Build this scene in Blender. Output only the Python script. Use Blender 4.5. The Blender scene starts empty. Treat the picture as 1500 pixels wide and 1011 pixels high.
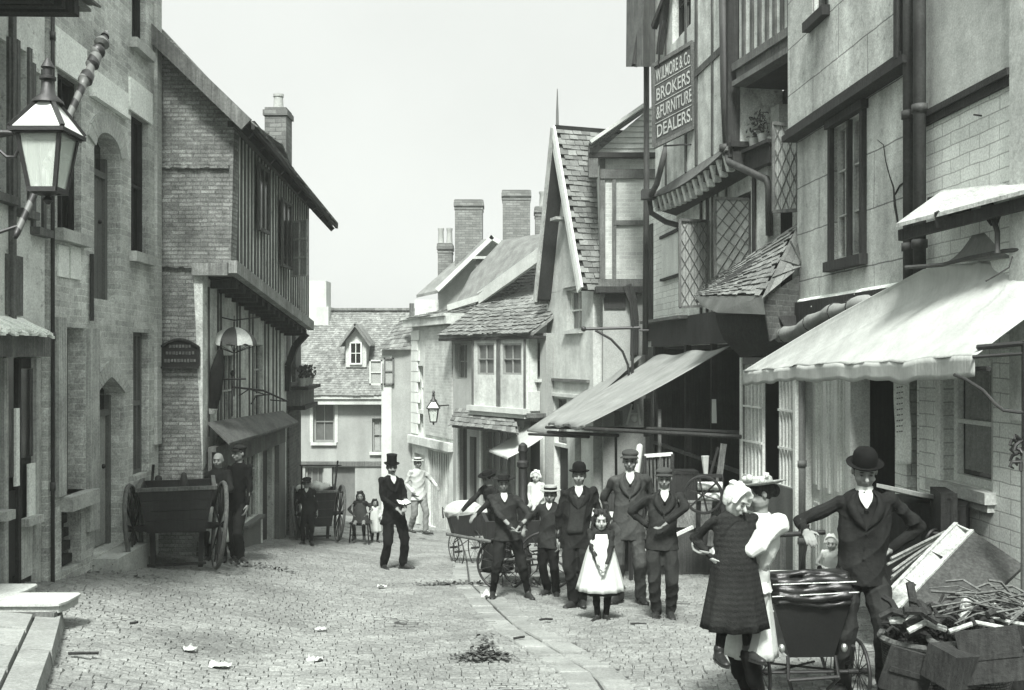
# Victorian street scene, built in metres; x right, y down the street, z up
HAZE = .0014
SKY_A, SKY_B, SKY_S = .2, 2.9, .1
SKY_Z = 2.2
SUN = 3.2
EXPO = 1.4
import bpy, bmesh, math, random
from mathutils import Vector as V, Matrix
R = random.Random(7)
rad = math.radians
sc = bpy.context.scene
COL = sc.collection
F, CX, HY, EYE = 1500.0, 750.0, 525.0, 1.5

def P(px, py, Y):
    """a point of the street seen at (px, py) and standing Y metres down it"""
    return V(((px-CX)/F*Y, Y, EYE+(HY-py)/F*Y))

def gz(x, y):
    return -.11667*y + .135*max(0, -x-2) - .06*max(0, y-30)

def ground(px, py):
    lo, hi = 3.0, 60.0
    for _ in range(50):
        m = (lo+hi)/2; x = (px-CX)/F*m
        yy = HY+(EYE-gz(x, m))/m*F
        if yy > py: lo = m
        else: hi = m
    x = (px-CX)/F*lo
    return V((x, lo, gz(x, lo)))

# ------------------------------------------------------------ materials
TINT = (.95, 1.0, .945)
def col(v): return (v*TINT[0], v*TINT[1], v*TINT[2], 1)

def M(name, v, rough=.85, var=.25, sc_=3.0, bump=.25, bsc=60, island=0, streak=0, brick=None, scored=None,
      spots=0, spec=.3, weave=0, grain=0, metal=0, stripes=None, grit=None):
    if grit is None: grit = 0 if name.startswith(('cloth', 'skin', 'glass', 'eye', 'lip', 'lamp', 'chrome', 'canvas')) else .2
    m = bpy.data.materials.new(name); m.use_nodes = True
    nt = m.node_tree; N = nt.nodes; L = nt.links
    bs = N['Principled BSDF']; bs.inputs['Roughness'].default_value = rough
    bs.inputs['Specular IOR Level'].default_value = spec
    bs.inputs['Metallic'].default_value = metal
    tc = N.new('ShaderNodeTexCoord'); obj = tc.outputs['Object']
    def noise(scale, det=4, vec=None, rgh=.55):
        n = N.new('ShaderNodeTexNoise'); n.inputs['Scale'].default_value = scale
        n.inputs['Detail'].default_value = det; n.inputs['Roughness'].default_value = rgh
        L.new(vec or obj, n.inputs['Vector']); return n.outputs['Fac']
    def maprange(a, x0, x1, y0, y1):
        n = N.new('ShaderNodeMapRange'); L.new(a, n.inputs[0])
        for i, q in enumerate((x0, x1, y0, y1)): n.inputs[i+1].default_value = q
        return n.outputs[0]
    def math_(op, a, b):
        n = N.new('ShaderNodeMath'); n.operation = op
        for i, q in enumerate((a, b)):
            if isinstance(q, (int, float)): n.inputs[i].default_value = q
            else: L.new(q, n.inputs[i])
        return n.outputs[0]
    def mapping(s, vec=None):
        n = N.new('ShaderNodeMapping'); n.inputs['Scale'].default_value = s
        L.new(vec or obj, n.inputs[0]); return n.outputs[0]
    f = maprange(noise(sc_), .3, .7, 1-var, 1+var)
    f = math_('MULTIPLY', f, maprange(noise(sc_*9, 3), .3, .7, 1-var*.5, 1+var*.5))
    h = noise(bsc, 5, None, .7)
    if grit: f = math_('MULTIPLY', f, maprange(noise(48, 2, None, .8), .32, .68, 1-grit, 1+grit))
    if streak:
        s = noise(1, 4, mapping((2.6, 2.6, .4)))
        f = math_('MULTIPLY', f, maprange(s, .35, .7, 1, 1-streak))
    if grain:
        g = noise(1, 4, mapping((45, 45, 1.5)))
        f = math_('MULTIPLY', f, maprange(g, .3, .7, 1-grain, 1+grain)); h = math_('ADD', h, g)
    if island:
        g = N.new('ShaderNodeNewGeometry')
        f = math_('MULTIPLY', f, maprange(g.outputs['Random Per Island'], 0, 1, 1-island, 1+island))
    if spots:
        f = math_('MULTIPLY', f, maprange(noise(9, 6, None, .7), .56, .66, 1, 1-spots))
    if weave:
        w = N.new('ShaderNodeTexWave'); w.inputs['Scale'].default_value = weave; w.bands_direction = 'Z' if name == 'cloth_ribbed' else 'X'; L.new(obj, w.inputs[0])
        f = math_('MULTIPLY', f, maprange(w.outputs['Fac'], 0, 1, .8, 1.15))
    base = f
    if brick or scored:
        sx = N.new('ShaderNodeSeparateXYZ')
        wob = N.new('ShaderNodeVectorMath'); wob.operation = 'MULTIPLY_ADD'
        nn = N.new('ShaderNodeTexNoise'); nn.inputs['Scale'].default_value = 3; L.new(obj, nn.inputs[0])
        L.new(nn.outputs['Color'], wob.inputs[0]); wob.inputs[1].default_value = (.03,)*3
        L.new(obj, wob.inputs[2]); L.new(wob.outputs[0], sx.inputs[0])
        cx = N.new('ShaderNodeCombineXYZ')
        L.new(math_('ADD', sx.outputs[0], sx.outputs[1]), cx.inputs[0]); L.new(sx.outputs[2], cx.inputs[1])
        b = N.new('ShaderNodeTexBrick'); L.new(cx.outputs[0], b.inputs[0])
        bw, bh, mo, c2, ms = brick or scored
        b.inputs['Scale'].default_value = 1; b.inputs['Brick Width'].default_value = bw
        b.inputs['Row Height'].default_value = bh; b.inputs['Mortar Size'].default_value = ms
        b.inputs['Mortar Smooth'].default_value = .2
        b.inputs['Color1'].default_value = (1-c2,)*3+(1,); b.inputs['Color2'].default_value = (1+c2,)*3+(1,)
        b.inputs['Mortar'].default_value = (mo,)*3+(1,)
        base = math_('MULTIPLY', f, b.outputs['Color'])
        h = math_('ADD', math_('MULTIPLY', h, .35), math_('SUBTRACT', 1, b.outputs['Fac']))
    if stripes:
        n, lo = stripes
        g = N.new('ShaderNodeTexGradient'); g.gradient_type = 'RADIAL'; L.new(obj, g.inputs[0])
        a = math_('FRACT', math_('MULTIPLY', g.outputs['Fac'], n), 0)
        base = math_('MULTIPLY', f, maprange(math_('GREATER_THAN', a, .5), 0, 1, 1, lo))
    c = N.new('ShaderNodeMix'); c.data_type = 'RGBA'; c.blend_type = 'MULTIPLY'; c.inputs[0].default_value = 1
    c.inputs[6].default_value = col(v)
    cc = N.new('ShaderNodeCombineColor')
    for i in range(3): L.new(base, cc.inputs[i])
    L.new(cc.outputs[0], c.inputs[7]); L.new(c.outputs[2], bs.inputs['Base Color'])
    bp = N.new('ShaderNodeBump'); bp.inputs['Strength'].default_value = bump
    bp.inputs['Distance'].default_value = .012
    L.new(h, bp.inputs['Height']); L.new(bp.outputs[0], bs.inputs['Normal'])
    return m

MB_ = {}
def mt(name, *a, **k):
    MB_[name] = M(name, *a, **k); return MB_[name]
mt('brick_grey', .50, var=.32, sc_=1.4, spots=.3, brick=(.235, .078, 1.25, .2, .006), bump=.6, streak=.25, grit=.32)
mt('brick_rough', .25, var=.4, sc_=2.2, brick=(.21, .058, .7, .28, .011), bump=1.0, streak=.3, spots=.35, grit=.4)
mt('brick_pale', .42, var=.15, brick=(.25, .085, 1.25, .12, .006), bump=.3, streak=.2)
mt('brick_white', .72, var=.12, brick=(.34, .125, .55, .06, .006), bump=.6, streak=.15)
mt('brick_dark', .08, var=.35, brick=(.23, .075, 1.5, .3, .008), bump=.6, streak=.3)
mt('render_scored', .62, var=.28, sc_=1.3, scored=(1.7, .62, .35, .04, .009), bump=.5, streak=.45, spots=.3, grit=.25)
mt('render_light', .54, var=.22, sc_=1.2, streak=.3, spots=.2, bsc=30)
mt('render_far', .30, var=.12, sc_=1, streak=.2)
mt('render_farlight', .50, var=.12, sc_=1, streak=.2)
mt('lime_peel', .66, var=.2, sc_=2.5, spots=.5, streak=.2, bump=.5)
mt('lintel_stone', .84, var=.1, streak=.1)
mt('sill_stone', .42, var=.2, streak=.2)
mt('step_stone', .42, var=.16, sc_=4, bump=.5)
mt('paving', .25, var=.18, sc_=2, bump=.5, island=.1)
mt('sett', .175, var=.26, sc_=.9, bump=.9, bsc=45, island=.12, grit=.3)
mt('joint', .055, var=.4, sc_=3, bump=.8)
mt('gutter_stone', .235, var=.2, sc_=3, bump=.7, island=.12)
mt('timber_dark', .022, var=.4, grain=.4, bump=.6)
mt('timber_grey', .11, var=.3, grain=.35, bump=.6, streak=.2)
mt('timber_light', .42, var=.25, grain=.3, bump=.5, streak=.3)
mt('stud_grey', .075, var=.35, grain=.4, bump=.7)
mt('plaster_warm', .60, var=.3, sc_=3, spots=.4, streak=.4)
mt('paint_dark', .010, rough=.5, var=.3, spec=.4)
mt('paint_grey', .13, rough=.6, var=.15, streak=.25)
mt('paint_white', .68, rough=.6, var=.1, streak=.2)
mt('paint_door', .34, rough=.55, var=.15, streak=.25, grain=.15)
mt('iron', .014, rough=.5, var=.3, spec=.5)
mt('pipe', .045, rough=.6, var=.4, streak=.4)
mt('tile_roof', .14, var=.3, island=.35, bump=.8)
mt('tile_light', .16, var=.3, island=.3, bump=.8)
mt('slate', .20, var=.25, brick=(.3, .22, .5, .25, .012), bump=.5)
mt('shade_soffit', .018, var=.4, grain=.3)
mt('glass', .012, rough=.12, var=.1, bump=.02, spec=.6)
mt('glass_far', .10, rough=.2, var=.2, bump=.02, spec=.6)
mt('curtain', .30, var=.2, weave=9)
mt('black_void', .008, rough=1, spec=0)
mt('sign_field', .075, rough=.5, var=.25, streak=.3)
mt('canvas_white', .43, rough=.95, var=.10, sc_=1.1, bump=.5, bsc=8, streak=.22, grain=.05)
mt('canvas_grey', .24, rough=.95, var=.12, streak=.3, bump=.4, bsc=12, grain=.1)
mt('paper', .75, var=.08)
mt('chimney_brick', .15, var=.2, brick=(.24, .08, .7, .25, .01), bump=.5)
mt('pot', .35, var=.2)
mt('wood_dark', .013, var=.4, grain=.4, rough=.6)
mt('wood_mid', .12, var=.3, grain=.4)
mt('wood_pale', .55, var=.2, grain=.2)
mt('wicker', .05, var=.6, sc_=14, brick=(.034, .017, .25, .5, .004), bump=1)
mt('straw', .09, var=.6, sc_=20, island=.6)
mt('litter', .45, var=.3)
mt('leaf', .06, var=.4, island=.5)
mt('skin', .20, rough=.65, var=.08, bump=.05)
mt('skin_pale', .30, rough=.65, var=.08, bump=.05)
mt('eye', .05, rough=.4, var=0)
mt('lip', .14, rough=.6, var=.1)
mt('cloth_black', .006, var=.4, sc_=5, bump=.6, bsc=18, spec=.1)
mt('cloth_dark', .013, var=.4, sc_=5, bump=.6, bsc=18, spec=.1)
mt('cloth_mid', .022, var=.35, sc_=5, bump=.6, bsc=18, spec=.1)
mt('cloth_grey', .045, var=.3, sc_=5, bump=.6, bsc=18, spec=.1)
mt('cloth_white', .50, var=.08, sc_=5, bump=.6, bsc=14, spec=.1)
mt('cloth_pale', .42, var=.15, sc_=5, bump=.6, bsc=14, spec=.1)
mt('cloth_ribbed', .020, var=.3, sc_=5, bump=1, weave=9, spec=.1)
mt('hair', .018, var=.4, grain=.5, bump=.8)
mt('straw_hat', .30, var=.2, weave=40)
mt('leather', .02, rough=.4, var=.4)
mt('hood_leather', .010, rough=.38, var=.3, spec=.6)
mt('umbrella_cloth', .50, rough=.8, var=.05, stripes=(4, .12))
mt('lampglass', .55, rough=.15, var=.08, spec=.6)
mt('pole_paint', .45, var=.2)
mt('chrome', .6, rough=.3, metal=.8)
def m_(x): return MB_[x]

# ------------------------------------------------------------ objects
def tag(o, label=None, cat=None, group=None, kind=None):
    if label: o['label'] = label
    if cat: o['category'] = cat
    if group: o['group'] = group
    if kind: o['kind'] = kind
    return o

ROOT = {}
def thing(name, label, cat, loc=(0, 0, 0), rz=0, group=None):
    o = bpy.data.objects.new(name, None); COL.objects.link(o)
    o.empty_display_size = .2
    o.location = loc; o.rotation_euler = (0, 0, rz)
    ROOT[o.name] = Matrix.Translation(V(loc)) @ Matrix.Rotation(rz, 4, 'Z')
    return tag(o, label, cat, group)

class MB:
    def __init__(s): s.v = []; s.f = []; s.mi = []; s.m = 0; s.sm = False; s.p = []
    def add(s, vs, fs):
        n = len(s.v); s.p.append((n, len(s.f))); s.v += [V(p) for p in vs]; s.f += [tuple(n+i for i in f) for f in fs]; s.mi += [s.m]*len(fs); return s
    def box(s, x0, x1, y0, y1, z0, z1):
        if x0 > x1: x0, x1 = x1, x0
        if y0 > y1: y0, y1 = y1, y0
        if z0 > z1: z0, z1 = z1, z0
        return s.hexa([(x0, y0, z0), (x1, y0, z0), (x1, y1, z0), (x0, y1, z0), (x0, y0, z1), (x1, y0, z1), (x1, y1, z1), (x0, y1, z1)])
    def hexa(s, p):
        return s.add(p, [(0, 3, 2, 1), (4, 5, 6, 7), (0, 1, 5, 4), (1, 2, 6, 5), (2, 3, 7, 6), (3, 0, 4, 7)])
    def obox(s, c, size, rx=0, ry=0, rz=0):
        m = Matrix.Translation(V(c)) @ Matrix.Rotation(rz, 4, 'Z') @ Matrix.Rotation(ry, 4, 'Y') @ Matrix.Rotation(rx, 4, 'X')
        a, b, h = size[0]/2, size[1]/2, size[2]/2
        return s.hexa([m @ V(p) for p in [(-a, -b, -h), (a, -b, -h), (a, b, -h), (-a, b, -h), (-a, -b, h), (a, -b, h), (a, b, h), (-a, b, h)]])
    def slab(s, pts, t):
        """a polygon pushed along the vector t"""
        n = len(pts); t = V(t); a = [V(p) for p in pts]
        return s.add(a+[p+t for p in a], [tuple(range(n))[::-1], tuple(range(n, 2*n))]+[(i, (i+1) % n, n+(i+1) % n, n+i) for i in range(n)])
    def beam(s, a, b, w, h=None, up=(0, 0, 1)):
        a = V(a); b = V(b); h = h or w; d = (b-a).normalized(); u = V(up)
        if abs(d.dot(u)) > .98: u = V((0, 1, 0))
        x = d.cross(u).normalized()*w/2; z = x.normalized().cross(d).normalized()*h/2
        return s.hexa([a-x-z, a+x-z, b+x-z, b-x-z, a-x+z, a+x+z, b+x+z, b-x+z])
    def tube(s, pts, r, n=8, caps=True):
        pts = [V(p) for p in pts]; rs = r if isinstance(r, (list, tuple)) else [r]*len(pts)
        vs = []; pu = None
        for i, p in enumerate(pts):
            d = (pts[min(i+1, len(pts)-1)]-pts[max(i-1, 0)]).normalized()
            u = pu or (V((0, 0, 1)) if abs(d.z) < .9 else V((1, 0, 0)))
            x = d.cross(u).normalized(); y = x.cross(d).normalized(); pu = y
            for k in range(n):
                a = 2*math.pi*k/n; vs.append(p+(x*math.cos(a)+y*math.sin(a))*rs[i])
        fs = [(i*n+k, i*n+(k+1) % n, (i+1)*n+(k+1) % n, (i+1)*n+k) for i in range(len(pts)-1) for k in range(n)]
        if caps: fs += [tuple(range(n))[::-1], tuple(range((len(pts)-1)*n, len(pts)*n))]
        return s.add(vs, fs)
    def lathe(s, c, prof, n=24, sx=1, sy=1, m=None):
        """prof: (radius, height)"""
        c = V(c); vs = []
        for r, z in prof:
            for k in range(n):
                a = 2*math.pi*k/n; q = V((r*math.cos(a)*sx, r*math.sin(a)*sy, z))
                vs.append(c+(m @ q if m else q))
        k_ = len(prof)
        fs = [(i*n+k, i*n+(k+1) % n, (i+1)*n+(k+1) % n, (i+1)*n+k) for i in range(k_-1) for k in range(n)]
        fs += [tuple(range(n))[::-1], tuple(range((k_-1)*n, k_*n))]
        return s.add(vs, fs)
    def ell(s, c, rx, ry, rz, m=None, n=12):
        pr = []
        k = n//2
        for i in range(k+1):
            a = -math.pi/2+math.pi*i/k
            pr.append((max(math.cos(a), .02), math.sin(a)*rz))
        return s.lathe(c, pr, n, rx, ry, m)
    def cap(s, a, b, r0, r1, n=10):
        a = V(a); b = V(b); d = (b-a)
        if d.length < 1e-5: return s.ell(a, r0, r0, r0)
        d.normalize(); pts = []; rs = []
        for t in (80, 50, 25): pts.append(a-d*r0*math.sin(rad(t))); rs.append(r0*math.cos(rad(t)))
        pts.append(a); rs.append(r0); pts.append(b); rs.append(r1)
        for t in (25, 50, 80): pts.append(b+d*r1*math.sin(rad(t))); rs.append(r1*math.cos(rad(t)))
        return s.tube(pts, rs, n)
    def ring(s, c, axis, R_, r, n=28, k=6):
        c = V(c); ax = V(axis).normalized(); u = ax.orthogonal().normalized(); w = ax.cross(u)
        vs = []
        for i in range(n):
            a = 2*math.pi*i/n; d = u*math.cos(a)+w*math.sin(a)
            for j in range(k):
                b = 2*math.pi*j/k; vs.append(c+d*(R_+r*math.cos(b))+ax*r*math.sin(b))
        return s.add(vs, [(i*k+j, ((i+1) % n)*k+j, ((i+1) % n)*k+(j+1) % k, i*k+(j+1) % k) for i in range(n) for j in range(k)])
    def spokes(s, c, axis, R_, r, n=10):
        c = V(c); ax = V(axis).normalized(); u = ax.orthogonal().normalized(); w = ax.cross(u)
        for i in range(n):
            a = 2*math.pi*i/n; s.tube([c, c+(u*math.cos(a)+w*math.sin(a))*R_], r, 5, False)
        return s
    def tiles(s, TL, TR, BR, BL, rows, cols, th=.018, jit=.012, sag=0):
        TL, TR, BR, BL = map(V, (TL, TR, BR, BL))
        nrm = (TR-TL).cross(BL-TL).normalized()
        if nrm.z < 0: nrm = -nrm
        def q(u, v):
            a = TL.lerp(TR, u); b = BL.lerp(BR, u); p = a.lerp(b, v)
            return p-V((0, 0, sag*math.sin(math.pi*u)*math.sin(math.pi*min(1, max(0, v)))))
        for i in range(rows):
            wob = R.uniform(0, 6)
            for j in range(cols):
                o = .5*(i % 2)/cols; u0 = max(0, j/cols-o); u1 = min(1, (j+.96)/cols-o)
                if u1 <= u0: continue
                v0 = i/rows; v1 = (i+1.25)/rows+R.uniform(-1, 1)*jit/max(.05, (BL-TL).length)+.12/rows*math.sin(j*.35+wob)
                l = th*(1.5+R.uniform(-.5, .7))
                a, b, c, d = q(u0, v0), q(u1, v0), q(u1, v1), q(u0, v1)
                c = c+nrm*l; d = d+nrm*(l+R.uniform(-1, 1)*th*.3); a = a+nrm*.002; b = b+nrm*.002
                s.hexa([a-nrm*.006, d-nrm*th, c-nrm*th, b-nrm*.006, a, d, c, b])
        return s
    def build(s, name, mat, parent=None, world=False, smooth=None, mats=None):
        me = bpy.data.meshes.new(name)
        vs = s.v
        if world and parent is not None:
            r = parent
            while r.parent: r = r.parent
            im = ROOT[r.name].inverted(); vs = [im @ p for p in vs]
        me.from_pydata([tuple(p) for p in vs], [], s.f)
        for m in (mats or [mat]): me.materials.append(m_(m) if isinstance(m, str) else m)
        if mats: me.polygons.foreach_set('material_index', s.mi)
        me.update()
        bm = bmesh.new(); bm.from_mesh(me); bmesh.ops.recalc_face_normals(bm, faces=bm.faces); bm.to_mesh(me); bm.free()
        me.shade_smooth()
        if not smooth: me.set_sharp_from_angle(angle=.65)
        o = bpy.data.objects.new(name, me); COL.objects.link(o)
        if parent: o.parent = parent
        return o
    def each(s, name, mat, parent=None, world=False, k=1):
        # every k added pieces become one part of their own
        st = s.p[::k]+[(len(s.v), len(s.f))]; out = []
        for (a, fa), (c, fc) in zip(st, st[1:]):
            q = MB(); q.v = s.v[a:c]; q.f = [tuple(i-a for i in f) for f in s.f[fa:fc]]; q.mi = [0]*len(q.f)
            out.append(q.build(name, mat, parent, world))
        return out
    def solo(s, name, mat, label, cat, group=None, smooth=None, mats=None, loc=None):
        if loc is None:
            lo = [min(p[i] for p in s.v) for i in range(3)]; hi = [max(p[i] for p in s.v) for i in range(3)]
            loc = V(((lo[0]+hi[0])/2, (lo[1]+hi[1])/2, lo[2]))
        s.v = [p-V(loc) for p in s.v]
        o = s.build(name, mat, None, smooth=smooth, mats=mats); o.location = loc
        return tag(o, label, cat, group)

def struct(name, mb, mat, mats=None, smooth=False):
    o = mb.build(name, mat, mats=mats, smooth=smooth); o['kind'] = 'structure'; return o

def remesh(mb, voxel, smooth=2, name='body'):
    me = bpy.data.meshes.new('tmp'); me.from_pydata([tuple(p) for p in mb.v], [], mb.f); me.update()
    bm = bmesh.new(); bm.from_mesh(me); bmesh.ops.recalc_face_normals(bm, faces=bm.faces); bm.to_mesh(me); bm.free()
    o = bpy.data.objects.new('tmp', me); COL.objects.link(o)
    r = o.modifiers.new('r', 'REMESH'); r.mode = 'VOXEL'; r.voxel_size = voxel
    if smooth:
        k = o.modifiers.new('s', 'SMOOTH'); k.factor = .5; k.iterations = smooth
    dg = bpy.context.evaluated_depsgraph_get(); dg.update()
    nm = bpy.data.meshes.new_from_object(o.evaluated_get(dg)); nm.name = name
    bpy.data.objects.remove(o); bpy.data.meshes.remove(me)
    nm.shade_smooth(); return nm

def part(name, me, mat, parent, amp=None):
    if amp is None: amp = .0095 if mat.startswith('cloth') and name not in ('hat', 'cap') else 0
    if amp:
        import numpy as np
        n = len(me.vertices); co = np.empty(n*3, 'f'); no = np.empty(n*3, 'f')
        me.vertices.foreach_get('co', co); me.vertices.foreach_get('normal', no); co = co.reshape(-1, 3); no = no.reshape(-1, 3)
        x, y, z = co.T; a, b, c = (R.uniform(0, 6.28) for _ in range(3)); s = np.sin
        d = s(17*z+7*x+2.2*s(9*x+a)+1.7*s(11*y+b))*.6+(.5-2*np.abs(s(19*z-13*x+1.8*s(15*y+c)+b))**.6)*.55+(.5-np.abs(s(24*x+21*y+3*s(7*z+a)))**.7)*.5
        co = co+no*(amp*d)[:, None]; me.vertices.foreach_set('co', co.ravel()); me.update()
    me.materials.clear(); me.materials.append(m_(mat))
    o = bpy.data.objects.new(name, me); COL.objects.link(o); o.parent = parent; return o

def dup(root, loc, rz, label=None):
    r = root.copy(); COL.objects.link(r); r.location = loc; r.rotation_euler = (0, 0, rz)
    if label: r['label'] = label
    for ch in list(root.children):
        c = ch.copy(); COL.objects.link(c); c.parent = r
        for g in list(ch.children):
            d = g.copy(); COL.objects.link(d); d.parent = c
    return r

# ------------------------------------------------------------ facades
class Fac:
    """a street front standing in plan between two points; local x runs along it, local -y is the street"""
    def __init__(s, pxL, YL, pxR, YR, zb):
        s.a = V(((pxL-CX)/F*YL, YL)); s.b = V(((pxR-CX)/F*YR, YR))
        s.e = (s.b-s.a).normalized(); s.W = (s.b-s.a).length; s.zb = zb
        s.ang = math.atan2(s.e.y, s.e.x); s.n = V((s.e.y, -s.e.x))
    def uY(s, px, off=0):
        A = s.a+s.n*off; k = (px-CX)/F
        t = (k*A.y-A.x)/(s.e.x-k*s.e.y); return t, A.y+t*s.e.y
    def u(s, px, off=0): return s.uY(px, off)[0]
    def z(s, px, py, off=0): return EYE+(HY-py)/F*s.uY(px, off)[1]-s.zb
    def rect(s, x0, x1, y0, y1, off=0, ref=None):
        c = (x0+x1)/2 if ref is None else ref
        return (s.u(x0, off), s.u(x1, off), s.z(c, y1, off), s.z(c, y0, off))
    def pt(s, px, py, off=0): return V((s.u(px, off), -off, s.z(px, py, off)))
    def house(s, name, label, cat='house', group=None):
        s.root = thing(name, label, cat, (s.a.x, s.a.y, s.zb), s.ang, group); return s.root

def wall(mb, u0, u1, z0, z1, holes=(), th=.28, y=0):
    hs = [(max(h[0], u0), min(h[1], u1), max(h[2], z0), min(h[3], z1)) for h in holes]
    us = sorted({u0, u1, *[h[0] for h in hs], *[h[1] for h in hs]}); zs = sorted({z0, z1, *[h[2] for h in hs], *[h[3] for h in hs]})
    inside = lambda a, b: any(h[0]-1e-6 < a < h[1]+1e-6 and h[2]-1e-6 < b < h[3]+1e-6 for h in hs)
    nu, nz = len(us)-1, len(zs)-1
    S = [[not inside((us[i]+us[i+1])/2, (zs[j]+zs[j+1])/2) for j in range(nz)] for i in range(nu)]
    g = lambda i, j: 0 <= i < nu and 0 <= j < nz and S[i][j]
    for i in range(nu):
        for j in range(nz):
            if not S[i][j]: continue
            a, b, c, d = us[i], us[i+1], zs[j], zs[j+1]; y2 = y+th
            mb.add([(a, y, c), (b, y, c), (b, y, d), (a, y, d)], [(0, 1, 2, 3)])
            mb.add([(a, y2, c), (b, y2, c), (b, y2, d), (a, y2, d)], [(3, 2, 1, 0)])
            if not g(i-1, j): mb.add([(a, y, c), (a, y, d), (a, y2, d), (a, y2, c)], [(0, 1, 2, 3)])
            if not g(i+1, j): mb.add([(b, y, c), (b, y2, c), (b, y2, d), (b, y, d)], [(0, 1, 2, 3)])
            if not g(i, j-1): mb.add([(a, y, c), (a, y2, c), (b, y2, c), (b, y, c)], [(0, 1, 2, 3)])
            if not g(i, j+1): mb.add([(a, y, d), (b, y, d), (b, y2, d), (a, y2, d)], [(0, 1, 2, 3)])
    return mb

def window(parent, r, y=.12, nx=2, nz=2, fw=.05, bw=.022, fm='paint_white', gm='glass', name='window', curtain=None, sash=False, back=.0):
    u0, u1, z0, z1 = r
    b = MB()
    b.box(u0, u0+fw, y, y+.06, z0, z1).box(u1-fw, u1, y, y+.06, z0, z1)
    b.box(u0+fw, u1-fw, y, y+.06, z0, z0+fw).box(u0+fw, u1-fw, y, y+.06, z1-fw, z1)
    for i in range(1, nx):
        c = u0+(u1-u0)*i/nx; b.box(c-bw/2, c+bw/2, y+.01, y+.05, z0+fw, z1-fw)
    for i in range(1, nz):
        c = z0+(z1-z0)*i/nz; w = bw*(1.8 if sash and i == nz//2 else 1)
        b.box(u0+fw, u1-fw, y+.004, y+.046, c-w/2, c+w/2)
    w = b.build(name, fm, parent)
    MB().box(u0+.01, u1-.01, y+.062, y+.07, z0+.01, z1-.01).build('pane', gm, w)
    if curtain:
        c = MB(); k = 24; zt = z1-fw; zb = z0+(z1-z0)*curtain
        vs = []
    return w

def sill(parent, r, mat='sill_stone', h=.13, d=.1, ex=.08, name='sill', th=.2):
    return MB().box(r[0]-ex, r[1]+ex, -d, th-.003, r[2]-h, r[2]).build(name, mat, parent)
mt('frame_far', .24, var=.1)
mt('beam_worn', .26, var=.35, grain=.35, bump=.6, streak=.2)
mt('wood_mid2', .045, var=.3, grain=.35)
mt('cloth_ghost', .16, var=.15)
mt('curtain_dim', .22, var=.2)
def spiral():
    m = bpy.data.materials.new('pole_spiral'); m.use_nodes = True; nt = m.node_tree; N = nt.nodes; L = nt.links
    tc = N.new('ShaderNodeTexCoord'); w = N.new('ShaderNodeTexWave'); w.wave_type = 'BANDS'; w.bands_direction = 'DIAGONAL'; w.inputs['Scale'].default_value = 2.6
    L.new(tc.outputs['Object'], w.inputs[0]); c = N.new('ShaderNodeValToRGB'); c.color_ramp.elements[0].position = .45; c.color_ramp.elements[1].position = .52
    c.color_ramp.elements[0].color = col(.012); c.color_ramp.elements[1].color = col(.11); L.new(w.outputs['Fac'], c.inputs[0]); L.new(c.outputs[0], N['Principled BSDF'].inputs['Base Color'])
    MB_['pole_spiral'] = m
spiral()
# ------------------------------------------------------------ street
def sheet(x0, x1, y0, y1, nx, ny, dz, noise=0):
    b = MB(); vs = []
    for j in range(ny+1):
        for i in range(nx+1):
            x = x0+(x1-x0)*i/nx; y = y0+(y1-y0)*j/ny; vs.append((x, y, gz(x, y)+dz))
    b.add(vs, [(j*(nx+1)+i, j*(nx+1)+i+1, (j+1)*(nx+1)+i+1, (j+1)*(nx+1)+i) for j in range(ny) for i in range(nx)])
    return b
b = MB(); gx_ = [-400, -2, 400]; gy_ = [-60, 30, 900]
b.add([(x, y, gz(x, y)-.03) for y in gy_ for x in gx_], [(0, 1, 4, 3), (1, 2, 5, 4), (3, 4, 7, 6), (4, 5, 8, 7)])
struct('ground', b, 'joint')
b = MB()
GUT = [(1.05, 0.0), (.62, 8.0), (.10, 10.0), (-.60, 14.5), (-.9, 20), (-1.4, 27)]   # line of the gutter stones
def gutx(y):
    for (xa, ya), (xb, yb) in zip(GUT, GUT[1:]):
        if y <= yb: return xa+(xb-xa)*(y-ya)/(yb-ya)
    return GUT[-1][0]
def und(x, y): return .012*math.sin(x*1.7+y*.6)+.01*math.sin(x*.8-y*1.3+1)+.006*math.sin(x*4.1+y*3.3)
y = 3.2
row = 0
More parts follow.
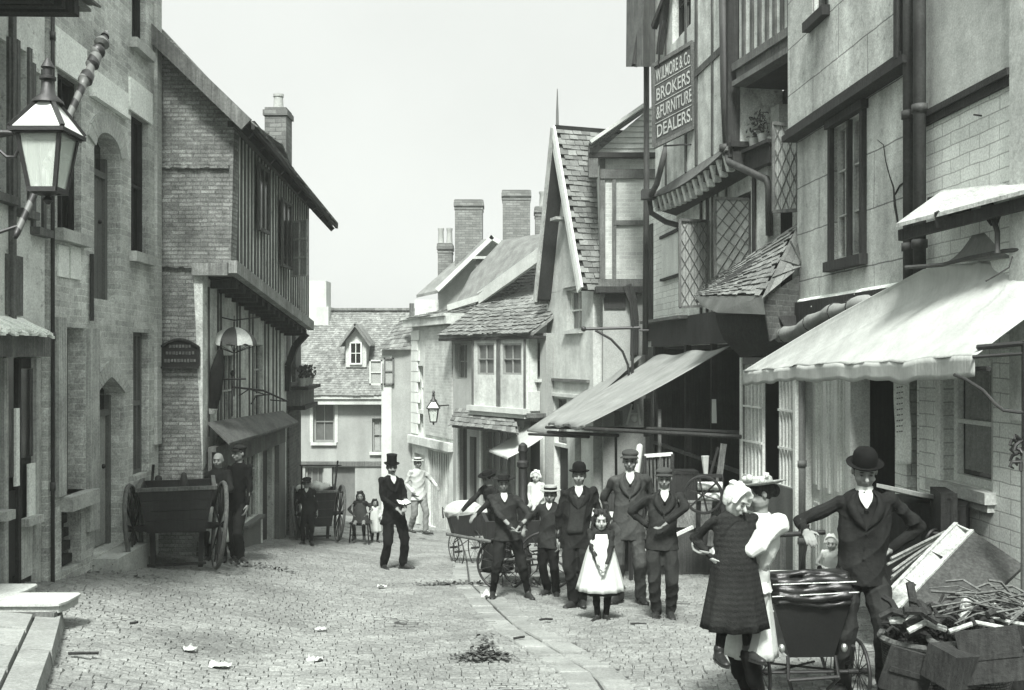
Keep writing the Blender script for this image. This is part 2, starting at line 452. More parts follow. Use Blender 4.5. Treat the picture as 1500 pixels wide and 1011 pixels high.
while y < 37:
    h = .080+R.uniform(-.009, .009)+max(0, y-16)*.006
    x = -5.6+R.uniform(0, .2)
    while x < 5.4:
        w = R.uniform(.085, .145)*(1 if y < 18 else 1.5)
        vis = -.56*y-.5 < x < .56*y+.5 and x > -.47*min(y,6)-3.6
        gx = gutx(y)
        if vis and not (gx-.25+w*.2 < x+w/2 < gx+.25-w*.2 and y < 27):
            z = und(x, y)+R.uniform(-.006, .006); t1, t2 = R.uniform(-.006, .006), R.uniform(-.005, .005)
            a = [(x+.001, y+.012), (x+w-.001, y+.012), (x+w-.001, y+h-.006), (x+.001, y+h-.006)]
            sk = (x+w/2)*.02*math.sin(y*.3)
            i1 = .011
            bt = [(p, q+sk, gz(p, q)-.035) for p, q in a]
            ax = [(x+.001+i1*.45, y+.012+i1*1.3+R.uniform(0, .007)), (x+w-.001-i1*.45, y+.012+i1*1.3+R.uniform(0, .007)), (x+w-.001-i1*.45, y+h-.006-i1*.8), (x+.001+i1*.45, y+h-.006-i1*.8)]
            tp = [(p, q+sk, gz(p, q)+z+(t1 if k in (1, 2) else -t1)+(t2 if k > 1 else -t2)) for k, (p, q) in enumerate(ax)]
            mid = [(p, q+sk, gz(p, q)+z-(.019 if k < 2 else .010)) for k, (p, q) in enumerate(a)]
            b.add(bt+mid+tp, [(0, 1, 5, 4), (1, 2, 6, 5), (2, 3, 7, 6), (3, 0, 4, 7), (4, 5, 9, 8), (5, 6, 10, 9), (6, 7, 11, 10), (7, 4, 8, 11), (8, 9, 10, 11)])
        x += w
    y += h
struct('road', b, 'sett')
b = MB()
for k, (o0, o1, dz) in enumerate(((-.255, -.012, .004), (.012, .255, -.004))):
    y = 4.0+.2*k
    while y < 27:
        l = R.uniform(.35, .8)
        q = [(gutx(y+.008)+o0, y+.008), (gutx(y+.008)+o1, y+.008), (gutx(y+l-.008)+o1, y+l-.008), (gutx(y+l-.008)+o0, y+l-.008)]
        cx_ = sum(p[0] for p in q)/4; cy_ = sum(p[1] for p in q)/4
        z = und(cx_, cy_)+dz+R.uniform(-.005, .005)
        sh = lambda p, f, g_: (cx_+(p[0]-cx_)*f, cy_+(p[1]-cy_)*g_)
        n0 = len(b.v)
        b.add([(p[0], p[1], gz(*p)-.05) for p in q]+[(p[0], p[1], gz(*p)+z-.014) for p in q]+[(*sh(p, .90, .965), gz(*p)+z) for p in q],
              [(0, 1, 5, 4), (1, 2, 6, 5), (2, 3, 7, 6), (3, 0, 4, 7), (4, 5, 9, 8), (5, 6, 10, 9), (6, 7, 11, 10), (7, 4, 8, 11), (8, 9, 10, 11)])
        y += l
struct('gutter', b, 'gutter_stone')

# raised pavement with kerb at the left foot of the picture
K0, K1 = ground(60, 1040), ground(98, 912)
kd = (K1-K0).normalized()
b = MB(); y = -1.6; tot = (K1-K0).length
cuts = [-3.0, -.9, .42*tot, tot*.83, tot]
for a, c in zip(cuts, cuts[1:]):
    p0 = K0+kd*(a+.006); p1 = K0+kd*(c-.006); w = V((-.24, 0, 0)); up = V((0, 0, .13))
    rr = [R.uniform(-.012, .012) for _ in range(4)]
    b.hexa([p0+w-up, p0-up, p1-up, p1+w-up, p0+w+up*.9, p0+up*.82+V((rr[0]-.03, 0, 0)), p1+up*.8+V((rr[1]-.03, 0, 0)), p1+w+up*.9])
struct('kerb', b, 'gutter_stone')
b = MB()
yl = K1.y-.35
xs = [-6.2, -4.9, -4.1, -3.3]
for i in range(7):
    y1 = yl-.02-i*.62; y0 = y1-.605
    for j in range(4):
        def kx(y): return K0.x+(K1.x-K0.x)*(y-K0.y)/(K1.y-K0.y)-.255
        x0 = (-6.4, -5.25, -4.6, -3.95)[j]+(.0 if i % 2 else .22); x1 = [(-5.25, -4.6, -3.95, 0)[j]+(.0 if i % 2 else .22)][0]
        ea, eb = (kx(y0), kx(y1)) if j == 3 else (min(x1, kx(y0)), min(x1, kx(y1)))
        if x0 > ea-.05: continue
        zz = .105+R.uniform(-.006, .006)
        g = .006
        b.hexa([(x0+g, y0+g, gz(x0, y0)-.1), (ea-g, y0+g, gz(ea, y0)-.1), (eb-g, y1-g, gz(eb, y1)-.1), (x0+g, y1-g, gz(x0, y1)-.1),
                (x0+g, y0+g, gz(x0, y0)+zz-.02), (ea-g, y0+g, gz(ea, y0)+zz), (eb-g, y1-g, gz(eb, y1)+zz), (x0+g, y1-g, gz(x0, y1)+zz-.02)])
struct('pavement', b, 'paving')
# steps of pale stone
def step(px1, pyt, pyb, Y, d, name_l, x0=-6.0):
    px1 -= 17
    a = P(px1, pyt, Y); zb = P(px1, pyb, Y).z
    b = MB(); n = 8
    pts = [(x0, Y+d)] + [(x0, Y)] + [(a.x-.05-(1-math.sin(k/n*math.pi/2))*.0, Y) for k in (0,)]
    prof = [(x0, Y), (a.x-.12, Y), (a.x-.03, Y+.02), (a.x, Y+.1), (a.x-.0, Y+d-.05), (a.x-.04, Y+d), (x0, Y+d)]
    b.slab([(p, q, zb) for p, q in prof], (0, 0, a.z-zb-.02))
    b.slab([(p+(.02 if 0 < i < 6 else 0), q-(.03 if i < 4 else 0), a.z-.0198) for i, (p, q) in enumerate(prof)], (0, 0, .0198))
    return b.solo('doorstep', 'step_stone', name_l, 'step', 'stone steps at the left shop')
step(45, 868, 896, 9.15, .36, 'upper worn white stone step at the dark left shopfront')
step(106, 884, 899, 8.55, .4, 'lower broad white stone step above the cellar boards by the kerb')
c0 = P(0, 897, 8.5)
b = MB()
for i in range(3):
    b.box(-6.2, -3.80-.03*i, 8.5-.008*i, 8.56, c0.z-.115-.115*i, c0.z-.008-.115*i)
b.solo('cellar_boards', 'timber_grey', 'grey weathered boards closing the front of the lower white stone step', 'boards')

# ------------------------------------------------------------ left: plastered shop
A = Fac(-330, 6.7, 69, 10.87, gz(-4.9, 9)-.2)
r = A.house('plastered_shop_house', 'peeling whitewashed house over a dark shopfront, nearest on the left', 'house')
holes = [A.rect(-40, 9, 55, 285, ref=0), A.rect(26, 39, 72, 308), A.rect(49, 60, 105, 335)]
u69 = A.W
zf = A.z(40, 520)      # top of shopfront
b = wall(MB(), 0, u69-.06, zf, 11-A.zb, holes); b.build('upper_wall', 'lime_peel', r)
MB().box(0, u69-.07, .3, 5.5, 0, 11-A.zb-.1).build('house_body', 'render_light', r)
for i, h in enumerate(holes):
    window(r, h, nx=1 if i else 2, nz=4, y=.08, fm='paint_grey', fw=.06)
    MB().box(h[0]-.07, h[0]-.002, -.03, .05, h[2]-.05, h[3]+.05).box(h[1]+.002, h[1]+.07, -.03, .05, h[2]-.05, h[3]+.05).build('window_jamb', 'timber_grey', r)
    sill(r, h, 'timber_grey', .08)
MB().box(A.u(12), A.u(17), -.05, -.002, zf, 9).build('corner_post', 'timber_grey', r)
# ragged lead sheet over the fascia
b = MB(); ul, ur = A.u(-60), A.u(76, .3)
n = 34
for i in range(n):
    a0 = ul+(ur-ul)*i/n; a1 = ul+(ur-ul)*(i+1)/n-.002; z0 = A.z(40, 478)
    dz = .05*math.sin(i*1.1)+R.uniform(-.03, .03)
    b.hexa([(a0, -.33+R.uniform(0, .05), z0-.10+dz*.4), (a1, -.33, z0-.10+dz*.4), (a1, 0-.003, z0+.05), (a0, -.003, z0+.05),
            (a0, -.33, z0-.075+dz*.4), (a1, -.33, z0-.075+dz*.4), (a1, -.003, z0+.085), (a0, -.003, z0+.085)])
b.build('lead_flashing', 'lintel_stone', r)
z1 = A.z(40, 480); 
MB().box(0, A.u(72, .2), -.22, -.002, zf-.02, z1-.03).build('fascia_board', 'timber_grey', r)
# shopfront
zt = zf-.03; zg = .1
MB().box(0, u69-.1, .12, .2, zg-.3, zt).build('shop_screen', 'paint_dark', r)
for px0, px1, m, pr in ((-60, -48, 'timber_dark', .1), (14, 20, 'timber_light', .06), (36, 40, 'timber_dark', .05), (62, 69, 'timber_light', .05), (-20, -12, 'timber_grey', .06)):
    MB().box(A.u(px0), A.u(px1), .11-pr, .118, zg-.25, zt).build('mullion_post', m, r)
for px0, px1, y0, y1, m in ((3, 13, 760, 846, 'timber_light'), (22, 35, 520, 700, 'glass'), (42, 60, 540, 670, 'glass'), (42, 60, 768, 846, 'timber_light'), (22, 35, 720, 846, 'paint_dark')):
    q = A.rect(px0, px1, y0, y1); MB().box(q[0], q[1], .085, .117, q[2], q[3]).build('shop_panel', m, r)
q = A.rect(1, 14, 748, 762); MB().box(q[0], q[1], -.06, .08, q[2], q[3]).build('shop_sill', 'sill_stone', r)
q = A.rect(40, 62, 757, 768); MB().box(q[0], q[1], -.02, .08, q[2], q[3]).build('shop_sill', 'timber_light', r)
def on(f, px0, px1, y0, y1, off=.03, th=.012):
    q = f.rect(px0, px1, y0, y1, off); m = Matrix.Translation((f.a.x, f.a.y, f.zb)) @ Matrix.Rotation(f.ang, 4, 'Z')
    b = MB().box(q[0], q[1], -off, -off+th, q[2], q[3]); b.v = [m @ p for p in b.v]; return b
on(A, 24, 29, 598, 712, -.06, .03).solo('notice_strip', 'paper', 'tall thin white strip of paper on the dark left shopfront', 'notice')
on(A, 42, 60, 678, 757, -.07, .02).solo('notice_board', 'paper', 'white ruled notice hung low on the dark left shopfront', 'notice')
on(A, 10, 34, 374, 462, .02, .018).solo('poster', 'timber_grey', 'torn grey poster pasted on the peeling whitewashed wall', 'poster')
# broken eaves with rafter ends
b = MB(); ze = A.z(100, 24, .75)
Lw = 11-A.zb
e0 = A.u(20, .6)-.3
for i in range(16):
    u = e0-1.4+i*.16+R.uniform(-.02, .02)
    b.box(u, u+.09, -.8-R.uniform(0, .12), 0, ze-.03+R.uniform(-.02, .03), ze+.1)
b.each('rafter_end', 'timber_dark', r)
b = MB().tiles((e0-2.0, .0, ze+.5), (e0+1.25, .0, ze+.5), (e0+1.35, -.98, ze+.13), (e0-2.0, -.95, ze+.13), 6, 16, .02)
b.box(e0-2, e0+1.25, -.9, -.01, ze+.1, ze+.125)
b.build('eaves_tiles', 'tile_roof', r)

# ------------------------------------------------------------ left: brick house
Bf = Fac(70.5, 10.89, 232, 14.56, gz(-4.95, 12.5)-.45)
r = Bf.house('brick_house', 'tall grey brick house with white lintels and a pointed arched door', 'house')
T = 11-Bf.zb
hW1 = Bf.rect(84, 119, 112, 340); hW3 = Bf.rect(192, 217, 172, 372); hW4 = Bf.rect(193, 214, -90, 66); hW0 = Bf.rect(84, 119, -260, -70)
hD2 = Bf.rect(138, 176, 196, 440); hG = Bf.rect(92, 125, 480, 722); hG2 = Bf.rect(195, 218, 487, 695)
hD = Bf.rect(137, 181, 552, 806); hC = Bf.rect(90, 119, 744, 832)
hP = Bf.rect(86, 118, 358, 406)
W = Bf.W
b = wall(MB(), 0, W, -.1, T, [hW1, hW3, hW4, hW0, hD2, hG, hG2, hD, hC])
def archfill(b, h, rise, pointed=False, y=0, th=.28, n=10):
    """brickwork between an opening's square head and its arch"""
    u0, u1, z0, z1 = h; c = (u0+u1)/2; w = (u1-u0)/2
    pts = []
    for i in range(n+1):
        t = -1+2*i/n
        z = z1-rise+rise*((1-abs(t)**1.25) if pointed else math.sqrt(max(0, 1-t*t)))
        pts.append((c+w*t, z))
    for i in range(n):
        b.hexa([(pts[i][0], y, pts[i][1]), (pts[i+1][0], y, pts[i+1][1]), (pts[i+1][0], y+th, pts[i+1][1]), (pts[i][0], y+th, pts[i][1]),
                (pts[i][0], y, z1+.001), (pts[i+1][0], y, z1+.001), (pts[i+1][0], y+th, z1+.001), (pts[i][0], y+th, z1+.001)])
    return pts
def voussoir(b, h, rise, pointed, dy=.025, l=.24, n=15, under=.0):
    u0, u1, z0, z1 = h; c = (u0+u1)/2; w = (u1-u0)/2
    def q(t): return V((c+w*t, 0, z1-rise+rise*((1-abs(t)**1.25) if pointed else math.sqrt(max(0, 1-t*t)))))
    for i in range(n):
        t0 = -1+2*(i+.06)/n; t1 = -1+2*(i+.94)/n; a, d = q(t0), q(t1)
        o = V((c, 0, z1-rise-.25*w)); da = (a-o).normalized()*l; dd = (d-o).normalized()*l
        b.slab([(a.x, -dy, a.z), (d.x, -dy, d.z), ((d+dd).x, -dy, (d+dd).z), ((a+da).x, -dy, (a+da).z)], (0, dy-.001, 0))
archfill(b, hD2, .26); archfill(b, hD, .22, True)
b.build('wall', 'brick_grey', r)
MB().box(0.01, W-.01, .3, 6, 0, T-.05).build('house_body', 'brick_grey', r)
b = MB(); voussoir(b, hD2, .26, False); b.build('brick_arch', 'sill_stone', r); b = MB(); voussoir(b, hD, .22, True, .03, .2); b.build('brick_arch', 'sill_stone', r)
for h, a, c in ((hW1, 53, 100), (hW3, 133, 166)):
    z = h[3]; b = MB().box(h[0]-.1, h[1]+.1, -.03, .1, z+.002, z+.43); b.build('lintel', 'lintel_stone', r)
q = Bf.rect(131, 184, 118, 152); MB().box(q[0], q[1], -.035, .05, q[2], q[3]).box(q[0], q[1], -.07, .05, q[2]-.05, q[2]-.002).build('stone_tablet', 'lintel_stone', r)
for h in (hW1, hW3, hW4, hW0):
    window(r, h, y=.08, nx=2, nz=2, sash=True, fm='timber_dark', fw=.035); sill(r, h)
sill(r, hG, h=.16, d=.14)
window(r, hG, y=.2, nx=2, nz=3, fm='timber_grey', gm='glass')
q = hG; MB().box(q[0]-.22, q[0]-.01, -.05, .05, q[2]+.02, q[3]+.1).build('shutter', 'timber_light', r)
q = hG; MB().box(q[1]+.01, q[1]+.3, -.055, .05, q[2]-.5, q[3]+.0).build('shutter', 'timber_light', r)
window(r, hG2, y=.1, nx=4, nz=2, fm='paint_grey', bw=.04, gm='glass', sash=True)
for h, m in ((hD2, 'paint_grey'), (hD, 'paint_door')):
    b = MB(); y = .17
    n = 5
    for i in range(n):
        a = h[0]+.08+(h[1]-h[0]-.16)*i/n; b.box(a, a+(h[1]-h[0]-.16)/n-.008, y+.03, y+.07, h[2]+.02, h[3]-.5)
    d = b.build('door', m, r)
    MB().box(h[0], h[0]+.078, y-.01, y+.09, h[2], h[3]-.24).box(h[1]-.078, h[1], y-.01, y+.09, h[2], h[3]-.24).box(h[0]+.08, h[1]-.08, y-.01, y+.09, h[3]-.5, h[3]-.42).build('door_frame', 'paint_grey', r)
    MB().box(h[0]+.08, h[1]-.08, y+.05, y+.06, h[3]-.42, h[3]-.0).build('fanlight', 'glass', r)
    MB().ell((h[1]-.18, y+.02, h[2]+1.0), .03, .03, .03).build('door_handle', 'iron', d)
q = hD; MB().box(q[0]-.02, q[1]+.06, -.3, .28, -.3, q[2]-.01).build('threshold', 'sill_stone', r)
MB().box(hC[0], hC[1], .2, .28, hC[2], hC[3]).build('cellar_hatch', 'paint_dark', r)
b = MB()
for i in range(4): b.box(hC[0]+.01, hC[1]-.01, .1+i*.02, .19, hC[2]+.02+i*.15, hC[2]+.12+i*.15)
b.build('cellar_slats', 'timber_dark', r)
b = MB(); b.tube([(.02, -.04, .35), (.02, -.04, T)], .022, 10)
for z in (1.6, 3.2, 4.8, 6.4): b.tube([(.02, -.04, z), (.02, -.04, z+.09)], .03, 10)
b.build('downpipe', 'pipe', r, smooth=True)
MB().tube([(Bf.u(131), -.03, Bf.z(131, 470)), (Bf.u(131), -.03, Bf.z(131, 372))], .025, 8).build('waste_pipe', 'pipe', r)
q = Bf.rect(226, 234, -100, 200); MB().box(W-.2, W-.003, -.05, -.003, 1.8, T-.02).build('corner_pier', 'brick_pale', r)
on(Bf, 86, 101, 360, 406, .02, .018).solo('bill', 'paper', 'left one of two white bills pasted under the brick house window sill', 'notice')
on(Bf, 104, 119, 362, 409, .02, .018).solo('bill', 'paper', 'right one of two white bills pasted under the brick house window sill', 'notice')

# ------------------------------------------------------------ left: jettied gable house
zg = gz(-4.6, 16)-.6
r = thing('jettied_house', 'half timbered house with rough brick gable jutting over the left pavement', 'house', (-4.4, 14.6, zg))
Y0 = 14.62
def W_(b, name, mat, root=None, **k): return b.build(name, mat, root or r, world=True, **k)
g = lambda px, py, y=Y0: P(px, py, y)
pl = [g(231, 850), g(301, 850), g(297, 700), g(290, 560), g(283, 403), g(333, 403), g(338, 384), g(343, 182), g(338, 150), g(231, 36)]
W_(MB().slab(pl, (0, .3, 0)), 'brick_gable', 'brick_rough')
# rough string course and flat band
b = MB()
for i in range(14):
    x = g(238+7*i, 0).x; z = g(0, 247).z+R.uniform(-.012, .012)
    b.box(x, x+.067, Y0-.05, Y0-.001, z, z+.05)
for i in range(14):
    x = g(236+7*i, 0).x; z = g(0, 392).z+R.uniform(-.012, .012)
    b.box(x, x+.067, Y0-.06, Y0-.001, z, z+.06)
W_(b, 'string_course', 'brick_rough')
W_(MB().box(g(283, 0).x, g(333, 0).x+.02, Y0-.08, Y0-.001, g(0, 404).z, g(0, 386).z), 'gable_beam', 'beam_worn')
# street side, running away and sinking a little
def JX(Y): return -4.02-.012*(Y-Y0)
Y1 = 20.6
zb0, zb1 = g(0, 392).z, P(447, 478, Y1).z
zt0, zt1 = g(0, 178).z, P(447, 300, Y1).z
def sB(Y): return zb0+(zb1-zb0)*(Y-Y0)/(Y1-Y0)
def sT(Y): return zt0+(zt1-zt0)*(Y-Y0)/(Y1-Y0)
Yw = Y0+.31
W_(MB().hexa([(JX(Yw)-.2, Yw, sB(Yw)), (JX(Yw), Yw, sB(Yw)), (JX(Y1), Y1, sB(Y1)), (JX(Y1)-.2, Y1, sB(Y1)),
              (JX(Yw)-.2, Yw, sT(Yw)), (JX(Yw), Yw, sT(Yw)), (JX(Y1), Y1, sT(Y1)), (JX(Y1)-.2, Y1, sT(Y1))]), 'plaster_infill', 'lime_peel')
b = MB(); n = 27
for i in range(n):
    Y = Yw+.02+(Y1-Yw-.14)*i/(n-1); w = .085+R.uniform(-.02, .03); x = JX(Y)
    b.hexa([(x+.001, Y, sB(Y)+.1), (x+.012, Y, sB(Y)+.1), (x+.012, Y+w, sB(Y)+.1), (x+.001, Y+w, sB(Y)+.1),
            (x+.001, Y+.02, sT(Y)-.05), (x+.012, Y+.02, sT(Y)-.05), (x+.012, Y+w, sT(Y)-.05), (x+.001, Y+w, sT(Y)-.05)])
b.each('stud', 'stud_grey', r, True)
W_(MB().beam((JX(Y0)+.03, Y0+.0, sT(Y0)), (JX(Y1)+.03, Y1, sT(Y1)), .14, .16), 'wall_plate', 'stud_grey')
W_(MB().beam((JX(Y0)+.04, Y0-.02, sB(Y0)+.01), (JX(Y1)+.04, Y1+.05, sB(Y1)+.01), .12, .18), 'jetty_beam', 'beam_worn')
for (ya, yb, t0, t1) in ((16.0, 16.7, .42, .86), (17.7, 18.5, .30, .78)):
    x = JX(ya)+.06; za, zc = sB(ya)+(sT(ya)-sB(ya))*t0, sB(ya)+(sT(ya)-sB(ya))*t1
    b = MB().box(x, x+.04, ya, ya+.05, za, zc).box(x, x+.04, yb-.05, yb, za, zc).box(x, x+.04, ya, yb, za-.05, za).box(x, x+.04, ya, yb, zc, zc+.05).box(x, x+.03, (ya+yb)/2-.02, (ya+yb)/2+.02, za, zc)
    w_ = W_(b, 'window', 'timber_grey'); W_(MB().box(x-.008, x+.012, ya+.05, yb-.05, za, zc), 'pane', 'glass', w_)
# an open casement standing out from the timber wall
x = JX(18.6); za, zc = sB(18.6)+.62, sB(18.6)+1.6
b = MB(); q = [V((x+.08, 18.55, 0)), V((x+.42, 18.25, 0))]
for z in (za, za+.33, za+.66, zc): b.beam((q[0].x, q[0].y, z), (q[1].x, q[1].y, z), .03, .035)
for p in (q[0], q[0].lerp(q[1], .5), q[1]): b.beam((p.x, p.y, za), (p.x, p.y, zc), .03)
c_ = W_(b, 'casement', 'timber_light'); W_(MB().hexa([V((p.x, p.y+dy, z)) for z in (za, zc) for p, dy in ((q[0], 0), (q[1], 0), (q[1], .008), (q[0], .008))]), 'pane', 'curtain', c_)
# roof
eX = JX(Y0)+.32
e0 = V((eX, Y0-.35, P(352, 176, Y0-.35).z)); e1 = V((eX-.1, Y1+1.1, P(477, 326, Y1+1.1).z))
r0 = V((-7.6, Y0-.35, e0.z+3.75)); r1 = V((-7.6, Y1+1.1, e1.z+3.75))
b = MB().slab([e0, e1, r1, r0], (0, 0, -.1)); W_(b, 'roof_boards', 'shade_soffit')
b = MB().tiles(r0, r1, e1+V((.08, 0, -.05)), e0+V((.08, 0, -.05)), 26, 40, .02); W_(b, 'roof_tiles', 'tile_roof')
b = MB().slab([r0, r1, r1+V((-3, 0, -3.3)), r0+V((-3, 0, -3.3))], (0, 0, -.12)); W_(b, 'roof_back', 'tile_roof')
W_(MB().beam(e0+V((0, .01, -.06)), r0+V((0, .01, -.06)), .05, .2), 'bargeboard', 'timber_grey')
W_(MB().beam(e0+V((.09, 0, -.07)), e1+V((.09, 0, -.07)), .05, .12), 'gutter_board', 'timber_dark')
b = MB()
for i in range(11):
    Y = Y0-.1+i*.72; t = (Y-e0.y)/(e1.y-e0.y); p = e0.lerp(e1, t); b.beam(p+V((0, 0, -.15)), p+V((-.4, 0, .28)), .07, .1)
b.each('rafter', 'timber_dark', r, True)
W_(MB().box(-7.5, -4.9, Y0+.31, Y1, zg, 4.6), 'house_body', 'brick_rough')
# a tile shoulder and the chimney
W_(MB().tiles((-5.2, 18.3, 6.1), (-5.3, 20.6, 5.75), (-4.3, 20.6, 4.98), (-4.15, 18.3, 5.35), 8, 12, .02, sag=0), 'roof_shoulder', 'tile_roof')
c = P(407, 235, 19.2); bz = c.z-1.6
b = MB().box(c.x-.2, c.x+.2, 19.0, 19.5, bz, c.z+.95).box(c.x-.23, c.x+.23, 18.97, 19.53, c.z+.8, c.z+.9).box(c.x-.24, c.x+.24, 18.96, 19.54, bz, c.z-.1)
ch = W_(b, 'chimney', 'chimney_brick'); b = MB().lathe((c.x, 19.25, c.z+.95), [(.1, 0), (.085, .24), (.1, .25), (.1, .3)], 12); W_(b, 'chimney_pot', 'pot', ch)
# soffit and lower wall
def LX(Y): return -4.42-.02*(Y-Y0)
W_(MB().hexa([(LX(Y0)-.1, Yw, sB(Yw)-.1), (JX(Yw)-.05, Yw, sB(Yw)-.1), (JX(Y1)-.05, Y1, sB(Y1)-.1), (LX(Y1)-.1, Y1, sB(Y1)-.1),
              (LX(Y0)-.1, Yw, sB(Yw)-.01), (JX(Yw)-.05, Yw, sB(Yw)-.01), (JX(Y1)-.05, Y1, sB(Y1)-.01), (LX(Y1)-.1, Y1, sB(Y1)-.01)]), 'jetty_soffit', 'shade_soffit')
b = MB()
for i in range(14):
    Y = Yw+.1+i*.41; b.box(LX(Y)-.05, JX(Y)-.02, Y, Y+.13, sB(Y)-.22, sB(Y)-.101)
b.each('joist', 'timber_dark', r, True)
LF = Fac(0, 1, 0, 2, zg); LF.a = V((LX(Yw), Yw)); LF.b = V((LX(Y1), Y1)); LF.e = (LF.b-LF.a).normalized(); LF.W = (LF.b-LF.a).length
LF.ang = math.atan2(LF.e.y, LF.e.x); LF.n = V((LF.e.y, -LF.e.x))
m = Matrix.Translation((LF.a.x, LF.a.y, zg)) @ Matrix.Rotation(LF.ang, 4, 'Z')
def LB(b, name, mat, parent=None): b.v = [m @ p for p in b.v]; return W_(b, name, mat, parent)
h1 = LF.rect(325, 345, 520, 625); h2 = LF.rect(353, 378, 655, 762); h3 = LF.rect(385, 399, 655, 800); h4 = LF.rect(372, 385, 505, 615); h5 = LF.rect(303, 350, 655, 822)
LB(wall(MB(), -.3, LF.W+.0, 0, sB(17)-zg+.25, [h1, h2, h3, h4, h5], .2), 'lower_wall', 'plaster_warm')
b = MB()
for px in (304, 318, 322, 346, 350, 364, 369, 387, 392, 399, 404, 409):
    u = LF.u(px); b.box(u, u+.09, -.012, -.002, LF.z(px, 640), LF.z(px, 410)-.1)
b.v = [m @ p for p in b.v]; b.each('stud', 'stud_grey', r, True)
for h, nx, nz in ((h1, 3, 2), (h4, 2, 3), (h2, 4, 3)):
    u0, u1, z0, z1 = h; b = MB()
    for i in range(nx+1):
        c_ = u0+(u1-u0)*i/nx; b.box(c_-.02, c_+.02, .05, .09, z0, z1)
    for i in range(nz+1):
        c_ = z0+(z1-z0)*i/nz; b.box(u0, u1, .055, .085, c_-.015, c_+.015)
    w_ = LB(b, 'window', 'timber_light'); LB(MB().box(u0+.01, u1-.01, .1, .11, z0+.01, z1-.01), 'pane', 'glass', w_)
LB(MB().box(h3[0]+.01, h3[1]-.01, .1, .14, 0, h3[3]-.01), 'door', 'paint_dark')
LB(MB().box(h5[0]+.01, h5[1]-.01, .16, .19, 0, h5[3]-.01), 'door', 'paint_dark')
LB(MB().box(h2[0], h2[1], -.05, -.002, .1, h2[2]-.05).box(h2[0]-.03, h2[1]+.03, -.12, -.002, h2[2]-.05, h2[2]), 'stallriser', 'paint_grey')
u0, u1 = LF.u(300), LF.u(411); z0, z1 = LF.z(355, 668)-.0, LF.z(355, 640)
LB(MB().box(u0, u1, -.1, -.045, z0-.02, z1-.05).box(u0, u1, -.16, -.045, z1-.05, z1+.02), 'fascia_board', 'timber_grey')
LB(MB().slab([(u0, -.042, z1+.35), (u1, -.042, z1+.25), (u1, -.35, z1+.03), (u0, -.35, z1+.05)], (0, 0, .03)), 'pent_board', 'timber_grey')
LB(MB().box(LF.u(402), LF.u(411), -.09, -.002, .1, z0), 'pilaster', 'paint_grey')
# curved bracket at the far end
b = MB()
pts = [V((LX(Y1)+.02, Y1-.1, sB(Y1)-1.3)), V((LX(Y1)+.06, Y1-.1, sB(Y1)-.8)), V((LX(Y1)+.2, Y1-.1, sB(Y1)-.4)), V((JX(Y1)-.02, Y1-.1, sB(Y1)-.15))]
for a, c_ in zip(pts, pts[1:]): b.beam(a, c_, .14, .12)
W_(b, 'curved_bracket', 'timber_dark')

# ------------------------------------------------------------ left: dark house beyond with a flower ledge
C = Fac(421, 20.75, 441, 22.9, gz(-4.5, 22)-.3)
r = C.house('narrow_house', 'narrow dark fronted house beyond the jettied house', 'house')
hw = C.rect(426, 433, 455, 560)
wall(MB(), 0, C.W, 0, C.z(430, 415), [hw, C.rect(424, 433, 620, 800)]).build('wall', 'timber_grey', r)
window(r, hw, y=.08, nx=1, nz=2, fm='paint_white', gm='curtain')
MB().box(0.02, C.W-.01, .3, 2, 0, C.z(430, 415)-.1).build('house_body', 'brick_dark', r)
q = C.rect(413, 437, 575, 600, .25)
MB().box(.0, C.W+.05, -.28, -.002, q[2], q[3]).build('bay_box', 'timber_grey', r)
MB().box(-.04, C.W+.12, -.42, -.002, q[3]+.002, q[3]+.07).box(-.04, C.W+.1, -.36, -.002, q[2]-.08, q[2]-.002).build('ledge', 'timber_dark', r)
MB().box(.05, C.W-.5, -.03, -.001, 0, q[2]-.1).build('door_panel', 'brick_dark', r)
w = Matrix.Translation((C.a.x, C.a.y, C.zb)) @ Matrix.Rotation(C.ang, 4, 'Z')
for i, t in enumerate((.3, .9, 1.6)):
    o = w @ V((t, -.25, q[3]+.072)); t_ = thing('flower_pot', ('nearest', 'middle', 'farthest')[i]+' potted plant on the dark ledge beyond the jettied house', 'plant', o, 0, 'plants on the ledge')
    MB().lathe((0, 0, 0), [(.07, 0), (.1, .16), (.09, .16), (.085, .13)], 12).build('pot', 'pot', t_)
    b = MB()
    for k in range(70):
        a = R.uniform(0, 6.28); rr = R.uniform(0, .16); c = V((math.cos(a)*rr, math.sin(a)*rr, .17+R.uniform(0, .25))); d = V((R.uniform(-1, 1), R.uniform(-1, 1), R.uniform(-1, 1))).normalized()*.04
        e = d.orthogonal().normalized()*.03; b.add([c-d, c+e, c+d, c-e], [(0, 1, 2, 3)])
    b.build('foliage', 'leaf', t_)
# ------------------------------------------------------------ the house closing the street
YD = 36.0
D = Fac(395, YD, 640, YD, P(0, 782, YD).z)
r = D.house('end_house', 'pale two storey house closing the far end of the street', 'house')
z = lambda py: D.z(500, py)
hw = D.rect(459, 490, 588, 648); hw2 = D.rect(545, 567, 613, 662); hd = D.rect(486, 520, 684, 779); hs = D.rect(447, 474, 684, 760)
wall(MB(), 0, D.W, 0, z(580), [hw, hw2, hd, hs]).build('wall', 'render_far', r)
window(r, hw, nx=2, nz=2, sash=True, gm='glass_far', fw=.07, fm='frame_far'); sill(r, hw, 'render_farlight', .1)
MB().box(hw[0]-.12, hw[0]-.01, -.03, -.002, hw[2], hw[3]+.1).box(hw[1]+.01, hw[1]+.12, -.03, -.002, hw[2], hw[3]+.1).build('window_surround', 'render_farlight', r)
window(r, hw2, nx=2, nz=2, fw=.06, gm='curtain', fm='frame_far'); sill(r, hw2, 'render_farlight', .1)
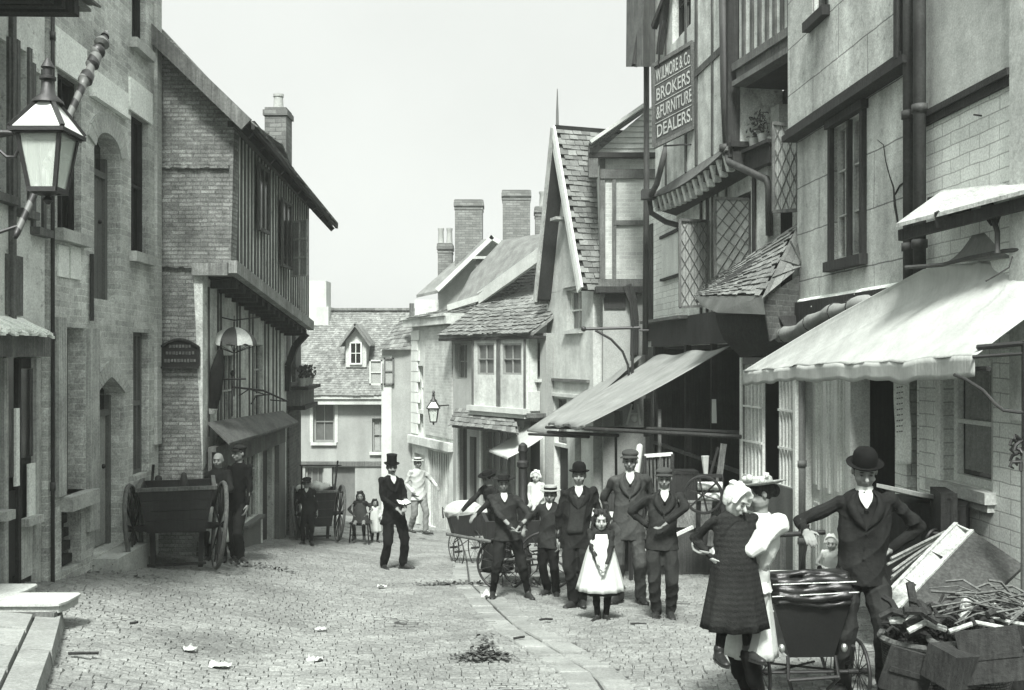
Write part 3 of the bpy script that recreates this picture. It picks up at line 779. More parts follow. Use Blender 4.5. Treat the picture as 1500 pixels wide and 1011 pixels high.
MB().box(hd[0]+.02, hd[1]-.02, .15, .2, 0, hd[3]-.02).build('door', 'paint_grey', r)
window(r, hs, nx=3, nz=3, fw=.06, gm='glass_far', fm='frame_far')
MB().box(D.u(440), D.u(600), -.06, -.002, z(683), z(676)).build('string_course', 'timber_grey', r)
MB().box(0, D.W, -.35, -.002, z(592), z(584)).box(0, D.W, -.42, -.002, z(583.9), z(578)).build('eaves_gutter', 'render_farlight', r)
MB().box(0, D.W, .29, 7, 0, z(585)).build('house_body', 'render_far', r)
ridge = P(500, 455, YD+3.2).z-D.zb; ez = z(578)
b = MB().tiles((0, 3.2, ridge), (D.W, 3.2, ridge), (D.W, -.45, ez), (0, -.45, ez), 40, 64, .010, jit=.012)
b.slab([(0, 3.2, ridge-.02), (D.W, 3.2, ridge-.02), (D.W, -.4, ez-.02), (0, -.4, ez-.02)], (0, 0, -.08))
b.slab([(0, 3.2, ridge-.02), (D.W, 3.2, ridge-.02), (D.W, 7, ez-.02), (0, 7, ez-.02)], (0, 0, -.08))
b.build('roof', 'tile_light', r)
b = MB()
for i in range(34): b.box(D.W*i/34, D.W*(i+.93)/34, 3.05, 3.35, ridge, ridge+.09)
b.build('ridge_tiles', 'tile_light', r)
# dormer
c = D.u(518); q0 = .55
dz = lambda py: EYE+(HY-py)/F*(YD+q0)-D.zb
dm = MB().slab([(c-.37, q0, dz(538)), (c+.37, q0, dz(538)), (c+.37, q0, dz(500)), (c, q0, dz(482)), (c-.37, q0, dz(500))], (0, 2.4, 0)).build('dormer', 'render_farlight', r)
MB().beam((c-.55, q0-.15, dz(507)), (c+.02, q0-.15, dz(475)), .3, .07).beam((c+.55, q0-.15, dz(507)), (c-.02, q0-.15, dz(475)), .3, .07).slab([(c-.55, q0, dz(507)), (c, q0, dz(477)), (c, q0+2.4, dz(477)), (c-.55, q0+2.4, dz(507))], (0, 0, .06)).slab([(c+.55, q0, dz(507)), (c, q0, dz(477)), (c, q0+2.4, dz(477)), (c+.55, q0+2.4, dz(507))], (0, 0, .06)).build('dormer_roof', 'tile_roof', dm)
window(dm, (c-.22, c+.22, dz(534), dz(501)), y=q0-.07, nx=2, nz=2, fw=.05, name='dormer_window')
x = D.u(452); MB().box(x-.5, x+.15, 2.6, 3.6, ez, dz(405)).box(x-.6, x+.25, 2.5, 3.7, ez, dz(445)).build('chimney', 'render_farlight', r)

# right hand end block with a grey rendered flank
zbE = gz(-3.8, 34)-.3
r = thing('corner_house', 'tall narrow house with a grey flank at the far right street corner', 'house', P(585, 780, 33.6)*1.0)
E0, E1 = P(565, 0, 34.2), P(604, 0, 32.6)
zt = P(0, 512, 33).z
b = MB().box(E0.x, E1.x, 33.2, 35.6, zbE-.3, zt); W_(b, 'wall', 'render_far', r)
b = MB().box(E0.x-.01, E0.x+.32, 33.16, 33.2, zbE-.3, zt-.2); W_(b, 'pale_strip', 'render_farlight', r)
q = [P(555, 510, 33), P(608, 506, 33), P(608, 455, 35.2), P(590, 466, 35.2)]
W_(MB().tiles(q[3], q[2], q[1], q[0], 8, 8, .02), 'roof', 'tile_roof', r)
b = MB(); 
for x0, x1, y0, y1, Y, m in ((541, 560, 527, 564, 33.0, 0), (562, 577, 524, 564, 33.1, 1)):
    a, c_ = P(x0, y0, Y), P(x1, y1, Y)
    b = MB().box(a.x, a.x+.05, Y, Y+.05, c_.z, a.z).box(c_.x-.05, c_.x, Y, Y+.05, c_.z, a.z).box(a.x, c_.x, Y, Y+.05, a.z-.05, a.z).box(a.x, c_.x, Y, Y+.05, c_.z, c_.z+.05).box(a.x, c_.x, Y+.01, Y+.04, (a.z+c_.z)/2-.02, (a.z+c_.z)/2+.02)
    w_ = W_(b, 'casement', 'paint_grey' if m else 'render_farlight', r); W_(MB().box(a.x+.01, c_.x-.01, Y+.05, Y+.06, c_.z, a.z), 'pane', 'curtain', w_)

# ------------------------------------------------------------ right row, far: white corner house
Ff = Fac(604, 33.0, 664, 29.6, gz(-2.5, 31)-.2)
r = Ff.house('white_corner_house', 'tall whitewashed corner house with a shop below, beyond the tiled house', 'house')
z = lambda py: Ff.z(634, py)
h1 = Ff.rect(612, 620, 536, 600); h2 = Ff.rect(612, 620, 606, 640); h3 = Ff.rect(627, 658, 662, 776); h4 = Ff.rect(607, 622, 665, 776)
wall(MB(), 0, Ff.W, 0, z(474), [h1, h2, h3, h4]).build('wall', 'render_light', r)
MB().box(0.01, Ff.W-.01, .29, 5, 0, z(476)).build('house_body', 'render_far', r)
b = MB()
for i in range(10): b.box(-.03, .75 if i % 2 else .58, -.04, -.002, z(640)+i*.33, z(640)+i*.33+.31)
b.each('quoin', 'paint_white', r)
q = Ff.rect(625, 664, 478, 640); MB().box(q[0], q[1], -.05, -.002, q[2], q[3]).build('brick_panel', 'brick_pale', r)
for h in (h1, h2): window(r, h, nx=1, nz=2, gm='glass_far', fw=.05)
MB().box(-.05, Ff.W, -.16, -.002, z(655), z(643)).build('fascia_board', 'render_light', r)
MB().box(h3[0]+.1, h3[1]-.1, .15, .2, 0, h3[3]-.02).build('door', 'timber_grey', r)
b = MB()
for i in range(9): u = h3[0]+(h3[1]-h3[0])*(i+.2)/9; b.box(u, u+.09, .08, .13, 0, h3[3])
b.build('door_boards', 'timber_light', r)
MB().box(h4[0], h4[1], .15, .2, 0, h4[3]).build('shop_screen', 'render_farlight', r)
MB().box(-.25, Ff.W+.1, -.25, .4, z(477), z(466)).box(-.3, Ff.W, -.3, .4, z(466)+.002, z(462)).build('cornice', 'render_light', r)
MB().tiles((.5, 3.4, z(425)), (Ff.W, 3.4, z(425)), (Ff.W, -.2, z(463)), (-.2, -.2, z(463)), 9, 14, .02).slab([(.5, 3.4, z(426)), (Ff.W, 3.4, z(426)), (Ff.W, -.1, z(463)), (-.2, -.1, z(463))], (0, 0, -.05)).build('roof', 'tile_roof', r)
MB().box(0, .12, -.1, 0.02, z(466)+.003, z(440)).build('finial', 'timber_grey', r)
# lamp on its front
def lantern(name, label, loc, s, bracket, rz=0, group=None):
    t = thing(name, label, 'lamp', loc, rz, group)
    b = MB(); w0, w1, h = .095*s, .155*s, .42*s
    for sx in (-1, 1):
        for sy in (-1, 1): b.beam((sx*w0, sy*w0, 0), (sx*w1, sy*w1, h), .028*s)
    for zz, w in ((0, w0), (h, w1+.012*s)):
        for s1 in (-1, 1):
            b.beam((-w-.01, s1*w, zz), (w+.01, s1*w, zz), .04*s, .035*s); b.beam((s1*w, -w, zz+.001), (s1*w, w, zz+.001), .04*s, .035*s)
    b.lathe((0, 0, -.1*s), [(.012*s, 0), (.04*s, .03*s), (.02*s, .06*s), (.1*s, .1*s)], 10)
    b.build('frame', 'iron', t)
    b = MB(); 
    for a in range(4):
        m = Matrix.Rotation(a*math.pi/2, 4, 'Z'); b.slab([m @ V(p) for p in ((-w0, -w0, 0), (w0, -w0, 0), (w1, -w1, h), (-w1, -w1, h))], (m @ V((0, .004, 0))))
    gl = b.build('glass_pane', 'lamp_clear', t)
    b = MB(); h2 = h+.03*s; ht = h+.25*s; wt = .055*s; w2 = w1+.04*s
    b.add([(-w2, -w2, h2), (w2, -w2, h2), (w2, w2, h2), (-w2, w2, h2), (-wt, -wt, ht), (wt, -wt, ht), (wt, wt, ht), (-wt, wt, ht)], [(0, 1, 5, 4), (1, 2, 6, 5), (2, 3, 7, 6), (3, 0, 4, 7), (4, 5, 6, 7), (3, 2, 1, 0)])
    b.build('lamp_shade', 'lamp_white', t)
    b = MB()
    for sx in (-1, 1):
        for sy in (-1, 1): b.beam((sx*w2, sy*w2, h2), (sx*wt, sy*wt, ht), .03*s)
    b.box(-w2-.01*s, w2+.01*s, -w2-.01*s, w2+.01*s, h2-.035*s, h2-.004)
    b.lathe((0, 0, ht-.01), [(.115*s, 0), (.11*s, .02*s), (.055*s, .07*s), (.035*s, .17*s), (.06*s, .18*s), (.06*s, .2*s), (.035*s, .21*s), (.035*s, .26*s), (.05*s, .27*s), (.03*s, .31*s), (.012*s, .34*s)], 14)
    b.build('chimney_cap', 'iron', t)
    MB().tube([(0, 0, 0), (0, 0, .16*s)], .012*s, 6).lathe((0, 0, .16*s), [(.02*s, 0), (.04*s, .05*s), (.01*s, .1*s)], 8).build('burner', 'chrome', t)
    b = MB()
    for pts, rr in bracket: b.tube(pts, rr, 8)
    b.build('bracket', 'iron', t)
    return t
mt('lamp_white', .62, rough=.4, var=.08)
gm_ = bpy.data.materials.new('lamp_clear'); gm_.use_nodes = True
_b = gm_.node_tree.nodes['Principled BSDF']; _b.inputs['Base Color'].default_value = (.8, .87, .8, 1); _b.inputs['Roughness'].default_value = .05
_b.inputs['Alpha'].default_value = .28; MB_['lamp_clear'] = gm_
L2 = P(635, 618, 29.2)
lantern('wall_lantern', 'small far lantern on a thin bracket in front of the whitewashed corner house', L2, .9, [([(.1, .0, .45), (.6, 1.0, .45)], .02)])
L1 = P(70, 280, 6.0)
lantern('street_lantern', 'large four sided black street lantern hanging over the left pavement', L1, .78,
        [([(-.95, 0, .36), (-.2, 0, .34)], .018), ([(-.6, 0, .35), (-.35, 0, .3), (-.24, 0, .2), (-.19, 0, .2), (-.17, 0, .25)], .01), ([(-.2, 0, .34), (0, 0, .355)], .012)])

# ------------------------------------------------------------ right row: tiled house with bay and pent
G = Fac(663.5, 29.4, 800, 25.6, gz(-.6, 27)-.3)
r = G.house('tiled_house', 'tile roofed house with a projecting window bay and slate pent over its shop', 'house')
z = lambda py, px=740: G.z(px, py)
hs = [G.rect(778, 791, 500, 555), G.rect(666, 684, 503, 556), G.rect(672, 684, 622, 776), G.rect(706, 758, 622, 740), G.rect(688, 698, 640, 776), G.rect(768, 796, 612, 776)]
wall(MB(), 0, G.W, 0, z(490), hs).build('wall', 'render_far', r)
MB().box(0.01, G.W-.01, .29, 6, 0, z(492)).build('house_body', 'render_far', r)
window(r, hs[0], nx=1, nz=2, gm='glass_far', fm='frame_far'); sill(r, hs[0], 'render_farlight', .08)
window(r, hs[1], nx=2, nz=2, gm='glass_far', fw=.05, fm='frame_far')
for h in (hs[2], hs[4]): MB().box(h[0]+.02, h[1]-.02, .14, .18, 0, h[3]-.01).build('door', 'timber_dark', r)
window(r, hs[3], nx=5, nz=3, gm='glass_far', fm='frame_far'); MB().box(hs[5][0], hs[5][1], .2, .25, 0, hs[5][3]).build('shop_screen', 'paint_dark', r)
# projecting bay
q = G.rect(692, 771, 497, 596, .35); u0, u1, za, zb_ = q
ws = [G.rect(699, 724, 503, 549, .35), G.rect(736, 764, 503, 549, .35)]
wall(MB(), u0, u1, za, zb_, ws, .1, -.35).build('bay', 'render_light', r)
MB().box(u0, u1, -.24, -.01, za, zb_-.01).build('bay_core', 'render_light', r)
for h in ws: window(r, h, y=-.34, nx=2, nz=2, gm='glass_far', fw=.05, fm='frame_far')
MB().box(u0-.08, u1+.08, -.5, -.002, za-.14, za-.002).box(u0-.03, u1+.03, -.43, -.002, za-.25, za-.142).build('bay_moulding', 'render_farlight', r)
for px in (692, 728, 731, 768): MB().box(G.u(px, .35), G.u(px, .35)+.07, -.38, -.352, za, zb_-.02).build('bay_post', 'timber_grey', r)
MB().tiles((G.u(668), -.002, z(600, 700)), (G.u(755), -.002, z(600, 700)), (G.u(762, .9), -.95, z(620, 700)), (G.u(660, .9), -.95, z(620, 700)), 4, 16, .02).slab([(G.u(668), -.002, z(602, 700)), (G.u(755), -.002, z(602, 700)), (G.u(760, .9), -.9, z(622, 700)), (G.u(662, .9), -.9, z(622, 700))], (0, 0, -.04)).build('pent_roof', 'tile_roof', r)
MB().box(G.u(750), G.u(800), -.4, -.002, z(607), z(601)).box(G.u(757), G.u(798), -.3, -.002, z(612), z(607)-.002).build('shelf', 'timber_grey', r)
MB().box(G.u(769), G.u(792), -.3, -.02, z(598), z(571)).build('sign_box', 'render_farlight', r)
for px in (672, 706, 760, 796): MB().box(G.u(px)-.06, G.u(px)+.06, -.06, -.002, 0, z(622)).build('shop_post', 'render_light', r)
ze = z(489); zr = EYE+(HY-355)/F*30-G.zb
MB().tiles((0, 3.6, zr), (G.W+.0, 3.6, zr), (G.W+.0, -.45, ze), (-.1, -.45, ze), 26, 36, .022, jit=.03, sag=.06).slab([(0, 3.6, zr), (G.W, 3.6, zr), (G.W, -.4, ze), (-.1, -.4, ze)], (0, 0, -.08)).build('roof', 'tile_roof', r)
MB().box(-.1, G.W, -.42, -.002, ze-.16, ze-.085).build('eaves_board', 'timber_dark', r)
# the stepped pale verge of the gabled house in front of the tiles
b = MB(); pa, pb, pc = P(657, 451, 31.0), P(702, 437, 30), P(806, 362, 27.0)
W_(MB().beam(pa, pb, .1, .18).beam(pb, pc, .1, .35), 'pale_verge', 'render_farlight', r)
b = MB(); q = [P(664, 452, 31), P(703, 441, 30), P(806, 366, 27.2), P(806, 340, 29.2), P(735, 352, 31), P(690, 400, 32)]
W_(MB().slab(q, (0, .2, 0)), 'upper_roof', 'tile_light', r)
b = MB()
for i in range(9): p = pa.lerp(pb, i/8)-V((0, .0, .28)); b.box(p.x-.05, p.x+.05, p.y, p.y+.1, p.z-.1, p.z+.12)
b.each('corbel', 'timber_grey', r, True)
# roof garret behind
r = thing('garret_house', 'roofs and garret of the house behind the tiled house', 'house', P(700, 480, 33))
q = [P(641, 424, 33), P(720, 350, 33), P(755, 372, 33), P(800, 420, 33), P(800, 480, 33), P(645, 480, 33)]
W_(MB().slab(q, (0, .3, 0)), 'gable_wall', 'render_far', r)
W_(MB().beam(P(641, 426, 32.8), P(722, 348, 32.8), .6, .14).beam(P(718, 348, 32.8), P(760, 374, 32.8), .6, .12), 'bargeboard', 'render_farlight', r)
W_(MB().slab([P(610, 432, 34.5), P(700, 352, 34.5), P(715, 350, 33.2), P(642, 425, 33.2)], (0, 0, -.1)), 'roof', 'tile_light', r)
a, c_ = P(697, 380, 32), P(745, 436, 32)
W_(MB().box(a.x, c_.x, 32, 32.3, c_.z-.6, a.z).box(a.x-.1, c_.x+.15, 31.8, 32.4, a.z, a.z+.08), 'dormer', 'render_light', r)
W_(MB().box(a.x, a.x+.2, 31.95, 31.999, c_.z-.4, a.z).box(c_.x-.14, c_.x, 31.95, 31.999, c_.z-.4, a.z), 'dormer_post', 'paint_grey', r)
W_(MB().box(P(606, 0, 33).x, P(668, 0, 33).x, 33.4, 34, -1, P(0, 438, 33).z), 'parapet', 'render_light', r)
W_(MB().box(P(640, 0, 33).x, P(800, 0, 33).x, 33.35, 38, -4, P(0, 480, 33).z), 'house_body', 'render_far', r)
# chimney stacks
CH = [(665, 708, 292, 34.0, 0, 'chimney stack with corbelled top, left one of the two widest over the tiled house'),
      (735, 778, 278, 34.0, 0, 'tall wide brick chimney stack, right one of the two widest over the tiled house'),
      (783, 812, 302, 35.0, 1, 'low chimney stack with a single pale pot close to the steep gable'),
      (640, 663, 356, 35.5, 2, 'narrow chimney stack with two thin pots, leftmost above the right hand roofs')]
for x0, x1, y0, Y, pots, lb in CH:
    a, c_ = P(x0, y0, Y), P(x1, y0+160, Y); zt = a.z
    t = thing('chimney_stack', lb, 'chimney', ((a.x+c_.x)/2, Y+.4, c_.z), 0, 'chimney stacks over the far right roofs')
    w = (c_.x-a.x)/2; h = zt-c_.z
    MB().box(-w+.03, w-.03, -.4, .4, 0, h).box(-w-.01, w+.01, -.44, .44, h-.22, h-.1).box(-w, w, -.43, .43, h-.099, h-.02).box(-w+.01, w-.01, -.42, .42, h-.34, h-.28).build('stack', 'chimney_brick', t)
    for i in range(pots):
        x = 0 if pots == 1 else (-.14, .16)[i]
        MB().lathe((x-.02, 0, h), [(.15 if pots == 1 else .11, 0), (.13 if pots == 1 else .09, .45), (.16 if pots == 1 else .11, .5), (.16 if pots == 1 else .11, .56)], 12).build('chimney_pot', 'pot', t)

# ------------------------------------------------------------ right row: steep gabled house
H = Fac(801, 26.2, 869, 23.4, gz(1.3, 25)-.3)
r = H.house('gabled_house', 'white house with a very steep overhanging gable and a tall finial', 'house')
z = lambda py, px=833: H.z(px, py)
ap = (H.u(831), z(205, 829)); fl = (H.u(807), z(430, 807)); fr = (H.W, z(412, 866))
h1 = H.rect(830, 852, 420, 484); h2 = H.rect(812, 830, 584, 650); h3 = H.rect(812, 832, 655, 800); h4 = H.rect(842, 866, 640, 800)
wall(MB(), 0, H.W, 0, min(fl[1], fr[1]), [(h1[0], h1[1], h1[2], min(h1[3], fl[1])), h2, h3, h4]).build('wall', 'render_light', r)
zc = min(fl[1], fr[1])
MB().slab([(fl[0]*.5, 0, zc+.002), (H.W, 0, zc+.002), (H.W, 0, fr[1]), (ap[0], 0, ap[1]), (fl[0], 0, fl[1])], (0, .28, 0)).build('gable_wall', 'render_light', r)
MB().box(.01, H.W-.01, .29, 5, 0, zc).build('house_body', 'render_light', r)
window(r, (h1[0], h1[1], h1[2], min(h1[3], fl[1])), nx=2, nz=2, sash=True, gm='glass_far'); sill(r, h1, 'render_farlight', .08)
MB().box(h1[0]-.15, h1[1]+.1, -.06, -.002, h1[3]-.0, h1[3]+.1).build('lintel', 'render_farlight', r)
window(r, h2, nx=1, nz=2, gm='glass_far', fm='timber_grey')
for h in (h3, h4): MB().box(h[0]+.1, h[1]-.1, .12, .18, 0, h[3]).build('door', 'timber_dark' if h is h3 else 'paint_white', r)
MB().box(.05, H.W-.2, -.08, -.002, z(559), z(555)).build('string_course', 'timber_grey', r)
MB().box(.15, H.W-.4, -.06, -.002, z(582), z(577)).build('door_hood', 'render_farlight', r)
A3 = V((ap[0], 0, ap[1]+.25)); ov = .36
Lf = V((fl[0]-.1, 0, fl[1]-.2)); Rt = V((H.W+.15, 0, fr[1]-.2))
b = MB()
o = V((0, -ov, 0)); bk = V((0, 4.6, 0))
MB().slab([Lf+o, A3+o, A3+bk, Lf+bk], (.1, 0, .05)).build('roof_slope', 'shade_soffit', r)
b = MB().tiles(A3+o, A3+bk, Lf+bk+V((-.07, 0, 0)), Lf+o+V((-.07, 0, 0)), 24, 20, .02); b.tiles(A3+bk+V((.04, 0, 0)), A3+V((.04, -.35, 0)), Rt+V((.04, -.35, 0)), Rt+bk+V((.04, 0, 0)), 30, 22, .02)
b.build('roof_tiles', 'tile_roof', r)
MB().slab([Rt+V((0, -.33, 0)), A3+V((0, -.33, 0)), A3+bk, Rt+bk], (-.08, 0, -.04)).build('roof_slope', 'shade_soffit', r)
MB().beam(Lf+o+V((-.03, -.02, 0)), A3+o+V((0, -.02, 0)), .06, .16).build('bargeboard', 'timber_light', r)
MB().beam(Rt+V((0, -.37, 0)), A3+V((0, -.37, 0)), .05, .18).beam(Rt+V((-.2, -.33, -.05)), A3+V((-.08, -.33, -.35)), .04, .14).build('bargeboard', 'paint_white', r)
MB().tube([A3+V((0, -ov+.1, -.3)), A3+V((0, -ov+.1, .35)), A3+V((0, -ov+.1, .95))], [.045, .035, .01], 8).build('finial', 'timber_grey', r)
MB().box(ap[0]-.28, ap[0]+.1, -.34, -.02, z(322), z(318)).build('collar_beam', 'timber_light', r)

# ------------------------------------------------------------ right row: brick jetty house seen end on
Y = 22.9
r = thing('brick_jetty_house', 'old brick and timber house on a heavy jetty beside the steep gable', 'house', (2.2, Y, gz(2.2, 23)-.3))
g = lambda px, py, dy=0: P(px, py, Y+dy)
x0, x1 = g(879, 0).x, g(960, 0).x
def W3(b, n, m, rt=None): return b.build(n, m, rt or r, world=True)
zt = g(0, 232).z; zb = g(0, 416).z
W3(MB().box(x0+.12, x1, Y+.02, Y+.3, zb, zt), 'brick_infill', 'brick_pale')
W3(MB().box(x0, x0+.11, Y-.02, Y+.16, zb-.3, zt).box(x0+.27, x0+.36, Y-.03, Y+.019, zb, zt-.3), 'corner_post', 'timber_grey')
MB().box(x0-.04, x1, Y-.06, Y+.019, zb-.06, zb+.11).box(x0+.3, x1, Y-.04, Y+.018, g(0, 330).z, g(0, 323).z).box(x0, x1, Y-.045, Y+.018, g(0, 262).z, g(0, 248).z).each('cross_beam', 'timber_grey', r, True)
W3(MB().box(x0-.1, x0+.4, Y-.12, Y+4, zb-.2, zb-.062).box(x0+.4, x1, Y-.12, Y+.3, zb-.2, zb-.062), 'jetty_beam', 'timber_dark')
W3(MB().box(x0+.05, x0+.08, Y+.3, Y+3.4, zb, zt), 'street_wall', 'render_light')
W3(MB().box(x0+.15, x1+1, Y+.31, Y+3.4, -3.5, zt), 'house_body', 'brick_dark')
xl = g(884, 0).x
h = [(g(887, 0).x, g(920, 0).x, g(0, 552).z, g(0, 424).z)]
W3(MB().box(xl, x1, Y+.1, Y+.3, -3.3, zb-.2), 'lower_wall', 'render_far')
W3(MB().box(xl+.02, xl+.5, Y+.06, Y+.099, zb-.55, zb-.21), 'vent_panel', 'timber_dark')
# boarded gable with pale verge
b = MB()
for i in range(9):
    za = g(0, 226).z+i*.125; t = i/8.6
    xa = g(872, 0).x+t*(g(955, 0).x-g(872, 0).x)
    if xa < g(958, 0).x: b.hexa([(xa, Y-.03, za), (x1+.1, Y-.03, za), (x1+.1, Y+.2, za), (xa, Y+.2, za), (xa+.147, Y, za+.122), (x1+.1, Y, za+.122), (x1+.1, Y+.2, za+.122), (xa+.147, Y+.2, za+.122)])
W3(b, 'weatherboarding', 'render_farlight')
W3(MB().beam(g(864, 211, -.2), g(946, 154, -.2), .5, .07), 'pale_verge', 'render_farlight')
W3(MB().beam(g(864, 218, -.1), g(946, 160, -.1), .3, .05).slab([g(862, 213, -.2), g(862, 213, 3), g(948, 152, 3), g(948, 152, -.2)], (0, 0, .06)), 'roof', 'tile_roof')
W3(MB().box(g(862, 0).x, x1, Y-.22, Y-.04, g(0, 233).z, g(0, 226).z), 'eaves_moulding', 'timber_dark')
W3(MB().box(g(862, 0).x, g(875, 0).x, Y-.2, Y+.1, g(0, 262).z, g(0, 214).z), 'eaves_end', 'timber_grey')
b = MB(); pts = [g(918, 418, -.06), g(927, 440, -.06), g(930, 470, -.06), g(929, 520, -.06)]
for a, c_ in zip(pts, pts[1:]): b.beam(a, c_, .16, .2)
W3(b, 'curved_bracket', 'timber_dark')
# iron bracket arm with a knob
t = thing('iron_bracket', 'iron bracket arm with a knob end in front of the white gabled house', 'bracket', P(935, 485, 20.5))
b = MB().tube([P(858, 482, 20.5), P(938, 480, 20.5)], .03, 8).ell(P(855, 482, 20.5), .055, .055, .055).tube([P(872, 484, 20.5), P(895, 497, 20.5), P(912, 515, 20.5), P(920, 535, 20.5), P(922, 560, 20.5)], .025, 8).tube([P(922, 420, 20.5), P(927, 470, 20.5), P(926, 600, 20.5)], .03, 8)
b.tube([P(936, 484, 20.5), P(950, 484, 20.5)], .02)
W_(b, 'arm', 'iron', t)
# ------------------------------------------------------------ right: brokers' timber house (oriel, leaded casements, open shop)
zgJ = gz(3, 18)-.5
J = Fac(960, 20.2, 1072, 15.6, zgJ)             # plane of the oriel
JL = Fac(944, 23.1, 1124, 15.05, zgJ)           # plane of the wall below
r = J.house('brokers_house', 'white plastered timber house with dentilled oriel and open furniture shop', 'house')
rootJ = r
mJ = Matrix.Translation((JL.a.x, JL.a.y, zgJ)) @ Matrix.Rotation(JL.ang, 4, 'Z')
def WJ(b, n, mat, parent=None, M_=None): b.v = [(M_ or mJ) @ p for p in b.v]; return b.build(n, mat, parent or r, world=True)
T = 11-zgJ
zo = J.z(1015, 248)          # foot of the oriel
# oriel wall
hU = J.rect(985, 1012, -60, 50)
wall(MB(), 0, J.W, zo, T, [hU], .2).build('oriel_wall', 'plaster_warm', r)
window(r, hU, nx=3, nz=2, fm='timber_dark')
MB().box(0.0, J.W, .2, .8, zo, T).build('oriel_body', 'plaster_warm', r)
b = MB()
for px, w in ((1019, .13), (1043, .08), (975, .08), (1004, .1)): u = J.u(px); b.box(u, u+w, -.02, -.001, zo+.02, T)
b.box(0, J.W, -.025, -.0015, J.z(1015, 118), J.z(1015, 108))
b.each('timber', 'stud_grey', r)
b = MB(); u = J.W-.14; b.box(u, J.W+.02, -.06, .12, zo-.2, T); b.build('corner_post', 'timber_dark', r)
n = 26; b = MB()
for i in range(n):
    a, c_ = J.W*i/n, J.W*(i+1)/n; s_ = -.07*math.sin(math.pi*(i+.5)/n)
    b.hexa([(a, -.10, zo-.09-.12*math.sin(math.pi*i/n)), (c_, -.10, zo-.09-.12*math.sin(math.pi*(i+1)/n)), (c_, -.002, zo-.09-.12*math.sin(math.pi*(i+1)/n)), (a, -.002, zo-.09-.12*math.sin(math.pi*i/n)),
            (a, -.05, zo-.12*math.sin(math.pi*i/n)), (c_, -.05, zo-.12*math.sin(math.pi*(i+1)/n)), (c_, -.002, zo+.02), (a, -.002, zo+.02)])
b.build('oriel_moulding', 'timber_grey', r)
b = MB(); n = 14
for i in range(n):
    c_ = J.W*(i+.5)/n; dz = .12*math.sin(math.pi*(i+.5)/n); b.hexa([(c_-.09, -.07, zo-.1-dz), (c_+.03, -.07, zo-.1-dz), (c_+.03, .06, zo-.1-dz), (c_-.09, .06, zo-.1-dz),
        (c_-.09, -.0, zo-.36-dz), (c_+.03, -.0, zo-.36-dz), (c_+.03, .1, zo-.36-dz), (c_-.09, .1, zo-.36-dz)])
b.each('dentil', 'plaster_warm', r)
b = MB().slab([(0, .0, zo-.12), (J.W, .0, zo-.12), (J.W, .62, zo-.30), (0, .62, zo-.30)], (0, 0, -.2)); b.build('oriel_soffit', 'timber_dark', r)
# side of the oriel toward the street's near end
MB().box(J.W+.002, J.W+.05, .0, .62, zo-.36, zo-.02).box(J.W-.02, J.W+.1, -.05, .66, zo-.05, zo+.03).build('oriel_end', 'timber_dark', r)
# gable hanging over at the far end
g = lambda px, py, Y: P(px, py, Y)
b = MB(); W_(MB().hexa([g(917, 98, 20.4), g(942, 98, 19.6), g(962, 98, 20.6), g(935, 98, 21.5), g(919, -160, 20.4), g(944, -160, 19.6), g(964, -160, 20.6), g(937, -160, 21.5)]), 'hanging_gable', 'timber_grey', r)
W_(MB().beam(g(930, 96, 20), g(952, -60, 20), .12, .2).beam(g(966, 80, 19.4), g(980, -40, 19), .1, .12).beam(g(958, 40, 19.6), g(985, -30, 18.7), .1, .12), 'gable_brace', 'timber_dark', r)
# wall below
zs = JL.z(1020, 505)   # top of the open shop
b = MB()
hA = JL.rect(1047, 1100, 292, 405); hB = JL.rect(1098, 1122, 300, 420); hO = (JL.u(868+84), JL.W+.0, .0, zs)
WJ(wall(MB(), 0, JL.W, zs, zo+.0, [hA], .2), 'upper_wall', 'plaster_warm')
WJ(MB().box(0, JL.u(1000), -.012, -.001, JL.z(980, 478), JL.z(980, 300)), 'brick_panel', 'brick_white')
WJ(MB().box(JL.u(949), JL.u(958), -.05, -.013, JL.z(953, 500), JL.z(953, 330)), 'timber_strip', 'timber_dark')
q = JL.rect(969, 993, 345, 405, .06); WJ(MB().box(q[0], q[1], -.06, -.014, q[2], q[3]), 'panel', 'paint_white'); WJ(MB().box(q[0]-.04, q[1]+.1, -.1, -.013, q[3], q[3]+.06).box(q[0]-.04, q[1]+.1, -.09, -.013, q[2]-.05, q[2]), 'panel_frame', 'timber_dark')
for px, w in ((1036, .12), (1044, .05), (1104, .14), (1027, .1), (1052, .05), (1064, .06)):
    u = JL.u(px); WJ(MB().box(u, u+w, -.03, -.0155, zs, zo-.3), 'post', 'timber_grey' if w < .1 else 'timber_dark')
def casement(a, b_, parent, name='leaded_casement', nx=3, nz=5, gm='curtain'):
    """leaded leaf between two vertical edges a=(px,pyTop,pyBot,Y)"""
    A0, A1 = P(a[0], a[1], a[3]), P(a[0], a[2], a[3]); B0, B1 = P(b_[0], b_[1], b_[3]), P(b_[0], b_[2], b_[3])
    b = MB(); b.beam(A0, A1, .045).beam(B0, B1, .045).beam(A0, B0, .045).beam(A1, B1, .045)
    q = lambda s, t: A0.lerp(B0, s).lerp(A1.lerp(B1, s), t)
    for i in range(-nz, nx+1):   # diagonals clipped to the leaf
        for sg in (1, -1):
            pts = []
            for k in range(41):
                t = k/40; s = (i+t*nz*.999)/nx if sg > 0 else 1-(i+t*nz*.999)/nx
                if 0 <= s <= 1: pts.append(q(s, t))
            if len(pts) > 1: b.tube([pts[0], pts[-1]], .008, 4)
    o = W_(b, name, 'timber_grey', parent)
    nr = (B0-A0).cross(A1-A0).normalized()
    if nr.y < 0: nr = -nr
    W_(MB().slab([q(0, 0)+nr*.008, q(1, 0)+nr*.008, q(1, 1)+nr*.008, q(0, 1)+nr*.008], nr*.005), 'pane', gm, o)
    return o
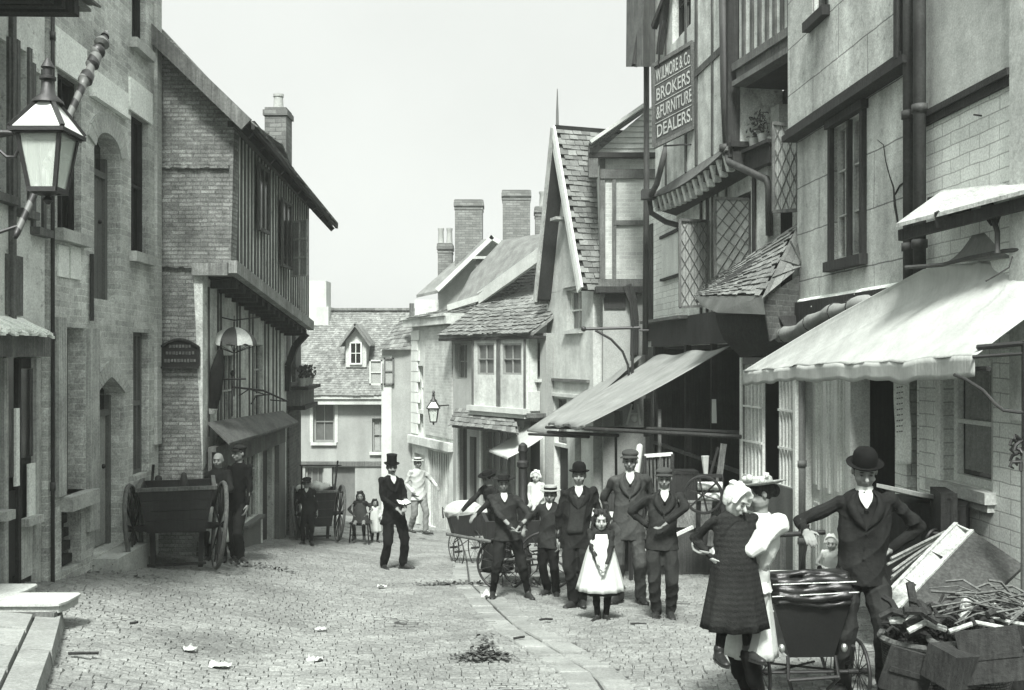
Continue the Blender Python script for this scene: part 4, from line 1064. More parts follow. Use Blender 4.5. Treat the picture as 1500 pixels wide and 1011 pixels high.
casement((996, 322, 450, 17.6), (1037, 324, 448, 18.0), r)
casement((1048, 290, 406, 16.9), (1099, 292, 380, 15.9), r)
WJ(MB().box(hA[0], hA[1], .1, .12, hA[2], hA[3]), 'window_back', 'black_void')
# downpipes
b = MB().tube([P(947, 90, 20.9), P(947, 270, 20.9), P(945, 520, 20.9)], .06, 10); W_(b, 'downpipe', 'pipe', r, smooth=True)
b = MB().tube([P(976, 215, 19.4), P(962, 270, 19.2), P(951, 290, 20.2), P(954, 312, 20.2), P(975, 325, 20.2), P(1000, 332, 20.1)], .055, 8); b.box(P(940, 0, 20).x, P(960, 0, 20).x, 19.9, 20.15, P(0, 292, 20).z, P(0, 278, 20).z); W_(b, 'downpipe', 'pipe', r, smooth=False)
b = MB().tube([P(1058, -80, 15.75), P(1062, 140, 15.75), P(1066, 228, 15.75)], .07, 10); b.tube([P(1066, 228, 15.7), P(1068, 238, 15.6), P(1123, 263, 15.0), P(1126, 275, 15.0), P(1127, 345, 15.0)], .055, 8); b.tube([P(1062, 212, 15.75), P(1062, 222, 15.75)], .09, 10)
W_(b, 'downpipe', 'pipe', r, smooth=True)
# open shop below: dark room behind
z0 = 0.
uo = JL.u(958)
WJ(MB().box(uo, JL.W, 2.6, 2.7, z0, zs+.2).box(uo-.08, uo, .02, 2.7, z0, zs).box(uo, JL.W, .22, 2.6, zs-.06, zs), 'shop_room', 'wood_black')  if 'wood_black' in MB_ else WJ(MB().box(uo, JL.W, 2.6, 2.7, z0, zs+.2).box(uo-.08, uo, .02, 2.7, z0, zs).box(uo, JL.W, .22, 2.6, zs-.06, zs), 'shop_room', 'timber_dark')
WJ(MB().box(0, uo-.081, .0, .2, z0, zs-.002), 'pier', 'timber_grey')
WJ(MB().box(uo-.01, JL.W, -.06, -.002, zs-.0, zs+.55), 'fascia_board', 'timber_dark')
WJ(MB().box(uo-.3, JL.u(1012), -.25, -.061, zs+.5, zs+.56), 'fascia_ledge', 'timber_grey')
WJ(MB().box(JL.u(1002), JL.u(1005), .0, .1, z0, zs).box(JL.u(1040), JL.u(1043), .0, .1, z0, zs), 'shop_post', 'timber_dark')
WJ(MB().box(uo, JL.W, -.02, .04, 2.25, 2.31), 'rail', 'timber_grey')
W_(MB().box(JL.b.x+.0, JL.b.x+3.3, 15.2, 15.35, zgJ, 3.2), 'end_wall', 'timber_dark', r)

# near bay with the striped upper jetty
K2 = Fac(1083, 15.5, 1167, 13.75, zgJ)
mK = Matrix.Translation((K2.a.x, K2.a.y, zgJ)) @ Matrix.Rotation(K2.ang, 4, 'Z')
r2 = K2.house('striped_jetty_house', 'narrow close studded jetty bay between the oriel house and the plaster house', 'house')
zj = K2.z(1124, 72)
MB().box(0, K2.W, 0, .6, zj, T).build('jetty_wall', 'plaster_warm', r2)
b = MB()
for px in (1089, 1101, 1112, 1123, 1134, 1145, 1156): u = K2.u(px); b.box(u, u+.085, -.03, -.001, zj+.02, T)
b.each('stud', 'stud_grey', r2)
b = MB(); b.box(-.05, K2.W, -.1, -.002, zj-.06, zj+.06).box(-.0, K2.W, -.05, .1, zj-.22, zj-.061).box(0, K2.W, -.12, .1, zj-.30, zj-.221)
b.build('jetty_moulding', 'timber_grey', r2)
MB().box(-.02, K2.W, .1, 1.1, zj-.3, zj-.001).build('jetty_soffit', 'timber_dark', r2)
MB().box(-.3, K2.W+.0, .75, .9, 0, zj-.301).build('lower_wall', 'timber_dark', r2)
q = K2.rect(1085, 1128, 222, 240); za = EYE+(HY-218)/F*15.2-zgJ
MB().box(-.1, .75, .12, .75, za-.28, za).box(-.14, .8, .05, .76, za, za+.05).build('balcony_front', 'timber_dark', r2)
MB().box(0.02, .3, .5, .74, za+.06, zj-.6).build('plaster_panel', 'plaster_warm', r2)
u = .62; MB().box(u, u+.26, .55, .74, 3.4, za-.3).build('white_post', 'plaster_warm', r2)
casement((1133, 180, 310, 14.3), (1169, 185, 308, 13.95), r2, nz=4)
# plants on that balcony
w2 = Matrix.Translation((K2.a.x, K2.a.y, zgJ)) @ Matrix.Rotation(K2.ang, 4, 'Z')
for i, t in enumerate((.12, .42)):
    o = w2 @ V((t, .18, za+.051)); t_ = thing('flower_pot', ('far', 'near')[i]+' potted plant on the balcony under the striped jetty', 'plant', o, 0, 'plants on the jetty balcony')
    MB().lathe((0, 0, 0), [(.06, 0), (.085, .15), (.075, .15)], 12).build('pot', 'pot', t_)
    b = MB()
    for k in range(60):
        a = R.uniform(0, 6.28); rr = R.uniform(0, .12); c = V((math.cos(a)*rr, math.sin(a)*rr, .15+R.uniform(0, .35))); d = V((R.uniform(-1, 1), R.uniform(-1, 1), R.uniform(-1, 1))).normalized()*.04
        e = d.orthogonal().normalized()*.02; b.add([c-d, c+e, c+d, c-e], [(0, 1, 2, 3)])
    b.build('foliage', 'leaf', t_)
# tiled hood over the corner
TL, TR, BR, BL = P(1043, 410, 16.9), P(1170, 326, 13.95), P(1119, 430, 13.0), P(1018, 433, 15.9)
TR2 = P(1171, 392, 13.55)
b = MB().tiles(TL, TR, BR, BL, 12, 17, .014, jit=.02, sag=.015)
b.tiles(TR, TR2+V((.05, 0, 0)), TR2, BR, 4, 3, .02)
W_(b, 'hood_tiles', 'tile_light', r2)
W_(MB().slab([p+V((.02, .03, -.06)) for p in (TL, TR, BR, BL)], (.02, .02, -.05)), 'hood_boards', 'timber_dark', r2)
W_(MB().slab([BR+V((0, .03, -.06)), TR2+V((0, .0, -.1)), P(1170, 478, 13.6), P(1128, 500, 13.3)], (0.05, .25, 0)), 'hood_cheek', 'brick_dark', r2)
W_(MB().slab([P(1017, 434, 15.85), P(1118, 433, 13.0), P(1125, 461, 13.2), P(1050, 458, 14.4), P(1030, 450, 15.6)], (.05, .06, 0)), 'hood_fascia', 'canvas_grey', r2)
n = 8; b = MB(); pts0 = []
prof = [(1048, 460, 1140, 463), (1052, 478, 1146, 475), (1060, 498, 1154, 488), (1074, 512, 1160, 500), (1086, 524, 1168, 512)]
vs = []
for a0, b0, a1, b1 in prof: vs += [P(a0, b0, 14.6), P(a1, b1, 13.35)]
b.add(vs, [(2*i, 2*i+1, 2*i+3, 2*i+2) for i in range(4)])
b.slab([P(1048, 460, 14.6), P(1140, 463, 13.35), P(1168, 512, 13.35), P(1168, 462, 13.5)], (.1, .3, 0))
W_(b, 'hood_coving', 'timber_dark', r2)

# hanging sign board
SG = [P(957, 97, 18.3), P(1015, 62, 17.55), P(1018, 186, 17.55), P(959, 215, 18.3)]
t = thing('shop_sign', 'dark hanging brokers and furniture dealers sign board beside the oriel', 'sign', P(988, 200, 18))
nr = (SG[1]-SG[0]).cross(SG[3]-SG[0]).normalized()
if nr.y > 0: nr = -nr
W_(MB().slab(SG, -nr*.05), 'board', 'sign_field', t)
b = MB()
for i in range(4): b.beam(SG[i]+nr*.005, SG[(i+1) % 4]+nr*.005, .07, .05, up=nr)
W_(b, 'frame', 'timber_grey', t)
def text_on(root, body, quad, s0, s1, t0, t1, lift=.012, mat='letter', name='lettering'):
    cu = bpy.data.curves.new('t', 'FONT'); cu.body = body; o = bpy.data.objects.new('t', cu); COL.objects.link(o)
    cu.extrude = .0; cu.offset = .012
    dg = bpy.context.evaluated_depsgraph_get(); dg.update(); me = bpy.data.meshes.new_from_object(o.evaluated_get(dg))
    bpy.data.objects.remove(o)
    vs = [v.co.copy() for v in me.vertices]; x0 = min(v.x for v in vs); x1 = max(v.x for v in vs); y0 = min(v.y for v in vs); y1 = max(v.y for v in vs)
    b = MB(); out = []
    for v in vs:
        s = s0+(s1-s0)*(v.x-x0)/(x1-x0); tt = t1+(t0-t1)*(v.y-y0)/(y1-y0)
        out.append(quad[0].lerp(quad[1], s).lerp(quad[3].lerp(quad[2], s), tt)+nr*lift)
    b.add(out, [tuple(p.vertices) for p in me.polygons]); bpy.data.meshes.remove(me)
    return W_(b, name, mat, root)
mt('letter', .36, rough=.6, var=.12)
text_on(t, 'W.ILMORE & Co', SG, .07, .93, .07, .225)
text_on(t, 'BROKERS', SG, .08, .92, .305, .46)
text_on(t, '&FURNITURE', SG, .07, .96, .53, .685)
text_on(t, 'DEALERS.', SG, .08, .95, .755, .91)
b = MB()
for tt in (.255, .495, .725): b.beam(SG[0].lerp(SG[3], tt)+nr*.004, SG[1].lerp(SG[2], tt)+nr*.004, .012, .012, up=nr)
W_(b, 'rule', 'letter', t)
W_(MB().tube([P(972, 214, 18.2), P(1000, 212, 17.8), P(1012, 212, 17.5)], .015).tube([P(965, 100, 18.2), P(966, 60, 18), P(972, 30, 17.9)], .02), 'sign_iron', 'iron', t)

# ------------------------------------------------------------ right: plaster house
K = Fac(1168, 13.72, 1346, 10.12, gz(4, 12)-.4)
r = K.house('plaster_house', 'scored plaster house with a jettied upper floor and a ragged fascia', 'house')
T = 9.5-K.zb
zs = K.z(1246, 146)   # string
zf = K.z(1246, 432)   # ragged foot of the plaster
hw = K.rect(1222, 1266, 175, 378)
h0 = K.rect(1204, 1228, -120, 20)
wall(MB(), 0, K.W, zf, zs, [hw], .25).build('plaster_wall', 'render_scored', r)
wall(MB(), -.03, K.u(1317, .12), zs+.05, T, [h0], .36, -.12).build('jetty_wall', 'render_scored', r)
MB().box(-.05, K.u(1322, .2), -.2, -.002, zs-.1, zs-.02).box(-.04, K.u(1320, .16), -.16, -.1205, zs-.0195, zs+.049).each('string_course', 'timber_dark', r)
MB().box(K.u(1317, .12), K.u(1320, .12)+.03, -.18, .1, zs, T).build('edge_board', 'timber_dark', r)
MB().box(K.u(1322), K.W, 0.02, .25, zs+.0, T).build('recess_wall', 'brick_dark', r)
MB().box(0.01, K.W-.01, .26, 3, zf-.0, T).build('house_body', 'render_scored', r)
b = MB(); u0, u1, z0, z1 = hw
b.box(u0-.07, u0, -.06, .12, z0-.05, z1+.1).box(u1, u1+.07, -.06, .12, z0-.05, z1+.1).box(u0-.1, u1+.12, -.09, .1, z1+.002, z1+.1).box(u0-.12, u1+.1, -.1, .1, z0-.12, z0-.001)
b.each('window_casing', 'timber_dark', r)
um = (u0+u1)/2
window(r, (u0, um-.02, z0, z1), y=.04, nx=2, nz=3, fm='timber_light', fw=.045)
window(r, (um+.02, u1, z0, z1), y=.04, nx=2, nz=3, fm='timber_light', fw=.045)
MB().box(um-.02, um+.02, -.02, .12, z0, z1).build('mullion', 'timber_dark', r)
window(r, h0, y=-.04, nx=2, nz=3, fm='timber_grey'); MB().box(h0[0]-.1, h0[1]+.05, -.22, -.1205, h0[2]-.12, h0[2]).build('sill', 'timber_dark', r)
# ragged plaster foot
b = MB(); n = 44; 
for i in range(n):
    a = K.W*i/n; c_ = K.W*(i+1)/n-.001; d = .05+.05*math.sin(i*.9)+R.uniform(0, .05)
    b.hexa([(a, -.07-R.uniform(0, .04), zf-d), (c_, -.07, zf-d-.01), (c_, -.002, zf-.02), (a, -.002, zf-.02), (a, -.05, zf+.02), (c_, -.05, zf+.03), (c_, -.002, zf+.05), (a, -.002, zf+.05)])
b.build('plaster_lip', 'lintel_stone', r)
b = MB(); pts = [(1285, 205), (1294, 212), (1297, 235), (1303, 258), (1309, 275), (1311, 300), (1316, 330)]
q = [K.pt(a, c_, .006) for a, c_ in pts]
b.tube(q, [.003, .004, .005, .006, .009, .016, .012], 5); b.tube([K.pt(1311, 285, .006), K.pt(1318, 272, .006), K.pt(1324, 268, .006)], .01, 5)
b.build('crack', 'timber_dark', r)
# fascia and ground floor
zd = K.z(1246, 548)
MB().box(-.3, K.W, -.1, .2, zd+.32, zf-.0).box(-.25, K.W, -.22, -.101, zd+.5, zd+.6).build('fascia_board', 'timber_dark', r)
hD = (K.u(1247), K.u(1311), 0, zd+.3); hN = K.rect(1318, 1326, 560, 700)
wall(MB(), K.u(1174), K.W, 0, zd+.318, [(K.u(1180), K.u(1311), 0, zd+.31), (K.u(1328), K.u(1343), .9, zd+.1)], .2).build('ground_wall', 'brick_white', r)
MB().box(hD[0], K.u(1311)+.2, 1.2, 1.3, 0, zd+.3).box(K.u(1311)+.01, K.u(1311)+.05, .2, 1.2, 0, zd+.3).box(hD[0]-.05, hD[0], .2, 1.2, 0, zd+.3).build('doorway_dark', 'wood_dark', r)
u0, u1 = K.u(1181), K.u(1246)
b = MB(); n = 4
for i in range(n):
    a = u0+(u1-u0)*i/n; w = (u1-u0)/n-.02
    b.box(a, a+w, .08, .14, 0, zd+.3); 
    for za, zc in ((.2, 1.45), (1.62, zd+.15)):
        b.box(a+.07, a+w-.07, .055, .079, za, zc); b.box(a+.12, a+w-.12, .04, .0549, za+.06, zc-.06)
b.build('folding_shutters', 'paint_white', r)
MB().box(u0-.06, u0-.002, -.04, .2, 0, zd+.3).box(u1+.0, u1+.07, -.03, .2, 0, zd+.3).build('door_post', 'paint_white', r)
h = (K.u(1328), K.u(1343), .9, zd+.1); window(r, h, y=.1, nx=2, nz=3, fm='timber_dark')
b = MB().tube([(K.u(1174, .1), -.1, .1), (K.u(1174, .1), -.1, zd+.3)], .055, 10)
for z_ in (.9, 1.9): b.tube([(K.u(1174, .1), -.1, z_), (K.u(1174, .1), -.1, z_+.08)], .07, 10)
b.build('downpipe', 'paint_grey', r, smooth=True)
for px, rr in ((1331, .055), (1347, .06)):
    b = MB().tube([(K.u(px, .12), -.12, zd), (K.u(px, .12), -.12, T)], rr, 10)
    for z_ in (3.1, 4.3, 5.6): b.tube([(K.u(px, .12), -.12, z_+rr), (K.u(px, .12), -.12, z_+rr+.08)], rr+.015, 10)
    b.build('downpipe', 'pipe', r, smooth=True)
# barred shop window in front
S = Fac(1086, 15.0, 1166, 13.25, K.zb)
r = S.house('shop_bay', 'pale barred shop window bay under the tiled corner hood', 'shop window')
zt = S.z(1126, 545); z0 = S.z(1126, 706)
hs = [S.rect(1090, 1113, 545, 700), S.rect(1139, 1163, 545, 700)]
wall(MB(), 0, S.W, 0, zt+.2, [(S.u(1089), S.u(1165), z0, zt+.1)], .1).build('stallriser', 'paint_grey', r)
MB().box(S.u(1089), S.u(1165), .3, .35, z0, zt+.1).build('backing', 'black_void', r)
for a, c_ in ((1088, 1115), (1139, 1165)):
    u0, u1 = S.u(a), S.u(c_); b = MB()
    for i in range(6): u = u0+(u1-u0-.03)*i/5; b.box(u, u+.03, .02, .06, z0, zt+.1)
    for k in range(4): z_ = z0+(zt-z0)*k/3; b.box(u0, u1, .0, .019, z_-.015, z_+.015)
    w_ = b.build('window', 'paint_white', r); MB().box(u0, u1, .07, .08, z0, zt+.1).build('pane', 'glass', w_)
MB().box(-.02, .05, -.02, .12, 0, zt+.2).box(S.W-.05, S.W+.02, -.02, .12, 0, zt+.2).build('corner_post', 'paint_white', r)
MB().box(0, S.W, .11, 1.2, zt+.05, zt+.19).build('bay_top', 'timber_dark', r)

# ------------------------------------------------------------ right: white brick house, nearest
Lf_ = Fac(1346.5, 10.1, 1800, 6.05, gz(4, 9)-.35)
r = Lf_.house('white_brick_house', 'whitewashed brick house nearest on the right with a tall sash window', 'house')
T = 8-Lf_.zb
hw = Lf_.rect(1382, 1452, 528, 712)
zs = Lf_.z(1417, 140)
u87 = Lf_.u(1487)
wall(MB(), 0, Lf_.W, 0, 3.1, [hw], .25).build('lower_wall', 'brick_white', r)
wall(MB(), 0, Lf_.W, 3.1, zs, [], .25).build('upper_brick', 'brick_white', r)
MB().box(0, Lf_.W, 0, .25, zs, T).build('plaster_wall', 'render_light', r)
MB().box(0, Lf_.W, .26, 3, 0, T-.01).build('house_body', 'render_light', r)
MB().box(0, u87, -.07, -.002, zs-.03, zs+.03).box(0, u87, -.04, -.002, zs-.1, zs-.031).build('string_course', 'timber_dark', r)
MB().box(u87+.002, u87+.7, -.05, -.002, 2.4, T).build('pier', 'render_light', r)
window(r, hw, y=.1, nx=1, nz=2, sash=True, fm='paint_white', fw=.07)
u0, u1, z0, z1 = hw
b = MB()
n = 36
for i in range(n):
    a = u0+.12+(u1-u0-.2)*i/n; c_ = u0+.12+(u1-u0-.2)*(i+1)/n
    ya, yb = .158-.03*abs(math.sin(i*.55)), .158-.03*abs(math.sin((i+1)*.55))
    b.add([(a, ya, z0+.12), (c_, yb, z0+.12), (c_, yb, z1-.06), (a, ya, z1-.06)], [(0, 1, 2, 3)])
b.build('curtain', 'curtain_dim', r) if 'curtain_dim' in MB_ else b.build('curtain', 'timber_light', r)
b = MB(); b.box(u0-.1, u0, -.03, .1, z0-.02, z1+.1).box(u1, u1+.03, -.0, .1, z0, z1); b.each('window_casing', 'paint_white', r)
MB().box(u0-.16, u1+.08, -.1, .1, z0-.1, z0-.001).box(u0-.12, u1+.05, -.06, .1, z0-.17, z0-.101).build('sill', 'sill_stone', r)
# iron hook high on the wall
t = thing('iron_hook', 'black iron hook bracket high on the white brick wall', 'hook', P(1470, 215, 9.0))
W_(MB().tube([P(1471, 158, 9.15), P(1471, 212, 9.15)], .012).ell(P(1470, 216, 9.15), .025, .025, .025).tube([P(1471, 195, 9.12), P(1452, 196, 9.0)], .014).ring(P(1448, 197, 8.95), (0, 1, 0), .022, .009).tube([P(1426, 168, 8.9), P(1440, 170, 8.9), P(1460, 165, 9), P(1477, 155, 9.1)], .008), 'hook', 'iron', t)
# boarded hood
t = thing('boarded_hood', 'sloping board hood on the white brick wall above the white awning', 'canopy', P(1420, 300, 9.0))
b = MB(); A0, A1 = P(1312, 328, 9.3), P(1560, 262, 7.6); B1, B0 = P(1560, 232, 8.3), P(1395, 268, 9.7)
b.slab([A0, A1, B1, B0], (0, 0, -.035)); W_(b, 'boards', 'timber_light', t)
b = MB().beam(A0+V((.06, .05, -.10)), A1+V((.06, .05, -.09)), .05, .1); W_(b, 'hood_edge', 'timber_dark', t)
W_(MB().beam(P(1380, 322, 8.8), P(1420, 300, 9.2), .12, .14).beam(P(1445, 300, 8.8), P(1462, 322, 8.6), .09, .12), 'joists', 'timber_dark', t)
for i, (p, q_) in enumerate((((1395, 266, 9.72), (1560, 220, 8.2)), ((1400, 266, 9.5), (1560, 215, 8.1)), ((1442, 237, 9.2), (1560, 200, 8.1)))):
    pass
W_(MB().beam(P(1398, 266, 9.6), P(1560, 216, 8.15), .05, .05).beam(P(1442, 238, 9.25), P(1560, 205, 8.2), .05, .05).beam(P(1360, 292, 9.75), P(1560, 240, 8.35), .03, .03), 'ledge_battens', 'timber_dark', t)
W_(MB().tube([P(1326, 392, 9.2), P(1380, 388, 9.0), P(1420, 378, 8.8), P(1470, 368, 8.4), P(1560, 360, 7.8)], .018).tube([P(1452, 310, 8.5), P(1461, 340, 8.4), P(1461, 372, 8.35)], .022), 'awning_rod', 'pipe', t)
W_(MB().tube([P(1483, 376, 8.2), P(1478, 392, 8.15), P(1462, 402, 8.1), P(1444, 412, 8.1)], .006), 'cord', 'timber_dark', t)
mt('curtain_far', .3)
# ------------------------------------------------------------ awnings
def cloth(name, mat, label, corners, nx=28, ny=20, sag=.12, fn=None, group=None, valance=None, cat='awning', th=.006):
    TLc, TRc, BRc, BLc = corners; b = MB(); vs = []
    for j in range(ny+1):
        for i in range(nx+1):
            s, t = i/nx, j/ny; p = TLc.lerp(TRc, s).lerp(BLc.lerp(BRc, s), t)
            p.z -= sag*math.sin(math.pi*t)*(.7+.3*math.sin(math.pi*s))
            if fn: p = fn(p, s, t)
            vs.append(p)
    f = lambda o: [(o+j*(nx+1)+i, o+j*(nx+1)+i+1, o+(j+1)*(nx+1)+i+1, o+(j+1)*(nx+1)+i) for j in range(ny) for i in range(nx)]
    b.add(vs, f(0))
    if valance:
        base = ny*(nx+1); v2 = []; m_n = 4
        for k in range(m_n+1):
            for i in range(nx+1):
                s = i/nx; p = vs[base+i].copy(); d = valance(s)*k/m_n; p.z -= d; p += V((.007*math.sin(s*43)+.005*math.sin(s*97), -.006*math.sin(s*31)*k/m_n, 0)); v2.append(p)
        b.add(v2, [(k*(nx+1)+i, k*(nx+1)+i+1, (k+1)*(nx+1)+i+1, (k+1)*(nx+1)+i) for k in range(m_n) for i in range(nx)])
    c = sum(vs, V((0, 0, 0)))/len(vs)
    t = thing(name, label, cat, c, 0, group)
    o = W_(b, 'canvas', mat, t); o.data.shade_smooth()
    m = o.modifiers.new('t', 'SOLIDIFY'); m.thickness = th
    return t
def wr(p, s, t):
    e = max(0, t-.72)/.28
    p.z += e*(.007*math.sin(s*34+t*9)+.006*math.sin(s*63+4*t))
    p.z += .012*math.sin(s*9+t*4)+.012*math.exp(-((s*7.3) % 1-.5)**2*900)-.03*math.sin(math.pi*((s*2.4) % 1))*t*(1-t)*2
    return p
TLc, TRc = P(1352, 395, 9.5), P(1640, 362, 7.6)
BLc, BRc = P(1088, 543, 13.6), P(1428, 520, 7.45)
t = cloth('white_awning', 'canvas_white', 'large white canvas awning stretched over the right hand pavement', [TLc, TRc, BRc, BLc], 70, 40, -.03, wr,
          valance=lambda s: .17+.010*math.sin(s*17)+.007*math.sin(s*41+1)+.006*math.sin(s*73))
W_(MB().tube([BLc+V((.1, 0, -.10)), BRc+V((.1, 0, -.10))], .02), 'front_bar', 'iron', t)
e0 = P(1430, 520, 7.45)
W_(MB().tube([P(1425, 523, 7.45), P(1500, 518, 7.2), P(1560, 514, 7.0)], .013).tube([P(1432, 509, 7.5), P(1500, 503, 7.2), P(1570, 498, 7.0)], .02), 'side_bar', 'iron', t)
W_(MB().tube([P(1398, 549, 7.6), P(1415, 556, 7.5), P(1440, 572, 7.4), P(1458, 592, 7.3), P(1470, 601, 7.25), P(1492, 604, 7.2), P(1500, 604, 7.2)], .013), 'curved_stay', 'iron', t)
# cast post with leaf ornament at the edge
t = thing('iron_post', 'black iron post with leaf ornament at the right edge', 'post', ground(1506, 1045)*1.0)
pb = P(1503, 600, 7.2)
t.location = (pb.x, pb.y, gz(pb.x, pb.y)); ROOT[t.name] = Matrix.Translation(t.location)
W_(MB().tube([(pb.x, pb.y, gz(pb.x, pb.y)), (pb.x, pb.y, P(0, 660, 7.2).z)], .035, 10), 'lower_post', 'paint_grey', t)
W_(MB().tube([(pb.x, pb.y, P(0, 660, 7.2).z), (pb.x, pb.y, P(0, 500, 7.2).z)], .03, 10), 'shaft', 'iron', t)
b = MB()
for k in range(10):
    a = k*.63; c_ = V((pb.x-.03, pb.y, P(0, 645+(k % 3)*16, 7.2).z)); d = V((-abs(math.cos(a)), math.sin(a)*.5, .5*math.sin(a*2)))*.07
    b.tube([c_, c_+d, c_+d*1.2+V((0, 0, -.03)), c_+d*.8+V((0, 0, -.045))], [.012, .014, .012, .006], 6)
W_(b, 'leaf_ornament', 'iron', t)
# rolled blind over the plaster shop
t = thing('rolled_blind', 'rolled up canvas blind under the ragged fascia of the plaster house', 'blind', P(1225, 460, 12))
b = MB(); pts = []; rs = []
for i in range(15):
    s = i/14; pts.append(P(1160+(1292-1160)*s, 492+(440-492)*s+3*math.sin(s*9), 13.5+(10.9-13.5)*s)-V((.16, 0, 0))); rs.append(.09+.02*math.sin(s*23))
b.tube(pts, rs, 10); W_(b, 'roll', 'canvas_grey', t, smooth=True)
b = MB()
for s in (.12, .4, .68, .9): i = int(s*14); b.ring(pts[i], pts[i+1]-pts[i], .1, .012, 14, 5)
W_(b, 'ties', 'timber_dark', t)
# small sheet of cloth above
cloth('cloth_sheet', 'canvas_grey', 'small grey canvas sheet slung beneath the board hood', [P(1425, 345, 9.0), P(1560, 318, 8.0), P(1560, 372, 7.9), P(1385, 386, 9.15)], 16, 10, .05)
# long poster
t = cloth('hanging_poster', 'paper', 'long narrow white printed bill hanging by the dark doorway', [P(1309, 556, 10.3), P(1332, 553, 10.15), P(1335, 680, 10.15), P(1312, 682, 10.3)], 6, 16, 0, lambda p, s, t_: p+V((0, .015*math.sin(t_*7), 0)), cat='poster')
b = MB()
a0, a1 = P(1316, 565, 10.2), P(1327, 563, 10.1)
for i in range(9):
    z_ = -.055*i-.02
    for k in range(3):
        s = .05+.3*k+R.uniform(0, .05); p = a0.lerp(a1, s)+V((-.03, -.02, z_)); q_ = a0.lerp(a1, s+.2)+V((-.03, -.02, z_)); b.beam(p, q_, .003, .012)
W_(b, 'print', 'timber_grey', t)

# furniture shop awnings
G_ = 'grey canvas awnings of the furniture shop'
cloth('shop_awning', 'canvas_grey', 'widest grey canvas awning sloping over the furniture shop', [P(958, 522, 21.3), P(1072, 508, 15.9), P(857, 625, 15.9), P(803, 620, 20.4)], 30, 24, .05, lambda p, s, t: p+V((0, 0, .025*math.sin(s*14))), G_, valance=lambda s: .05)
cloth('shop_awning', 'canvas_grey', 'narrow grey awning just beyond the widest one', [P(926, 522, 24.0), P(941, 521, 21.8), P(811, 634, 21.6), P(772, 629, 23.6)], 16, 16, .04, None, G_, valance=lambda s: .05)
cloth('shop_awning', 'canvas_white', 'small pale awning farthest down the right side of the street', [P(773, 622, 26.2), P(797, 640, 24.6), P(744, 671, 24.6), P(716, 660, 26.6)], 14, 12, .04, None, G_, valance=lambda s: .04)
t = thing('awning_poles', 'long dark poles propping the lower edge of the furniture shop awnings', 'poles', P(900, 632, 17))
b = MB()
for a, c_ in (((800, 626, 20.3), (948, 629, 17)), ((803, 633, 20.3), (905, 638, 17.5)), ((775, 636, 22), (862, 640, 19)), ((856, 628, 15.9), (1086, 640, 14.9)), ((948, 628, 16.2), (1086, 634, 15.2))):
    b.tube([P(*a), P(*c_)], .03, 8)
W_(b, 'poles', 'timber_dark', t)
W_(MB().tube([P(902, 640, 19), P(903, 745, 19)], .025).tube([P(966, 600, 16.3), P(967, 770, 16.3)], .03), 'uprights', 'timber_grey', t)
# ------------------------------------------------------------ people
def lerp(a, b, t): return a+(b-a)*t
def ik(a, b, l1, l2, hint):
    d = b-a; L = min(d.length, (l1+l2)*.998); dn = d.normalized(); x = (l1*l1-l2*l2+L*L)/(2*L); h = math.sqrt(max(l1*l1-x*x, 0))
    hp = V(hint)-dn*V(hint).dot(dn)
    hp = hp.normalized() if hp.length > 1e-4 else dn.orthogonal().normalized()
    return a+dn*x+hp*h, a+dn*L
def hand(b, w, d, s, k, side, curl=.5, vx=1):
    """palm and five fingers; d: along the forearm, s: across toward the thumb, k: scale"""
    n = d.cross(s).normalized()*side; s = n.cross(d).normalized()*side
    L = .19*k; pl = w+d*L*.25
    m = Matrix((s, n, d)).transposed().to_4x4()
    b.ell(pl, .040*k, .017*k, .052*k, m, 10)
    for i in range(4):
        o = (i-1.5)*.02*k; l = (.040, .045, .041, .032)[3-i]*k*1.05
        p = w+d*L*.47-s*o*-1; p = w+d*(L*.46)+s*o
        rr = .0085*k*vx; a = .15+curl*.5; dd = (d*math.cos(a)+n*math.sin(a)); p2 = p+dd*l
        a += curl*.9; dd = (d*math.cos(a)+n*math.sin(a)); p3 = p2+dd*l*.62; a += curl*.7; dd = (d*math.cos(a)+n*math.sin(a)); p4 = p3+dd*l*.42
        b.cap(p, p2, rr*1.05, rr, 6).cap(p2, p3, rr, rr*.92, 6).cap(p3, p4, rr*.92, rr*.8, 6)
    p = w+d*L*.14+s*.03*k; p2 = p+(s*.75+d*.75+n*.3).normalized()*.036*k; p3 = p2+(d*.9+s*.25+n*.3).normalized()*.028*k
    b.cap(p, p2, .0125*k, .0105*k*vx, 6).cap(p2, p3, .0105*k, .009*k*vx, 6)

